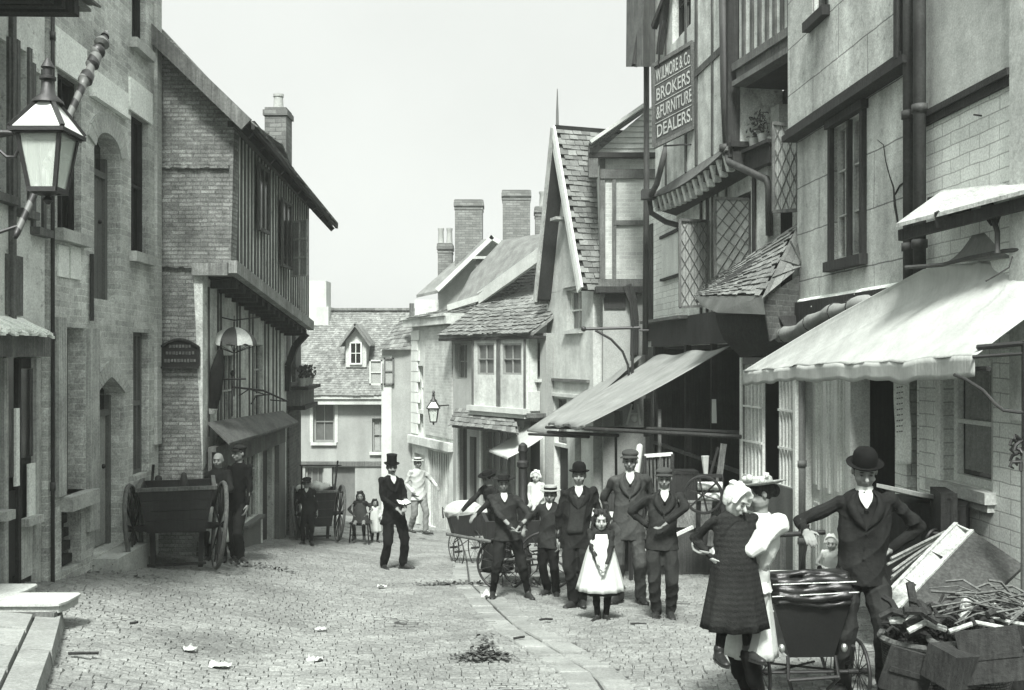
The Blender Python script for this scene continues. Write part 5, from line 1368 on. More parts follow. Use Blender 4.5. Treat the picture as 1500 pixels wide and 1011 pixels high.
def person(label, loc, h, yaw=0, feet=None, hands=None, elb=None, lean=(0, 0), head=(0, 0), hip=None, group=None, vox=.0095,
           top=('jacket', 'cloth_dark'), legs=('trousers', 'cloth_dark'), hat=None, hair='short', sk='skin', shirt=True, vest=None,
           boots='leather', hk=None, curl=.5, hemz=.44, build=1.0, extra=None, moustache=False, collar=True, sleeve=1.0, tilt=None):
    t = thing('person', label, 'person', loc, yaw, group)
    hk = hk or (.215/(.13*h) if h < 1.5 else 1.0); hk = min(hk, 1.38)
    K_ = h*hk*(1.07 if h > 1.3 else 1.0); build = build*1.09
    es = max(.85, min(1.0, V(loc).y/12))
    dz = 0 if hip is None else hip-.5*h
    lx, ly = lean; bw = build; sw = (R.choice((-1, 1))*R.uniform(.012, .024)) if (hip is None and h > 1.2) else 0
    yaw2 = R.uniform(-.12, .12)
    def up(z): return V((lx*h*(z-.5)/.32+sw*h*max(-.3, 1-abs(z-.53)/.16), ly*h*(z-.5)/.32, z*h+dz))
    feet = feet or [(.062, 0, .25), (-.062, -.02, -.25)]          # image-right foot first (x, y, toe yaw)
    J_ = {}
    for i, sx in enumerate((1, -1)):
        f = feet[i]; hipj = V((.052*h*sx+sw*h*.8, 0, .5*h+dz+sw*sx*h*.25)); an = V((f[0]*h, f[1]*h, (f[3]*h if len(f) > 3 else 0)+.045*h))
        kn, an = ik(hipj, an, .245*h, .235*h, (sx*.15, -1, 0)); ya = f[2]; J_['leg', i] = (hipj, kn, an, V((math.sin(ya), -math.cos(ya), 0)))
    sh_w = .101*h*bw
    hands = hands or [(.155, -.03, .455), (-.155, -.03, .455)]; elb = elb or [(.5, .8, -.1), (-.5, .8, -.1)]
    for i, sx in enumerate((1, -1)):
        s = up(.816)+V((sx*sh_w, .004*h+yaw2*sx*sh_w, -sw*sx*h*.45)); w = V(hands[i])*h; w.z += dz
        if w.z > .5*h: pass
        e, w = ik(s, w, .175*h, .155*h, elb[i]); J_['arm', i] = (s, e, w)
    hd = up(.85)+V((0, -.012*h, .078*h*1)); hd.z = up(1).z-.062*K_
    hd.x += 0; hy, hp_ = head
    HM = Matrix.Rotation(hy, 4, 'Z') @ Matrix.Rotation(hp_, 4, 'X')
    if tilt: HM = Matrix.Rotation(tilt, 4, 'Y') @ HM
    def H(x, y, z): return hd+(HM @ V((x, y, z)))*K_/1.0
    def hm(b, c, rx, ry, rz, n=14): b.ell(H(*c), rx*K_, ry*K_, rz*K_, HM, n)
    # body: one surface
    b = MB()
    def ringpt(z, rx, ry, n=16): c = up(z); return [c+V((rx*h*math.cos(2*math.pi*k/n), ry*h*math.sin(2*math.pi*k/n), 0)) for k in range(n)]
    def loft(b, prof, n=16):
        vs = []
        for z, rx, ry in prof: vs += ringpt(z, rx, ry, n)
        m = len(prof); b.add(vs, [(i*n+k, i*n+(k+1) % n, (i+1)*n+(k+1) % n, (i+1)*n+k) for i in range(m-1) for k in range(n)]+[tuple(range(n))[::-1], tuple(range((m-1)*n, m*n))])
    loft(b, [(.47, .07*bw, .05), (.52, .08*bw, .06), (.6, .066*bw, .046), (.7, .078*bw, .052), (.78, .080*bw, .045), (.82, .055*bw, .034), (.85, .03, .03)])
    b.cap(up(.82), hd+V((0, .008*h, -.03*h)), .031*h, .028*K_, 10)
    hm(b, (0, .006, .012), .043, .052, .050); hm(b, (0, -.008, -.022), .037, .041, .041)
    hm(b, (0, -.024, -.048), .018, .018, .014, 10)
    b.cap(H(0, -.045, .004), H(0, -.0615, -.016), .005*K_, .0085*K_, 8)
    hm(b, (0, -.042, .016), .028, .010, .006, 10); hm(b, (0, -.044, -.034), .013, .008, .006, 8)
    for s in (1, -1): hm(b, (s*.0435, .006, -.004), .006, .011, .017, 8); hm(b, (s*.021, -.036, -.018), .016, .012, .014, 8)
    vx = max(1, vox*.62/(.0085*h*1.0)) if h > 0 else 1
    for i, sx in enumerate((1, -1)):
        s, e, w = J_['arm', i]; b.cap(s-V((sx*.012*h, 0, .012*h)), e, .022*h, .021*h, 8).cap(e, w, .020*h, .016*h, 8)
        d = (w-e).normalized(); a = V((0, -1, 0)) if abs(d.y) < .7 else V((-sx, 0, 0.3))
        a = (a-d*a.dot(d)).normalized(); hand(b, w, d, a, h/1.75*1.04, sx, curl if isinstance(curl, (int, float)) else curl[i], vx)
        hp, kn, an, fd = J_['leg', i]; b.cap(hp, kn, .045*h, .032*h, 8).cap(kn, an, .03*h, .02*h, 8).cap(an, an+fd*.07*h-V((0, 0, .02*h)), .02*h, .016*h, 8)
    part('body', remesh(b, vox, 1), sk, t)
    for s in (1, -1):
        MB().ell(H(s*.0178, -.0455, .0005), .0072*K_*es, .006*K_, .0042*K_*es, HM, 8).build('eye', 'eye', t, smooth=True)
        MB().ell(H(s*.0178, -.0495, .0115+.002*es), .0115*K_*min(es, 1.3), .004*K_, .0022*K_*es, HM, 8).build('eyebrow', 'hair', t, smooth=True)
    MB().ell(H(0, -.0515, -.034), .0118*K_*min(es, 1.2), .004*K_, .0022*K_*es, HM, 8).build('mouth', 'lip', t, smooth=True)
    if moustache: MB().ell(H(0, -.054, -.0265), .019*K_, .006*K_, .0055*K_, HM, 10).build('moustache', 'hair', t, smooth=True)
    # clothes
    vc = vox*1.25
    fab = top[1]
    if top[0] in ('jacket', 'coat', 'blouse', 'jumper'):
        b = MB(); q = .52 if top[0] in ('blouse', 'jumper') else hemz; ws = .006*h
        fl = .112 if top[0] == 'jacket' else .10
        pf = [(q, fl*bw, .085), (.5, .1*bw, .078), (.6, .091*bw, .066), (.7, .096*bw, .068), (.775, .103*bw, .062), (.814, .098*bw, .055), (.840, .070*bw, .046), (.862, .036*bw, .037)]
        if top[0] == 'blouse': pf[2] = (.6, .066*bw, .052)
        loft(b, [p for p in pf if p[0] >= q-.001])
        sl = sleeve
        for i, sx in enumerate((1, -1)):
            s, e, w = J_['arm', i]; pu = 1.5 if top[0] == 'blouse' else 1
            b.ell(s-V((sx*.012*h, 0, .008*h)), .036*h, .040*h, .034*h)
            b.cap(s-V((sx*.007*h, 0, .008*h)), e, .034*h*pu, .030*h*(1.2 if pu > 1 else 1), 10).cap(e, e.lerp(w, .93*sl), .029*h, .023*h, 10)
            # folds at the elbow
            for t_ in (.55, .8): c = s.lerp(e, t_); b.ell(c, .033*h*(1.1 if pu > 1 else 1), .033*h, .012*h)
            c = e.lerp(w, .2); b.ell(c, .031*h, .031*h, .011*h)
        J_['torso'] = pf
        part('jacket' if top[0] in ('jacket', 'coat') else top[0], remesh(b, vc, 2), fab, t)
    def tr(z):
        pf = J_.get('torso') or [(.4, .09, .07), (.84, .05, .04)]
        for (za, a, c), (zb, a2, c2) in zip(pf, pf[1:]):
            if z <= zb: u = (z-za)/(zb-za); return lerp(a, a2, u), lerp(c, c2, u)
        return pf[-1][1:]
    def shell(name, mat, z0, z1, ang, off, n=10, m=10, mid=0, thick=.004, fl=0):
        vs = []
        for j in range(m+1):
            z = lerp(z0, z1, j/m); rx, ry = tr(z); A_ = ang(j/m)
            for i in range(n+1):
                a = -math.pi/2+mid+lerp(-A_, A_, i/n); c = up(z)
                vs.append(c+V(((rx*h+off)*math.cos(a), (ry*h+off)*math.sin(a)-fl*(1-j/m)*h, 0)))
        b = MB().add(vs, [(j*(n+1)+i, j*(n+1)+i+1, (j+1)*(n+1)+i+1, (j+1)*(n+1)+i) for j in range(m) for i in range(n)])
        o = b.build(name, mat, t, smooth=True); md = o.modifiers.new('s', 'SOLIDIFY'); md.thickness = thick; md.offset = 1; return o
    if vest: shell('waistcoat', vest, .53, .80, lambda u: .55, .006)
    if shirt: shell('shirt_front', 'cloth_white', .785, .857, lambda u: .02+.42*u, .008)
    if shirt and collar:
        c = up(.861); MB().lathe(c-V((0, .004*h, .008*h)), [(.036*h, 0), (.034*h, .017*h), (.030*h, .019*h), (.029*h, .0)], 14).build('collar', 'cloth_white', t)
        c0, c1 = up(.852), up(.775); rx, ry = tr(.79); MB().beam(c0+V((0, -.040*h-.010, 0)), c1+V((0, -ry*h-.012, 0)), .018*h, .008).build('necktie', 'cloth_black', t)
        if top[0] in ('jacket', 'coat'):
            for sx in (1, -1):
                vs = []
                for j in range(7):
                    u = j/6; z = lerp(.70, .858, u); rx, ry = tr(z); a0 = -math.pi/2+sx*(.02+.55*u); a1 = a0+sx*(.02+.34*math.sin(math.pi*min(1, u*1.05))**.7); c = up(z)
                    for a in (a0, a1): vs.append(c+V(((rx*h+.015)*math.cos(a), (ry*h+.015)*math.sin(a), 0)))
                o = MB().add(vs, [(2*j, 2*j+1, 2*j+3, 2*j+2) for j in range(6)]).build('lapel', fab, t, smooth=True); md = o.modifiers.new('s', 'SOLIDIFY'); md.thickness = .006
            for z in (.68, .63, .58):
                rx, ry = tr(z); c = up(z); MB().ell(c+V((0, -ry*h-.006, 0)), .008, .005, .008, None, 8).build('button', 'cloth_black', t)
    if legs[0] in ('trousers', 'breeches'):
        b = MB(); loft(b, [(.46, .085*bw, .06), (.5, .09*bw, .066), (.57, .078*bw, .058)])
        for i in (0, 1):
            hp, kn, an, fd = J_['leg', i]
            if legs[0] == 'trousers':
                b.cap(hp, kn, .060*h, .048*h, 10).cap(kn, kn.lerp(an, .97), .047*h, .041*h, 10)
                b.ell(an.lerp(kn, .10), .042*h, .042*h, .013*h); b.ell(an.lerp(kn, .25), .042*h, .042*h, .012*h); b.ell(kn.lerp(an, .12), .047*h, .049*h, .014*h)
            else: b.cap(hp, kn.lerp(an, .08), .058*h, .048*h, 10)
        part(legs[0], remesh(b, vc, 2), legs[1], t)
        if legs[0] == 'breeches':
            for i in (0, 1):
                hp, kn, an, fd = J_['leg', i]; MB().cap(kn, an, .036*h, .025*h, 10).ell(kn.lerp(an, .33), .036*h, .038*h, .07*h).build('stocking', 'cloth_black', t, smooth=True)
    if legs[0] in ('skirt', 'frock'):
        zt = .62 if legs[0] == 'skirt' else .80; zh = legs[2]; fr = legs[3] if len(legs) > 3 else .16
        vs = []; n = 48; m = 12
        for j in range(m+1):
            u = j/m; z = lerp(zt, zh, u); rr = lerp(.07 if legs[0] == 'skirt' else .075, fr, u**.8); ry_ = rr*.86
            for k in range(n):
                a = 2*math.pi*k/n; w_ = 1+.06*u*math.sin(a*9+1.3*u)+.03*u*math.sin(a*17); c = up(max(z, .5)); c.z = z*h+dz
                vs.append(c+V((rr*h*w_*math.cos(a), ry_*h*w_*math.sin(a), 0)))
        b = MB().add(vs, [(j*n+k, j*n+(k+1) % n, (j+1)*n+(k+1) % n, (j+1)*n+k) for j in range(m) for k in range(n)])
        o = b.build('skirt' if legs[0] == 'skirt' else 'frock', legs[1], t, smooth=True); md = o.modifiers.new('s', 'SOLIDIFY'); md.thickness = .008
        for i in (0, 1):
            hp, kn, an, fd = J_['leg', i]; MB().cap(kn, an, .036*h, .026*h, 10).ell(kn.lerp(an, .35), .036*h, .038*h, .07*h).build('stocking', 'cloth_black', t, smooth=True)
    for i in (0, 1):
        hp, kn, an, fd = J_['leg', i]; s = h if h > 1.3 else h*1.12; b = MB()
        fl = an-V((0, 0, .04*h)); sd = V((-fd.y, fd.x, 0)); m = Matrix((sd, -fd, V((0, 0, 1)))).transposed().to_4x4()
        b.cap(an+V((0, 0, .03*h)), an-V((0, 0, .012*h)), .029*s, .026*s, 10)
        b.ell(fl-fd*.012*s+V((0, 0, .02*s)), .025*s, .036*s, .027*s, m); b.ell(fl+fd*.05*s+V((0, 0, .015*s)), .027*s, .062*s, .022*s, m); b.ell(fl+fd*.095*s+V((0, 0, .012*s)), .025*s, .034*s, .017*s, m)
        b.cap(an-V((0, 0, .005*s)), fl+fd*.06*s+V((0, 0, .02*s)), .025*s, .022*s, 8)
        o = part('boot', remesh(b, vox, 1), boots, t)
        MB().slab([fl+fd*a*s+sd*c*s-V((0, 0, .0045*h)) for a, c in ((-.046, -.018), (-.046, .018), (.02, .026), (.10, .025), (.132, .008), (.132, -.008), (.10, -.025), (.02, -.026))], (0, 0, .009*s)).build('sole', 'leather', o)
    # hair
    if hair == 'short': b = MB(); hm(b, (0, .012, .016), .0465, .0525, .0505, 16); hm(b, (0, .02, -.008), .042, .04, .04)
    elif hair == 'bun': b = MB(); hm(b, (0, .012, .018), .049, .054, .053, 16); hm(b, (0, .06, .0), .028, .026, .028)
    elif hair == 'long':
        b = MB(); hm(b, (0, .014, .018), .052, .055, .054, 16)
        for k in range(26):
            a = math.pi*(.02+.96*k/25); x, y = math.cos(a)*.05, math.sin(a)*.045+.006
            hm(b, (x, y, .0+R.uniform(-.008, .008)), .015, .015, .03, 8); hm(b, (x*1.12, y, -.042+R.uniform(-.012, .012)), .014, .014, .03, 8)
        for k in range(12): hm(b, (R.uniform(-.04, .04), R.uniform(-.03, .03)-.0, .058+R.uniform(-.008, .012)), .016, .016, .014, 8)
    else: b = None
    if b: part('hair', remesh(b, vox*.9, 1), 'hair', t)
    def lat(pr, name, mat, c=(0, 0, 0), rx=1, ry=1.16, n=28, tl=0):
        m = HM @ Matrix.Rotation(tl, 4, 'X')
        return MB().lathe(H(*c), [(r_*K_, z*K_) for r_, z in [(q_[0]*.94, q_[1]*.97) for q_ in pr]], n, rx, ry, m).build(name, mat, t, smooth=False)
    if hat:
        kd = hat[0]; hmat = hat[1]
        if kd == 'bowler': o = lat([(.072, .006), (.074, .010), (.066, .002), (.049, .002), (.049, .03), (.046, .048), (.035, .064), (.015, .072), (.001, .073)], 'hat', hmat, (0, .004, .024))
        if kd == 'top': o = lat([(.070, .008), (.072, .011), (.064, .003), (.0475, .003), (.0455, .03), (.0455, .06), (.049, .084), (.048, .088), (.001, .088)], 'hat', hmat, (0, .004, .023))
        if kd == 'boater': o = lat([(.082, .0), (.083, .004), (.05, .006), (.049, .034), (.047, .037), (.001, .037)], 'hat', hmat, (0, .004, .03)); lat([(.0505, .008), (.0505, .024), (.049, .024), (.049, .008)], 'hat_band', 'cloth_black', (0, .004, .03))
        if kd == 'wide': o = lat([(.088, .006), (.09, .009), (.07, .0), (.05, .003), (.049, .025), (.043, .036), (.02, .041), (.001, .042)], 'hat', hmat, (0, .006, .03))
        if kd == 'cap':
            b = MB(); hm(b, (0, .012, .044), .0535, .060, .026, 16); hm(b, (0, .008, .036), .048, .053, .014, 16); o = part('cap', remesh(b, vox*.8, 1), hmat, t)
            b = MB(); vs = []
            for j in range(5):
                for i in range(11):
                    a = math.pi*(1.18+.64*i/10); q = .046+.0055*j; vs.append(H(q*math.cos(a), .004+q*1.12*math.sin(a)-.002*j, .034-.0015*j-.001*j*j*.3+.004*math.sin(math.pi*i/10)))
            b.add(vs, [(j*11+i, j*11+i+1, j*11+i+12, j*11+i+11) for j in range(4) for i in range(10)]); o2 = b.build('cap_peak', hmat, t, smooth=True); md = o2.modifiers.new('s', 'SOLIDIFY'); md.thickness = .004*K_
        if kd == 'bonnet':
            b = MB(); hm(b, (0, .016, .016), .056, .058, .058, 16)
            for k in range(20): a = math.pi*k/19; hm(b, (math.cos(a)*.057, -.026, math.sin(a)*.06+.004), .015, .018, .013, 8)
            for k in range(10): hm(b, (R.uniform(-.03, .03), R.uniform(-.02, .04), .07+R.uniform(-.008, .012)), .02, .02, .014, 8)
            part('bonnet', remesh(b, vox*.9, 1), hmat, t)
        if kd == 'straw':
            lat([(.10, .008), (.102, .012), (.075, .0), (.052, .004), (.05, .028), (.042, .036), (.001, .037)], 'hat', hmat, (0, .008, .034), tl=-.12)
            b = MB()
            for k in range(22): a = k*.9; hm(b, (math.cos(a)*.05+.015, math.sin(a)*.045, .05+R.uniform(0, .025)), .016, .016, .011, 8)
            part('hat_flowers', remesh(b, vox*.8, 1), 'cloth_pale', t)
    if extra: extra(t, dict(J=J_, up=up, H=H, tr=tr, h=h, shell=shell, K=K_))
    return t

SIT = lambda px, py: ground(px, py)
# man in top hat reading a small book
def book(t, d):
    w0, w1 = d['J']['arm', 0][2], d['J']['arm', 1][2]; c = (w0+w1)/2+V((0.02, -.11, .045))
    MB().obox(c+V((-.055, 0, .0)), (.11, .15, .014), ry=.35, rz=.2).obox(c+V((.052, 0, .0)), (.11, .15, .014), ry=-.35, rz=.2).build('book', 'cloth_black', t)
    MB().obox(c+V((-.052, 0, .013)), (.1, .14, .01), ry=.35, rz=.2).obox(c+V((.05, 0, .013)), (.1, .14, .01), ry=-.35, rz=.2).build('pages', 'paper', t)
person('man in top hat and dark suit standing mid street with an open book', SIT(574, 834), 1.80, yaw=.55, feet=[(.1, -.03, .5), (-.07, .03, -.1)],
       hands=[(.05, -.17, .60), (-.035, -.16, .585)], head=(-.25, .1), top=('jacket', 'cloth_black'), legs=('trousers', 'cloth_black'), hat=('top', 'cloth_black'), moustache=True, hemz=.41, extra=lambda t, d: None, build=.98)
# man leaning by the handcart
person('man in dark suit and cap standing behind the left handcart, hand on hip', SIT(347, 823), 1.70, yaw=-.2, feet=[(.045, -.02, .9), (-.03, .03, .2)], hands=[(.13, -.07, .50), (-.13, -.1, .50)],
       elb=[(.6, .8, 0), (-.8, .5, 0)], head=(-.4, .0), top=('jacket', 'cloth_black'), legs=('trousers', 'cloth_dark'), hat=('cap', 'cloth_dark'), shirt=False, build=.92, lean=(.015, 0))
person('bareheaded man in a pale apron half hidden behind the cart man', V((-4.22, 14.70, gz(-4.22, 14.70))), 1.56, yaw=-.1, head=(.1, .05), top=('jacket', 'cloth_dark'), legs=('skirt', 'cloth_white', .18, .11), hair=None, shirt=False, build=.9,
       hands=[(.05, -.16, .72), (-.12, -.12, .7)])
person('boy in dark clothes standing in front of the far handcart', SIT(450, 797), 1.25, yaw=.1, feet=[(.06, 0, .3), (-.06, 0, -.3)], head=(0, .1), top=('jacket', 'cloth_dark'), legs=('trousers', 'cloth_black'), hair='short', hat=('cap', 'cloth_dark'), vox=.014)
# girl seated on a chair
gc = SIT(528, 796)
person('small girl in a grey frock seated on a chair in the street', gc, 1.12, hip=.50, feet=[(.085, -.12, .2, .10), (-.085, -.12, -.2, .10)], hands=[(.11, -.05, .58), (-.11, -.05, .58)], elb=[(1, .2, 0), (-1, .2, 0)],
       top=('jumper', 'cloth_mid'), legs=('frock', 'cloth_grey', .40, .16), hair='long', shirt=False, vox=.014)
t = thing('chair', 'small wooden chair carrying the seated girl', 'chair', gc)
zs = .42
MB().slab([(-.2, -.18, zs), (.2, -.18, zs), (.18, .18, zs), (-.18, .18, zs)], (0, 0, .03)).build('seat', 'wood_dark', t)
for sx, sy in ((1, -1), (-1, -1)): MB().tube([(sx*.17, sy*.15, zs), (sx*.2, sy*.19, 0)], .016).build('leg', 'wood_dark', t)
for sx in (1, -1): MB().tube([(sx*.2, .22, 0), (sx*.16, .16, zs), (sx*.17, .22, .8)], .016).build('leg', 'wood_dark', t)
MB().tube([(-.17, .22, .78), (.17, .22, .78)], .02).tube([(-.165, .2, .6), (.165, .2, .6)], .014).build('backrest', 'wood_dark', t)
MB().tube([(-.19, -.17, .2), (.19, -.17, .2)], .01).tube([(-.19, -.17, .16), (-.19, .2, .16)], .01).tube([(.19, -.17, .16), (.19, .2, .16)], .01).build('stretcher', 'wood_dark', t)
person('small child in a white pinafore beside the seated girl, partly behind the top hatted man', SIT(549, 795), .92, yaw=.3, top=('jumper', 'cloth_white'), legs=('frock', 'cloth_white', .25, .17), hair='long', shirt=False, vox=.014, hands=[(.1, -.1, .6), (-.12, -.1, .55)])
# pale blurred walker at the far corner, built as he stood
person('pale clothed man in a flat straw hat by the whitewashed corner house', SIT(612, 781), 1.86*29/27.5, yaw=.6, feet=[(.06, -.1, .4), (-.06, .1, .1)], hands=[(.2, -.16, .62), (-.1, -.05, .55)], top=('jacket', 'cloth_pale'), legs=('trousers', 'cloth_ghost'), hat=('boater', 'cloth_pale'), shirt=False, boots='cloth_grey', vox=.014)
# woman bending over the far perambulator
person('woman in a dark hat and dress leaning over the far perambulator', SIT(727, 838), 1.62, yaw=-.9, lean=(0, -.08), head=(.1, .35), top=('coat', 'cloth_dark'), legs=('skirt', 'cloth_dark', .04, .17), hat=('wide', 'cloth_black'), hair='bun', shirt=False, hands=[(.12, -.35, .6), (-.12, -.35, .6)])
# boy in breeches and wide hat
person('boy in wide flat hat and breeches striding with hands together', SIT(742, 876), 1.54, yaw=.12, feet=[(.17, -.03, .25), (-.11, .02, -.15)], hands=[(.085, -.16, .60), (.02, -.17, .60)], elb=[(1, .3, -.2), (-1, .5, -.2)],
       top=('jacket', 'cloth_mid'), legs=('breeches', 'cloth_dark'), hat=('wide', 'cloth_dark'), shirt=True, collar=False, hemz=.47, lean=(-.02, 0), head=(-.05, .05))
# toddler in bonnet
person('toddler in frilly white bonnet sitting high on the street barrow', P(786, 746, 15.6)-V((0, 0, .28)), .98, yaw=-.3, hip=.36, feet=[(.06, -.2, .1, .06), (-.06, -.2, -.1, .06)], hands=[(.08, -.12, .56), (-.08, -.12, .56)], top=('jumper', 'cloth_pale'), legs=('frock', 'cloth_white', .40, .14), hat=('bonnet', 'cloth_white'), hair=None, shirt=False, vox=.011, sk='skin_pale')
person('boy in straw boater standing between the wide hatted boy and the bowler hatted man', SIT(806, 873), 1.40, yaw=-.35, hands=[(.12, -.1, .5), (-.20, -.14, .62)], top=('jacket', 'cloth_mid'), legs=('trousers', 'cloth_black'), hat=('boater', 'straw_hat'), head=(.2, 0), shirt=True, collar=False, feet=[(.06, 0, .3), (-.04, .05, -.3)])
person('man in bowler hat, open dark jacket and waistcoat', SIT(847, 888), 1.64, yaw=-.1, feet=[(.03, .02, .1), (-.03, -.03, -.55)], hands=[(.15, .06, .5), (-.15, .03, .47)], elb=[(1, .3, 0), (-1, .2, 0)], top=('jacket', 'cloth_dark'), legs=('trousers', 'cloth_dark'), hat=('bowler', 'cloth_black'), vest='cloth_mid', hemz=.42, build=1.02, vox=.008)
# girl in the white pinafore
def pinafore(t, d):
    h = d['h']; up = d['up']
    vs = []; n, m = 30, 12
    for j in range(m+1):
        u = j/m; z = lerp(.80, .285, u)
        rr = lerp(.086, .215, u**1.05)+.006; A_ = lerp(.75, 1.75, min(1, u*2.6)) if u > .12 else .62
        for i in range(n+1):
            a = -math.pi/2+lerp(-A_, A_, i/n); w_ = 1+.045*u*math.sin(a*11)+.02*u*math.sin(a*23); c = up(max(z, .5)); c.z = z*h
            vs.append(c+V((rr*h*w_*math.cos(a), rr*.88*h*w_*math.sin(a), 0)))
    o = MB().add(vs, [(j*(n+1)+i, j*(n+1)+i+1, (j+1)*(n+1)+i+1, (j+1)*(n+1)+i) for j in range(m) for i in range(n)]).build('pinafore', 'cloth_white', t, smooth=True)
    md = o.modifiers.new('s', 'SOLIDIFY'); md.thickness = .006
person('little girl in white pinafore with long curly hair, hands clasped', SIT(880, 909), 1.15, yaw=0, feet=[(.045, -.02, .2), (-.03, -.03, -.5)], hands=[(.03, -.19, .52), (-.03, -.19, .515)], elb=[(1, .2, -.2), (-1, .2, -.2)],
       top=('jumper', 'cloth_mid'), legs=('frock', 'cloth_black', .255, .195), hair='long', shirt=False, extra=pinafore, vox=.0065, sk='skin_pale')
person('tall young man in tweed cap and buttoned grey jacket behind the little girl', SIT(922, 883), 1.83, yaw=-.1, feet=[(.07, .01, .35), (-.07, 0, -.5)], hands=[(.12, .1, .52), (-.13, .1, .52)], elb=[(1, .6, 0), (-1, .6, 0)],
       top=('jacket', 'cloth_grey'), legs=('trousers', 'cloth_grey'), hat=('cap', 'cloth_grey'), build=1.0, head=(-.1, .05), hemz=.42, vox=.008)
person('boy in ribbed cap standing with both elbows thrust out', SIT(972, 905), 1.60, yaw=-.1, feet=[(.045, 0, .1), (-.045, 0, -.15)], hands=[(.02, -.13, .66), (-.09, .06, .6)], elb=[(1, -.2, .9), (-1, .0, .9)],
       top=('jacket', 'cloth_mid'), legs=('trousers', 'cloth_mid'), hat=('cap', 'cloth_grey'), head=(-.05, .03), hemz=.46, vox=.008)
# foreground man resting a hand on the perambulator
pm = SIT(1268, 1022)
person('man in black bowler resting one hand on the near perambulator handle', pm, 1.66, yaw=-.22, feet=[(.075, .0, .35), (-.085, .03, -.35)], hands=[(.10, .05, .60), (-.245, -.17, .70)], elb=[(1.4, .3, 0), (-1, .3, -.5)],
       top=('jacket', 'cloth_dark'), legs=('trousers', 'cloth_mid'), hat=('bowler', 'cloth_black'), head=(.05, .30), hemz=.47, vox=.006, curl=(.5, .75), lean=(-.01, 0))
# girl carrying a child
gg = SIT(1103, 1042)
person('young woman in white blouse and flowered straw hat hugging a child', gg, 1.50, yaw=-1.0, feet=[(.05, 0, .2), (-.05, .03, 0)], hands=[(-.02, -.22, .70), (-.03, -.15, .62)], elb=[(1, -.1, -1.2), (-.2, -.2, -1)], curl=.8,
       top=('blouse', 'cloth_white'), legs=('skirt', 'cloth_pale', .24, .12), hat=('straw', 'straw_hat'), hair='bun', shirt=False, head=(-.5, .15), vox=.0065, lean=(.02, .02), tilt=-.15)
cc = gg+V((-.15, -.14, .40))
person('child in white bonnet and dark ribbed coat carried on the young woman\'s arm', cc, 1.06, yaw=.35, hip=.53, feet=[(.08, -.03, .2, -.14), (-.12, -.02, -.2, -.04)], hands=[(.05, .2, .76), (-.14, .02, .58)],
       top=('coat', 'cloth_ribbed'), legs=('frock', 'cloth_ribbed', .17, .20), hat=('bonnet', 'cloth_white'), hair=None, shirt=False, head=(.5, .25), vox=.0065, sk='skin_pale', tilt=.25, build=1.35)
# ------------------------------------------------------------ street things
def wheel(t, c, R_, axis=(1, 0, 0), n=10, r=.02, rim='wood_dark', tyre=None, name='wheel', sp=.012):
    b = MB().ring(c, axis, R_, r, 36, 6); w = b.build(name, rim, t, smooth=True)
    MB().spokes(c, axis, R_, sp, n).build('spokes', 'wood_dark' if sp > .008 else 'iron', w)
    ax = V(axis).normalized(); MB().tube([V(c)-ax*.07, V(c)+ax*.07], max(.02, sp*3), 10).build('hub', 'wood_dark', w)
    return w
def cart(label, loc, rz, W_b=.84, L=1.25, mat='wood_dark', Rw=.54, h0=.58, h1=1.08, stuff=True):
    t = thing('handcart', label, 'handcart', loc, rz, 'wooden handcarts on the left side')
    w, l = W_b/2, L/2
    b = MB(); wt = w; wb = w-.10; th = .03
    for sx in (1, -1):
        b.hexa([(sx*wb, -l, h0), (sx*(wb-th), -l, h0), (sx*(wb-th), l, h0), (sx*wb, l, h0), (sx*wt, -l, h1), (sx*(wt-th), -l, h1), (sx*(wt-th), l, h1), (sx*wt, l, h1)])
    for sy in (1, -1):
        n = 4
        for i in range(n):
            za = h0+(h1-h0)*i/n; zc = h0+(h1-h0)*(i+1)/n-.006; wa = lerp(wb, wt, i/n)-th-.002; wc = lerp(wb, wt, (i+1)/n)-th-.002
            b.hexa([(-wa, sy*l-.015, za), (wa, sy*l-.015, za), (wa, sy*l+.015, za), (-wa, sy*l+.015, za), (-wc, sy*l-.015, zc), (wc, sy*l-.015, zc), (wc, sy*l+.015, zc), (-wc, sy*l+.015, zc)])
    b.box(-wb, wb, -l, l, h0-.03, h0-.001); b.build('body', mat, t)
    MB().beam((-wt-.03, -l, h1+.02), (wt+.03, -l, h1+.02), .06, .045).beam((-wt, -l+.03, h1+.02), (-wt, l, h1+.02), .05, .045).beam((wt, -l+.03, h1+.02), (wt, l, h1+.02), .05, .045).build('top_rail', 'timber_grey', t)
    for sx in (1, -1): wheel(t, (sx*(w+.07), -.30, Rw), Rw-.02, (1, sx*.10, sx*-.10), 12, .03, 'timber_grey')
    MB().box(-w-.02, w+.02, -.34, -.26, Rw-.04, Rw+.04).build('axle', mat, t)
    for sx in (1, -1): MB().beam((sx*(wb-.05), -l+.32, h0), (sx*(wb-.07), -l+.3, .04), .06, .06).build('leg', mat, t)
    for sx in (1, -1): MB().beam((sx*(wb-.04), l-.3, h0), (sx*(wb-.06), l-.3, .04), .05, .05).build('leg', mat, t)
    MB().beam((-wb-.0, -l+.25, .10), (wb+.0, -l+.25, .10), .03, .03).build('stretcher', mat, t)
    for sx in (1, -1): MB().tube([(sx*(wb-.1), l, h0+.1), (sx*(wb-.14), l+.8, h0+.3)], .022).build('shaft', 'timber_grey', t)
    return t
p = ground(251, 838); p.y += .6; p.z = gz(p.x, p.y)+.02
cart('dark empty handcart standing on its legs in front of the brick gable', p+V((-.12, 0, 0)), .30, W_b=.92, Rw=.57)
p2 = ground(458, 792); p2.y += .5; p2.z = gz(p2.x, p2.y)
t2 = cart('dark handcart with an upright rod frame farther down the left side', p2, .22, .72, 1.0, Rw=.56, h0=.36, h1=1.0)
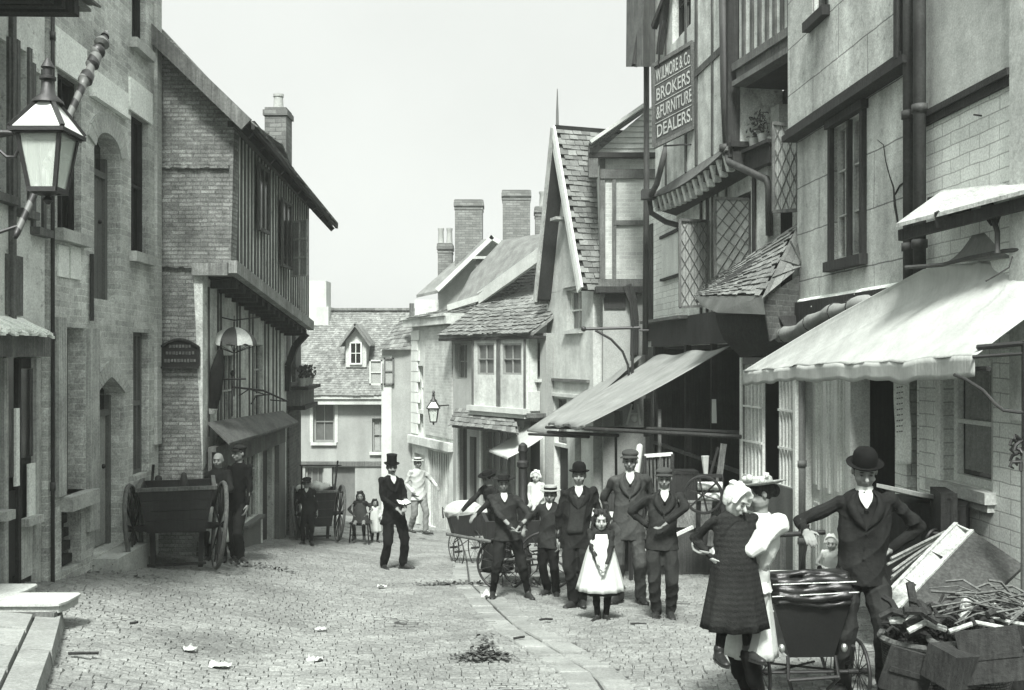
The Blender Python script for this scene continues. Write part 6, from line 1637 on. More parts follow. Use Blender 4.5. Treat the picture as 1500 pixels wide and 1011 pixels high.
MB().tube([(-.32, -.4, 1.0), (-.32, -.4, 1.55)], .018).tube([(.32, -.4, 1.0), (.38, -.45, 1.62)], .018).tube([(-.36, -.4, 1.54), (.46, -.4, 1.52)], .014).tube([(-.45, -.5, 1.02), (.5, -.5, 1.0)], .016).build('rod_frame', 'timber_dark', t2)
b = MB()
for k in range(9): b.ell((R.uniform(-.26, .2), -.2+R.uniform(-.1, .2), 1.03+R.uniform(0, .08)), .12, .10, .09)
t = part('x', remesh(b, .02, 2), 'cloth_white', None); t.name = 'linen_bundle'; t.location = p2; tag(t, 'pale bundle of linen heaped on the far handcart', 'bundle')
# sack and stack under the first handcart
p = ground(262, 815); b = MB()
b.slab([(p.x-.22, p.y, p.z), (p.x+.2, p.y, p.z), (p.x+.12, p.y+.1, p.z+.5), (p.x-.2, p.y+.1, p.z+.5)], (0, .3, 0)); b.solo('sack', 'wood_dark', 'dark sack slumped on the pavement behind the near handcart', 'sack')
b = MB()
for i in range(5): b.obox((p.x+.38+R.uniform(-.02, .02), p.y+.1, p.z+.04+i*.075), (.26-i*.02, .3, .065), rz=.1)
b.solo('box_stack', 'timber_dark', 'small pile of thin boxes leaning beside the dark sack under the cart', 'boxes')
b = MB(); p = P(232, 712, 14.1); b.cap(p-V((0, 0, .25)), p+V((0, 0, .1)), .06, .05).cap(p+V((.35, 0, -.25)), p+V((.35, 0, .15)), .1, .04)
b.tube([p+V((-.1, -.05, -.3)), p+V((-.05, -.05, .3))], .02).box(p.x-.3, p.x+.6, p.y-.12, p.y+.12, p.z-.62, p.z-.28)
b.solo('tools_bundle', 'timber_dark', 'dark bundle of tools propped against the brick gable behind the near handcart', 'tools')
b = MB(); p = ground(158, 826); b.tube([(p.x-.28, p.y-.2, p.z+.08), (p.x, p.y-.2, p.z+.1), (p.x+.3, p.y+.1, p.z+.08)], [.07, .09, .07], 10); b.solo('stone_roller', 'sill_stone', 'pale stone roll lying at the foot of the arched door', 'stone')

# umbrella maker's sign
uc = P(343, 508, 15.5)
t = thing('umbrella_sign', 'striped open umbrella hung as a sign under the jetty', 'umbrella', uc)
n = 48; m = 10; vs = []; r0 = .34
for j in range(m+1):
    a = math.pi/2*(1-j/m*.97)
    for k in range(n):
        th = 2*math.pi*k/n; sc_a = 1-.06*(j/m)**2*(1-abs(math.cos(th*4)))
        vs.append((r0*math.cos(a)*sc_a*math.cos(th), r0*math.cos(a)*sc_a*math.sin(th), .30*math.sin(a)+.0+.03*(j/m)**4*(1-abs(math.cos(th*4)))))
o = MB().add(vs, [(j*n+k, j*n+(k+1) % n, (j+1)*n+(k+1) % n, (j+1)*n+k) for j in range(m) for k in range(n)]).build('canopy', 'umbrella_cloth', t, smooth=True)
o.rotation_euler = (0, 0, .4)
b = MB().tube([(0, 0, -.75), (0, 0, .38)], .012); b.build('shaft', 'iron', t)
b = MB()
for k in range(8): a = k*math.pi/4+.4; b.tube([(0, 0, -.1), (.32*math.cos(a), .32*math.sin(a), .02)], .005, 4)
b.build('ribs', 'iron', t)
MB().tube([(-.33, .2, .47), (0, 0, .40), (.3, .3, .46)], .01).tube([(-.33, .2, .47), (-.33, .3, -.05)], .008).tube([(0, 0, .38), (0, 0, .47)], .006).build('hanger', 'iron', t)
t = thing('sign_bracket', 'long wrought iron sign bracket reaching out from the jettied house', 'bracket', P(370, 570, 16))
b = MB().tube([P(318, 556, 15.4), P(360, 555, 15.3)], .014).tube([P(340, 567, 15.6), P(385, 572, 16.2), P(421, 588, 16.6)], .016).tube([P(350, 580, 15.8), P(365, 570, 15.9), P(388, 578, 16.2)], .01).tube([P(368, 592, 16), P(375, 580, 16.1), P(395, 578, 16.3)], .01).tube([P(396, 586, 16.4), P(421, 588, 16.6)], .01).tube([P(340, 545, 15.6), P(340, 610, 15.6)], .012)
b.ell(P(341, 547, 15.6), .04, .04, .05)
W_(b, 'ironwork', 'iron', t)
t = thing('boot_sign', 'long dark hanging sign shaped like a closed umbrella under the jetty', 'sign', P(315, 600, 15.0))
W_(MB().tube([P(323, 512, 15), P(319, 540, 15), P(314, 575, 15), P(309, 598, 15)], [.04, .10, .11, .09], 12).tube([P(324, 500, 15), P(323, 512, 15)], .012), 'bundle', 'cloth_dark', t)
W_(MB().tube([P(309, 598, 15), P(308, 606, 15)], [.1, .08], 12), 'tip', 'timber_light', t)
# arched sign on the brick gable
t = thing('arched_sign', 'arched dark lettered sign board fixed low on the brick gable', 'sign', P(262, 520, 14.5))
n = 14; x0, x1 = P(235, 0, 14.5).x, P(290, 0, 14.5).x; zb, zm, zt = P(0, 537, 14.5).z, P(0, 508, 14.5).z, P(0, 497, 14.5).z
pts = [(x0, 14.54, zb), (x1, 14.54, zb)]+[(x1+(x0-x1)*i/n, 14.54, zm+(zt-zm)*math.sin(math.pi*i/n)) for i in range(n+1)]
W_(MB().slab(pts, (0, .07, 0)), 'board', 'paint_dark', t)
b = MB(); 
for i in range(n): b.beam(V(pts[2+i])-V((0, .02, 0)), V(pts[3+i])-V((0, .02, 0)), .03, .03)
b.box(x0, x1, 14.5, 14.53, zb-.03, zb); W_(b, 'moulding', 'timber_dark', t)
b = MB()
for row, (z_, k_) in enumerate(((P(0, 507, 14.5).z, 7), (P(0, 517, 14.5).z, 9), (P(0, 528, 14.5).z, 10))):
    for k in range(k_):
        c = (x0+x1)/2+(k-(k_-1)/2)*.046; b.box(c-.015, c+.015, 14.53, 14.539, z_-.02-R.uniform(0, .01), z_+.02)
W_(b, 'worn_lettering', 'timber_grey', t)
# barber's pole
t = thing('barber_pole', 'long spiral striped barber pole leaning out over the left pavement', 'barber pole', P(30, 345, 6.9))
a, c = P(22, 348, 6.9), P(157, 46, 8.3)
d = (c-a); L_ = d.length; dn = d.normalized()
q = lambda s: a+d*s
W_(MB().tube([q(0), q(.02), q(.66), q(.70)], [.016, .022, .029, .029], 14), 'pole', 'pole_spiral', t, smooth=True)
W_(MB().tube([q(.70), q(.72), q(.725), q(.76), q(.77), q(.80), q(.81), q(.86)], [.03, .042, .055, .05, .035, .032, .052, .045], 14).ell(q(.885), .055, .055, .06).tube([q(.92), q(.93), q(.94), q(.97)], [.03, .06, .055, .02], 12).tube([q(.97), q(1.0)], [.035, .012], 10), 'turned_head', 'pole_spiral', t)
W_(MB().tube([q(.05), P(-30, 350, 6.9)], .012).tube([q(.5), P(-30, 205, 6.95)], .012), 'stay', 'iron', t)

# ------------------------------------------------------------ perambulators
t = thing('perambulator', 'pale hooded wire wheeled perambulator far down the middle of the street', 'pram', ground(682, 824), .25, 'perambulators')
wheel(t, (-.17, -.22, .24), .24, (1, .2, 0), 12, .01, 'iron', name='wheel', sp=.003); wheel(t, (.12, -.24, .30), .30, (1, .2, 0), 12, .01, 'iron', sp=.003)
wheel(t, (-.17, .22, .24), .24, (1, .2, 0), 12, .01, 'iron', sp=.003); wheel(t, (.42, .22, .30), .30, (1, .2, 0), 12, .01, 'iron', sp=.003)
MB().slab([(-.22, -.22, .5), (.5, -.22, .5), (.62, -.22, .92), (-.32, -.22, .85)], (0, .44, 0)).build('body', 'wood_dark', t)
b = MB(); b.ell((-.05, 0, .92), .36, .25, .2).ell((.2, 0, .88), .3, .24, .12); part('hood', remesh(b, .02, 2), 'cloth_pale', t)
MB().tube([(-.2, -.2, .3), (.1, -.22, .5), (.3, -.2, .3)], .01).tube([(-.2, .2, .3), (.1, .2, .5), (.3, .2, .3)], .01).tube([(-.32, 0, .85), (-.42, 0, 1.0), (-.4, 0, .8)], .015).build('chassis', 'iron', t)

pl = ground(1172, 1018)
t = thing('perambulator', 'black leather hooded perambulator held by the foreground man', 'pram', pl, .04, 'perambulators')
# body: tapered dark box with a folded hood, seen from its foot
h0, h1 = .33, .70
MB().hexa([(-.15, -.24, h0), (.15, -.24, h0), (.15, .34, h0), (-.15, .34, h0), (-.27, -.28, h1), (.25, -.28, h1), (.25, .40, h1), (-.27, .40, h1)]).build('body', 'hood_leather', t)
b = MB(); n = 26
for k, (z_, rr, yy) in enumerate(((.70, .022, -.30), (.745, .03, -.31), (.795, .034, -.295), (.845, .036, -.27), (.885, .024, -.235))):
    pts = []
    for i in range(n+1):
        s = i/n; x = -.30+.60*s; pts.append((x, yy+.0+.30*max(0, abs(2*s-1)-.82)/.18, z_+.012*math.sin(s*8+k)-.05*max(0, abs(2*s-1)-.85)/.15))
    b.tube(pts, [rr*(.8+.2*math.sin(i*.9+k)) for i in range(n+1)], 8)
b.hexa([(-.28, -.27, .70), (.27, -.27, .70), (.27, .1, .70), (-.28, .1, .70), (-.24, -.22, .88), (.25, -.22, .90), (.25, -.02, .88), (-.24, -.02, .86)])
part('folded_hood', remesh(b, .008, 2), 'hood_leather', t)
MB().tube([(-.29, -.32, .755), (.29, -.32, .78)], .005).tube([(-.28, -.30, .83), (.28, -.3, .845)], .005).build('hood_piping', 'chrome', t)
b = MB()
for k in range(26): b.cap((-.30+R.uniform(-.02, .02), -.28+R.uniform(-.03, .05), .62+R.uniform(0, .2)), (-.35+R.uniform(-.03, .03), -.30+R.uniform(-.03, .03), .56+R.uniform(0, .25)), .008, .005, 6)
b.build('fringe', 'cloth_pale', t)
Rw = .30
for sx, sy, rr in ((-1, -.2, .22), (1, -.2, .22), (-1, .3, .30), (1, .3, .30)): wheel(t, (sx*.33, sy, rr), rr-.012, (1, 0, 0), 14, .012, 'iron', sp=.0035)
b = MB().tube([(-.35, -.2, .22), (.35, -.2, .22)], .012).tube([(-.35, .3, .3), (.35, .3, .3)], .012)
for sx in (-1, 1): b.tube([(sx*.26, -.3, .42), (sx*.27, -.24, .3), (sx*.27, -.1, .24), (sx*.27, .2, .28), (sx*.27, .42, .42)], .014, 8).tube([(sx*.16, -.24, .34), (sx*.17, -.28, .2), (sx*.12, -.2, .10)], .012)
b.tube([(-.26, -.2, .22), (.2, .3, .14)], .008).tube([(.26, -.2, .22), (-.2, .3, .14)], .008).tube([(-.17, -.28, .19), (.17, -.28, .21)], .014)
b.build('chassis', 'iron', t)
for sx in (-1, 1): MB().ell((sx*.21, -.27, .40), .022, .022, .03).build('spring_cap', 'chrome', t)
MB().tube([(-.26, .38, .75), (-.29, .30, .95), (-.30, .22, 1.05), (-.28, .2, 1.12), (-.26, .22, 1.05)], .011).tube([(.12, .38, .75), (.13, .28, .95), (.13, .22, 1.14)], .011).build('handle_arms', 'iron', t)
MB().tube([(-.33, .22, 1.055), (.25, .22, 1.085)], .018, 10).build('handle_bar', 'wood_dark', t)
MB().box(-.2, .2, -.1, .3, .70, .80).build('cushion', 'cloth_pale', t)
person('baby in a frilled white bonnet lying back in the near perambulator', pl+V((.33, .36, .61)), .62, hip=.12, yaw=-.1, feet=[(.06, -.25, .1, .1), (-.06, -.25, -.1, .1)], hands=[(.12, -.2, .66), (-.12, -.2, .66)],
       top=('jumper', 'cloth_white'), legs=('frock', 'cloth_white', .2, .15), hat=('bonnet', 'cloth_pale'), hair=None, shirt=False, vox=.006, sk='skin_pale', head=(-.4, .1))

# ------------------------------------------------------------ behind the group: barrow, post, wares
g0 = ground(770, 860)
t = thing('street_barrow', 'low dark two wheeled barrow with shafts behind the group of boys', 'barrow', g0, .1)
MB().box(-.55, .75, -.1, .9, .62, .70).box(-.55, .75, -.1, -.05, .70, .92).box(-.55, -.5, -.049, .9, .70, .9).build('tray', 'wood_dark', t)
wheel(t, (-.35, -.2, .36), .35, (.5, 1, 0), 14, .018, 'iron', sp=.006); wheel(t, (.25, -.25, .40), .39, (.2, 1, 0), 14, .018, 'iron', sp=.006); wheel(t, (-.1, .2, .2), .19, (.3, 1, 0), 10, .016, 'iron', sp=.005)
MB().tube([(-.5, -.15, .66), (-1.1, -.3, .8)], .022).tube([(.1, -.15, .6), (.9, -.35, .82), (1.1, -.35, .86)], .022).tube([(-.4, -.1, .4), (.4, -.1, .4)], .02).tube([(.4, -.15, .4), (.75, -.3, .1)], .015).build('shafts', 'timber_grey', t)
b = MB()
for k in range(22): a = V((R.uniform(-.5, .6), R.uniform(-.1, .3), R.uniform(.05, .6))); b.tube([a, a+V((R.uniform(-.25, .25), R.uniform(-.1, .1), R.uniform(-.2, .2)))], .012, 5)
b.solo('iron_scrap', 'iron', 'tangle of scrap iron rods under the street barrow', 'scrap', loc=None)
o = bpy.data.objects['iron_scrap']; o.location = V(o.location)+g0
gp = ground(766, 838)
t = thing('street_post', 'black cast iron street post with a stepped collar behind the boys', 'post', gp)
MB().lathe((0, 0, 0), [(.13, 0), (.13, .3), (.10, .34), (.08, .9), (.10, .95), (.10, 1.05), (.075, 1.1), (.07, 1.65), (.095, 1.68), (.095, 1.75), (.06, 1.78), (.06, 1.9), (.08, 1.93), (.07, 2.02), (.02, 2.06)], 16).build('shaft', 'iron', t)
# crates with pale tops
t = thing('table', 'low table with pale cloth between the bowler man and the tall young man', 'table', ground(880, 850))
MB().box(-.7, .5, 0, .7, .86, .90).build('tabletop', 'cloth_white', t)
for sx in (-.65, .45):
    for sy in (.05, .65): MB().box(sx-.03, sx+.03, sy-.03, sy+.03, 0, .86).build('leg', 'wood_dark', t)
def boxw(name, label, cat, c, size, rz=0, rx=0, ry=0, mat='wood_dark', frame=None, group=None, panels=0):
    t = thing(name, label, cat, c, rz, group); w, d, h = size
    m = Matrix.Rotation(ry, 4, 'Y') @ Matrix.Rotation(rx, 4, 'X')
    def bx(b, *a):
        q = MB().box(*a); b.add([m @ p for p in q.v], q.f)
    b = MB(); bx(b, -w/2, w/2, 0, d, 0, h); b.build('carcase', mat, t)
    b = MB(); e = .045
    bx(b, -w/2-.004, w/2+.004, -.012, -.001, h-e, h+.003); bx(b, -w/2-.004, w/2+.004, -.012, -.001, 0, e)
    bx(b, -w/2-.004, -w/2+e, -.011, -.001, e, h-e); bx(b, w/2-e, w/2+.004, -.011, -.001, e, h-e)
    for i in range(1, panels+1): x = -w/2+w*i/(panels+1); bx(b, x-e/2, x+e/2, -.011, -.001, e, h-e)
    b.build('framing', frame or mat, t); return t
g1 = ground(1000, 846)
t = boxw('kitchen_settle', 'broad dark wooden chest standing at the edge of the furniture shop', 'chest', ground(985, 843)+V((.5, 0, 0)), (1.75, .6, .72), rz=-.12, mat='wood_mid2', panels=0)
boxw('folded_table', 'grey table top leaning on the dark chest at the shop', 'table', g1+V((.18, .3, .70)), (1.0, .05, .42), rz=-.15, rx=-.3, mat='wood_mid')
MB().beam(P(942, 806, 14.0), P(1015, 772, 14.3), .04, .04).solo('broom_handle', 'wood_pale', 'pale diagonal pole lying across the front of the dark chest', 'pole')
t = thing('bolster', 'tall pale rolled bolster leaning behind the capped boy', 'bolster', P(930, 742, 15.0))
W_(MB().cap(P(925, 738, 15), P(937, 655, 15.2), .07, .05), 'roll', 'cloth_pale', t, smooth=True)
t = thing('basket_chair', 'upright rush backed chair stacked behind the capped boy', 'chair', P(962, 740, 15.3))
W_(MB().beam(P(944, 668, 15.3), P(985, 665, 15.3), .04, .05), 'top_rail', 'wood_pale', t)
b = MB()
for i in range(7): b.beam(P(948+i*5.5, 670, 15.32), P(950+i*5, 730, 15.4), .03, .02)
W_(b, 'backrest', 'timber_grey', t)
W_(MB().beam(P(944, 668, 15.3), P(946, 800, 15.3), .05).beam(P(985, 665, 15.3), P(984, 800, 15.3), .05), 'post', 'timber_dark', t)
W_(MB().box(P(944, 0, 15.3).x, P(986, 0, 15.3).x, 14.9, 15.4, P(0, 742, 15.3).z, P(0, 735, 15.3).z), 'seat', 'timber_dark', t)
t = thing('mangle', 'iron framed mangle with a flywheel standing in the shop opening', 'mangle', P(1035, 770, 14.7))
b = MB().ring(P(1030, 725, 14.6), (.3, 1, 0), .26, .022).spokes(P(1030, 725, 14.6), (.3, 1, 0), .26, .014, 6); W_(b, 'flywheel', 'iron', t)
W_(MB().beam(P(1022, 697, 14.8), P(1058, 697, 14.7), .05).beam(P(1024, 697, 14.8), P(1022, 800, 14.8), .06).beam(P(1056, 697, 14.8), P(1060, 800, 14.7), .06).beam(P(1040, 697, 14.8), P(1052, 655, 14.8), .03), 'frame', 'iron', t)
W_(MB().tube([P(1022, 712, 14.75), P(1058, 712, 14.7)], .06, 12).tube([P(1022, 728, 14.75), P(1058, 728, 14.7)], .06, 12), 'roller', 'wood_pale', t)
t = thing('brush', 'pale brush standing upright above the mangle', 'brush', P(1034, 695, 15.0))
W_(MB().tube([P(1034, 697, 15), P(1033, 668, 15)], [.03, .06], 8), 'bristle', 'cloth_pale', t)
# things hanging in the dark shop
t = thing('hanging_cloth', 'thin white cloth hanging deep in the dark furniture shop', 'cloth', P(1046, 590, 16.0))
W_(MB().slab([P(1043, 585, 16), P(1049, 585, 16), P(1050, 620, 16), P(1043, 620, 16)], (0, .03, 0)), 'cloth', 'cloth_white', t)
for i, (px, py, w, h, m) in enumerate(((906, 613, 12, 22, 'wood_mid'), (948, 612, 10, 56, 'timber_grey'), (990, 600, 12, 60, 'timber_dark'))):
    b = MB(); a = P(px-w/2, py-h/2, 17.2); c = P(px+w/2, py+h/2, 17.2); b.box(a.x, a.x+.03, 17.2, 17.23, c.z, a.z).box(c.x-.03, c.x, 17.2, 17.23, c.z, a.z).box(a.x+.031, c.x-.031, 17.2, 17.23, a.z-.03, a.z).box(a.x+.031, c.x-.031, 17.2, 17.23, c.z, c.z+.03).box(a.x+.03, c.x-.03, 17.24, 17.25, c.z, a.z)
    b.solo('picture_frame', m, ('squat frame hung under the awning nearest the street', 'tall narrow grey frame hung in the middle of the shop opening', 'tall dark frame hung at the back of the shop')[i], 'frame')
b = MB(); q0 = P(915, 625, 16.6)
b.beam(P(918, 622, 16.6), P(926, 592, 16.6), .03).beam(P(938, 622, 16.6), P(934, 592, 16.6), .03).beam(P(922, 606, 16.6), P(937, 606, 16.6), .025).ell(P(930, 612, 16.65), .06, .06, .07)
b.solo('bird_cage', 'cloth_pale', 'small pale cage hung from the awning pole at the shop', 'cage')
for i, (px, py, Y, w_, h_, mm, lb) in enumerate(((1000, 690, 16.2, .5, .9, 'timber_dark', 'tall dark cupboard standing at the back of the open shop'), (915, 715, 16.8, .55, .8, 'wood_mid2', 'dark chest of drawers in the shop behind the tall young man'), (1070, 760, 15.4, .4, .75, 'timber_dark', 'dark crate on end beside the mangle'))):
    c = P(px, py, Y); boxw('furniture_case', lb, 'furniture', V((c.x, Y, gz(c.x, Y)+(.7 if i == 0 else 0))), (w_, .4, h_+(.5 if i else 0)), mat=mm, panels=1)
for i, (a, c, lb) in enumerate(((( 905, 700, 15.6), (950, 790, 15.2), 'upper of two dark planks slanting in front of the shop opening'), ((1060, 650, 15.0), (1040, 800, 14.9), 'dark upright plank leaning right of the mangle'))):
    MB().beam(P(*a), P(*c), .09, .03).solo('plank', 'timber_grey', lb, 'plank')
# cabinets at the shop bay
t = boxw('cupboard_door', 'tall grey panelled cupboard door leaning by the barred shop window', 'door', ground(1165, 862)+V((0, 0, 0)), (.62, .05, 1.15), rz=-.35, rx=-.12, mat='wood_mid', frame='timber_grey')
t = boxw('low_cabinet', 'low grey panelled cabinet behind the young woman and the near perambulator', 'cabinet', ground(1128, 868)+V((0, .2, 0)), (.8, .5, .95), rz=-.2, mat='wood_mid', frame='timber_grey', panels=1)

# heap on the right
gb = ground(1330, 905)
t = boxw('trunk', 'tall dark travelling chest behind the foreground man', 'trunk', P(1345, 860, 8.9)-V((0, 0, .25)), (.75, .55, .98), rz=-.5, mat='wood_dark', panels=1)
W_(MB().slab([P(1284, 708, 8.3), P(1345, 722, 8.5), P(1396, 730, 8.9), P(1388, 735, 9.2), P(1330, 722, 9.1)], (0, 0, -.03)), 'lid', 'canvas_grey', t)
boxw('packing_case', 'upright dark packing case against the white brick wall', 'case', P(1390, 830, 8.4)-V((0, 0, .2)), (.12, .45, .8), rz=-.2, mat='timber_dark')
# leaning bookcase
t = thing('bookcase', 'tipped over dark bookcase with pale inner shelves leaning on the heap', 'bookcase', P(1390, 900, 7.6))
A_, B_ = P(1302, 905, 7.2), P(1424, 777, 8.0)      # long near edge of the open side
dpt = P(1400, 935, 7.0)-A_; wv = V((-.055, .16, .03))
D_ = A_+dpt*.9; C_ = P(1500, 828, 7.7)
W_(MB().slab([A_, B_, C_, D_], (.012, .015, -.012)), 'side_panel', 'wood_mid2', t)
W_(MB().slab([A_+wv, B_+wv, C_+wv, D_+wv], (-.004, .02, 0)), 'far_side', 'timber_light', t)
W_(MB().slab([D_, C_, C_+wv, D_+wv], (.01, 0, -.015)), 'back_panel', 'wood_dark', t)
dB = (C_-B_); dA = (D_-A_)
for s in (.0, .34, .66, .985):
    p = A_.lerp(B_, s); e = dA.lerp(dB, s)*.97; p = p+wv*.03; W_(MB().slab([p, p+wv*.94, p+wv*.94+e, p+e], (B_-A_).normalized()*.018), 'shelf', 'timber_light', t)
W_(MB().beam(A_, B_, .03, .02).beam(A_+wv, B_+wv, .03, .02), 'front_edge', 'timber_light', t)
b = MB()
for k in range(7):
    s = k/6; b.tube([P(1300+R.uniform(0, 8), 872-k*9, 7.9+R.uniform(0, .2)), P(1362+k*4, 802-k*4, 8.4), P(1384+k*3, 786-k*2, 8.6)], .011, 6)
b.solo('cane_bundle', 'beam_worn', 'bundle of pale canes leaning behind the tipped bookcase', 'canes')
b = MB()
for k in range(6): b.ring(P(1372+R.uniform(-6, 6), 792+R.uniform(-5, 5), 8.5), (R.uniform(-1, 1), 1, R.uniform(-1, 1)), .06+R.uniform(0, .03), .012, 16, 5)
b.solo('wire_coil', 'iron', 'coil of dark wire on top of the cane bundle', 'coil')
# baskets of oddments
def basket(label, px, py, Y, rx, ry, h):
    c = P(px, py, Y); t = thing('basket', label, 'basket', c, 0, 'wicker baskets of the heap')
    MB().lathe((0, 0, 0), [(rx*.8, 0), (rx*.95, h*.5), (rx, h), (rx*.96, h), (rx*.9, h*.5), (rx*.7, .03)], 28, 1, ry/rx).build('wickerwork', 'wicker', t)
    MB().ring((0, 0, h), (0, 0, 1), rx, .022, 30, 6).build('rim', 'timber_grey', t) if abs(rx-ry) < .02 else None
    b = MB()
    for k in range(26):
        a = V((R.uniform(-rx, rx)*.7, R.uniform(-ry, ry)*.7, h+R.uniform(-.02, .08))); d = V((R.uniform(-1, 1), R.uniform(-1, 1), R.uniform(-.1, .5))).normalized()*R.uniform(.06, .2)
        b.tube([a, a+d*.5+V((0, 0, .02)), a+d], R.uniform(.008, .02), 6)
    b.build('oddments', 'timber_dark', t); return t
basket('round wicker basket at the foreground man\'s feet, full of dark oddments', 1352, 1012, 6.6, .26, .26, .34)
basket('wide wicker basket below the tipped bookcase, full of dark oddments', 1425, 1012, 6.3, .25, .25, .30)
b = MB()
for k in range(90):
    a = P(R.uniform(1310, 1490), R.uniform(900, 935), R.uniform(6.2, 6.9)); d = V((R.uniform(-1, 1), R.uniform(-.4, .4), R.uniform(-.15, .4))).normalized()*R.uniform(.06, .24)
    b.tube([a, a+d*.5+V((0, 0, .03)), a+d], R.uniform(.008, .03), 6)
b.solo('oddments_heap', 'timber_dark', 'heap of dark bent ironwork and wood spread over the baskets', 'heap')
b = MB()
for k in range(5): a = P(1345+k*22, 893, 6.5); b.ring(a, (R.uniform(-.4, .4), 1, R.uniform(-.4, .4)), .05, .014, 16, 5)
b.solo('iron_rings', 'pipe', 'row of iron rings lying on the heap of oddments', 'rings')
W0 = MB().slab([P(1404, 916, 6.35), P(1426, 918, 6.35), P(1434, 876, 6.45), P(1413, 873, 6.45)], (0, .03, 0)).solo('wooden_slat', 'wood_pale2' if 'wood_pale2' in MB_ else 'timber_light', 'short pale board sticking up out of the heap', 'board')
b = MB(); b.tube([P(1303, 910, 6.5), P(1340, 905, 6.45), P(1370, 908, 6.4)], [.02, .04, .02], 8); b.tube([P(1330, 925, 6.3), P(1355, 912, 6.3), P(1385, 922, 6.3)], .02, 8); b.tube([P(1390, 925, 6.2), P(1430, 912, 6.2), P(1470, 920, 6.1)], .015, 8)
b.solo('pale_rods', 'timber_light', 'pale rods and rope lying across the rims of the baskets', 'rods')
for i, (q, sz, rr, lb) in enumerate((((1330, 985, 6.05), (.30, .04, .26), (.1, .3, .2), 'dark broken board leaning on the front of the round basket'), ((1452, 960, 5.9), (.34, .05, .30), (-.2, -.2, -.3), 'dark board leaning on the wide basket by the tub'), ((1395, 975, 5.95), (.24, .2, .2), (.2, .1, .5), 'small dark box tipped in front of the two baskets'))):
    b = MB().obox(P(*q), sz, *rr); b.obox(V(P(*q))+V((0, -.024, .0)), (sz[0]*.9, .02, .03), *rr); b.solo('broken_board' if i < 2 else 'small_box', 'timber_dark', lb, 'board' if i < 2 else 'box')
# dark tub at the corner
c = ground(1515, 1050); t = thing('tub', 'dark staved tub with a pale rim at the bottom right corner', 'tub', c)
MB().lathe((0, 0, 0), [(.26, 0), (.30, .3), (.31, .64), (.285, .64), (.28, .5), (.02, .5)], 28).build('staves', 'timber_dark', t)
b = MB().ring((0, 0, .64), (0, 0, 1), .30, .014, 36, 6); b.build('rim', 'timber_light', t)
b = MB().ring((0, 0, .2), (0, 0, 1), .295, .012, 36, 6).ring((0, 0, .5), (0, 0, 1), .312, .012, 36, 6); b.build('hoop', 'iron', t)
b = MB()
for k in range(50):
    a = c+V((R.uniform(-.3, .1), R.uniform(-.2, .2), .64+R.uniform(0, .14))); d = V((-R.uniform(.1, .42), R.uniform(-.2, .2), R.uniform(-.1, .1))); b.tube([a, a+d*.5+V((0, 0, .04)), a+d], R.uniform(.004, .009), 4)
b.solo('twig_bundle', 'timber_grey', 'sheaf of pale twigs spilling over the rim of the dark tub', 'twigs')
b = MB()
for k in range(300):
    x, y = R.gauss(0, .3), R.gauss(0, .12); c_ = V((x, y, max(0, R.gauss(.02, .03)))); d = V((R.uniform(-1, 1), R.uniform(-1, 1), R.uniform(-.3, .5))).normalized()*R.uniform(.02, .06); e = d.cross(V((0, 0, 1)))*.2
    b.add([c_-e, c_+e, c_+d+e, c_+d-e], [(0, 1, 2, 3)])
# ------------------------------------------------------------ litter
def litter(name, label, px, py, n, sx, sy, mat, sz=.05, hgt=.04, cat='litter', kind='stuff', group=None):
    c = ground(px, py); b = MB()
    for k in range(n):
        x, y = R.gauss(0, sx), R.gauss(0, sy); z = abs(R.gauss(0, hgt))*math.exp(-(x/sx/1.3)**2-(y/sy/1.3)**2)+.02
        p = V((x, y, z+gz(c.x+x, c.y+y)-c.z)); d = V((R.uniform(-1, 1), R.uniform(-1, 1), R.uniform(-.3, .4))).normalized()*R.uniform(.3, 1)*sz; e = d.cross(V((R.uniform(-.5, .5), 0, 1))).normalized()*R.uniform(.1, .45)*sz
        b.add([p-e, p+e, p+d+e*.7, p+d-e*.7], [(0, 1, 2, 3)])
    o = b.build(name, mat); o.location = c; tag(o, label, cat, group, kind); return o
litter('straw_heap', 'dark heap of straw and leaves in the middle foreground of the street', 710, 966, 420, .11, .06, 'straw', .05, .09)
litter('leaf_trail', 'trail of dark rubbish left of the striding boy\'s feet', 660, 858, 160, .36, .05, 'straw', .07, .03)
litter('leaf_trail', 'scatter of rubbish right beneath the striding boy and the barrow', 740, 858, 160, .3, .12, 'straw', .07, .04)
litter('leaf_trail', 'scatter of rubbish on the ground right of the near handcart', 372, 832, 110, .35, .08, 'straw', .07, .03)
litter('leaf_trail', 'rubbish swept along the foot of the arched door', 150, 838, 90, .5, .1, 'straw', .06, .03)
GP = 'paper scraps on the street'
for i, (px, py, s, lb) in enumerate(((278, 955, .045, 'small crumpled paper scrap left of the street, upper of two'), (322, 980, .06, 'crumpled paper scrap near the bottom edge, left of the street'), (462, 972, .05, 'flat paper scrap on the setts right of the two crumpled ones'), (560, 862, .05, 'pale paper scrap in the street behind the top hatted man'), (716, 876, .08, 'torn white paper by the striding boy\'s foot'), (470, 925, .04, 'tiny pale scrap in the middle of the setts'))):
    c = ground(px, py); b = MB(); n = 6; vs = []
    for j in range(n+1):
        for k in range(n+1): vs.append(((k/n-.5)*s*2.6+R.uniform(-.1, .1)*s, (j/n-.5)*s*1.6+R.uniform(-.1, .1)*s, .02+abs(R.gauss(0, .35))*s))
    b.add(vs, [(j*(n+1)+k, j*(n+1)+k+1, (j+1)*(n+1)+k+1, (j+1)*(n+1)+k) for j in range(n) for k in range(n)])
    o = b.build('paper_scrap', 'litter'); o.location = c; tag(o, lb, 'litter', GP)
GS = 'dark sticks on the street'
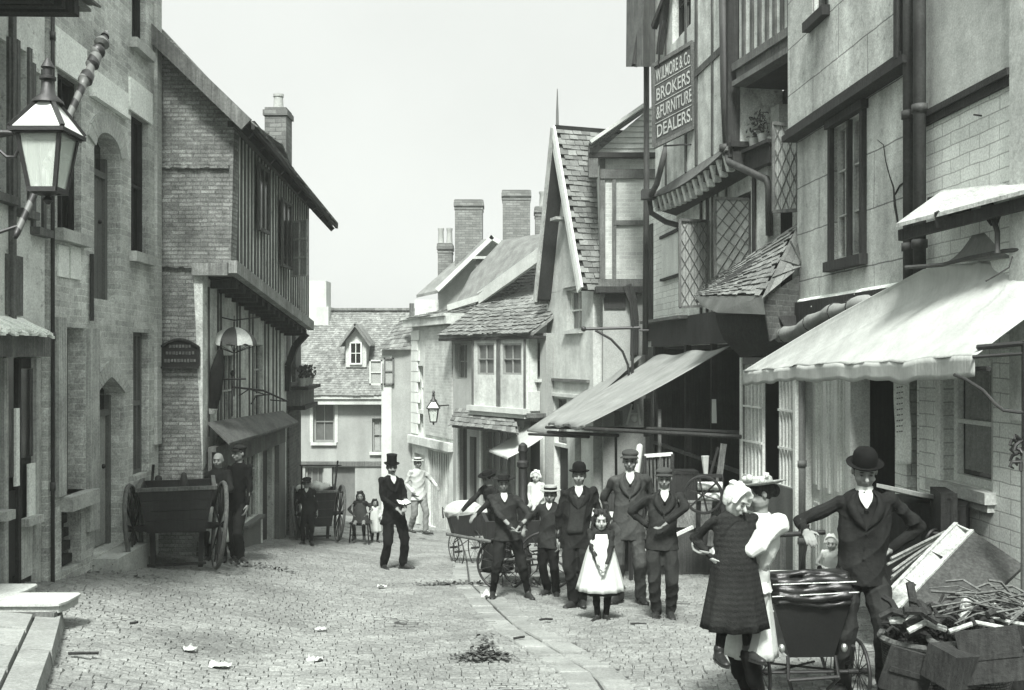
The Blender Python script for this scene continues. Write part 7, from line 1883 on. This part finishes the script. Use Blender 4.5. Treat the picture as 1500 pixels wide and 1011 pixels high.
for px, py, l, a, lb in ((122, 963, .22, .05, 'curved dark stick lying beside the left kerb'), (800, 912, .14, .1, 'short dark stick before the bowler hatted man'), (935, 918, .16, -.1, 'short dark stick in front of the capped boy'), (760, 940, .1, .3, 'dark chip lying on the gutter stones'), (195, 918, .05, .2, 'small dark lump on the setts right of the lower step')):
    c = ground(px, py); b = MB().tube([(-l/2, 0, .03), (0, R.uniform(-.02, .02), .035), (l/2, a*.2, .03)], .012, 5); o = b.build('stick', 'timber_dark'); o.location = c; tag(o, lb, 'stick', GS)

# book in the top hatted man's hands
bk = None
for o in list(COL.objects):
    if o.get('label', '').startswith('man in top hat'): bk = o
MW = Matrix.Translation(bk.location) @ Matrix.Rotation(bk.rotation_euler.z, 4, 'Z')
c = MW @ V((.03, -.37, 1.13))
t = thing('book', 'small dark open book held by the top hatted man', 'book', c, .55)
MB().obox((-.052, 0, 0), (.10, .14, .012), ry=.3, rx=.35).obox((.052, 0, 0), (.10, .14, .012), ry=-.3, rx=.35).build('cover', 'cloth_black', t)
MB().obox((-.05, 0, .014), (.09, .13, .01), ry=.3, rx=.35).obox((.05, 0, .014), (.09, .13, .01), ry=-.3, rx=.35).build('pages', 'paper', t)

# ------------------------------------------------------------ air
BOXH = MB().box(-60, 60, -2, 90, gz(0, 90)-12, 16)
hm_ = bpy.data.materials.new('haze'); hm_.use_nodes = True; nt = hm_.node_tree
for n in list(nt.nodes):
    if n.type != 'OUTPUT_MATERIAL': nt.nodes.remove(n)
pv = nt.nodes.new('ShaderNodeVolumePrincipled'); pv.inputs['Density'].default_value = HAZE; pv.inputs['Color'].default_value = col(.95)
pv.inputs['Anisotropy'].default_value = .2
nt.links.new(pv.outputs[0], [n for n in nt.nodes if n.type == 'OUTPUT_MATERIAL'][0].inputs['Volume'])
if HAZE > 0:
    MB_['haze'] = hm_; o = BOXH.build('haze', 'haze'); o['kind'] = 'stuff'; o.display_type = 'WIRE'

# ------------------------------------------------------------ sky, sun, camera
w = bpy.data.worlds.new('World'); sc.world = w; w.use_nodes = True; nt = w.node_tree; N = nt.nodes; L = nt.links
bg = N['Background']; sky = N.new('ShaderNodeTexSky'); sky.sky_type = 'NISHITA'; sky.sun_disc = False
SE, SR = rad(52), rad(184)
sky.sun_elevation = SE; sky.sun_rotation = SR; sky.dust_density = 3
bw = N.new('ShaderNodeRGBToBW'); L.new(sky.outputs[0], bw.inputs[0])
# thin even overcast: the sky's own brightness flattened and toned like the print
mr = N.new('ShaderNodeMath'); mr.operation = 'MULTIPLY_ADD'; L.new(bw.outputs[0], mr.inputs[0]); mr.inputs[1].default_value = SKY_A; mr.inputs[2].default_value = SKY_B
tcw = N.new('ShaderNodeTexCoord'); nz_ = N.new('ShaderNodeTexNoise'); nz_.inputs['Scale'].default_value = 2.2; nz_.inputs['Detail'].default_value = 5; L.new(tcw.outputs['Generated'], nz_.inputs[0])
m2 = N.new('ShaderNodeMapRange'); L.new(nz_.outputs['Fac'], m2.inputs[0]); m2.inputs[1].default_value = .3; m2.inputs[2].default_value = .7; m2.inputs[3].default_value = .93; m2.inputs[4].default_value = 1.05
sz = N.new('ShaderNodeSeparateXYZ'); L.new(tcw.outputs['Generated'], sz.inputs[0]); mz = N.new('ShaderNodeMapRange'); mz.interpolation_type = 'SMOOTHSTEP'; L.new(sz.outputs[2], mz.inputs[0])
for i_, q_ in enumerate((.3, .9, 1, SKY_Z)): mz.inputs[i_+1].default_value = q_
m4 = N.new('ShaderNodeMath'); m4.operation = 'MULTIPLY'; L.new(m2.outputs[0], m4.inputs[0]); L.new(mz.outputs[0], m4.inputs[1])
m3 = N.new('ShaderNodeMath'); m3.operation = 'MULTIPLY'; L.new(mr.outputs[0], m3.inputs[0]); L.new(m4.outputs[0], m3.inputs[1])
vm = N.new('ShaderNodeVectorMath'); vm.operation = 'SCALE'; vm.inputs[0].default_value = (.965, 1.0, .965); L.new(m3.outputs[0], vm.inputs['Scale'])
L.new(vm.outputs[0], bg.inputs['Color']); bg.inputs['Strength'].default_value = SKY_S
sd = bpy.data.lights.new('sun', 'SUN'); sd.energy = SUN; sd.angle = rad(11); sd.color = (1, 1, .97)
so = bpy.data.objects.new('sun', sd); COL.objects.link(so)
# Nishita measures rotation clockwise from +Y
dirv = V((math.sin(SR)*math.cos(SE), math.cos(SR)*math.cos(SE), math.sin(SE)))
so.rotation_euler = dirv.to_track_quat('Z', 'Y').to_euler()
cd = bpy.data.cameras.new('camera'); cd.lens = 36; cd.sensor_width = 36; cd.sensor_fit = 'HORIZONTAL'; cd.shift_y = 19.5/1500; cd.clip_end = 3000; cd.clip_start = .1
co = bpy.data.objects.new('camera', cd); COL.objects.link(co); co.location = (0, 0, EYE); co.rotation_euler = (math.pi/2, 0, 0); sc.camera = co
sc.view_settings.view_transform = 'Standard'; sc.view_settings.look = 'None'; sc.view_settings.gamma = 1; sc.view_settings.exposure = EXPO
sc.render.engine = 'CYCLES'; sc.cycles.use_denoising = True
try: sc.cycles.denoiser = 'OPENIMAGEDENOISE'
except Exception: pass
sc.cycles.max_bounces = 6; sc.cycles.diffuse_bounces = 3; sc.cycles.volume_bounces = 1; sc.cycles.transparent_max_bounces = 12
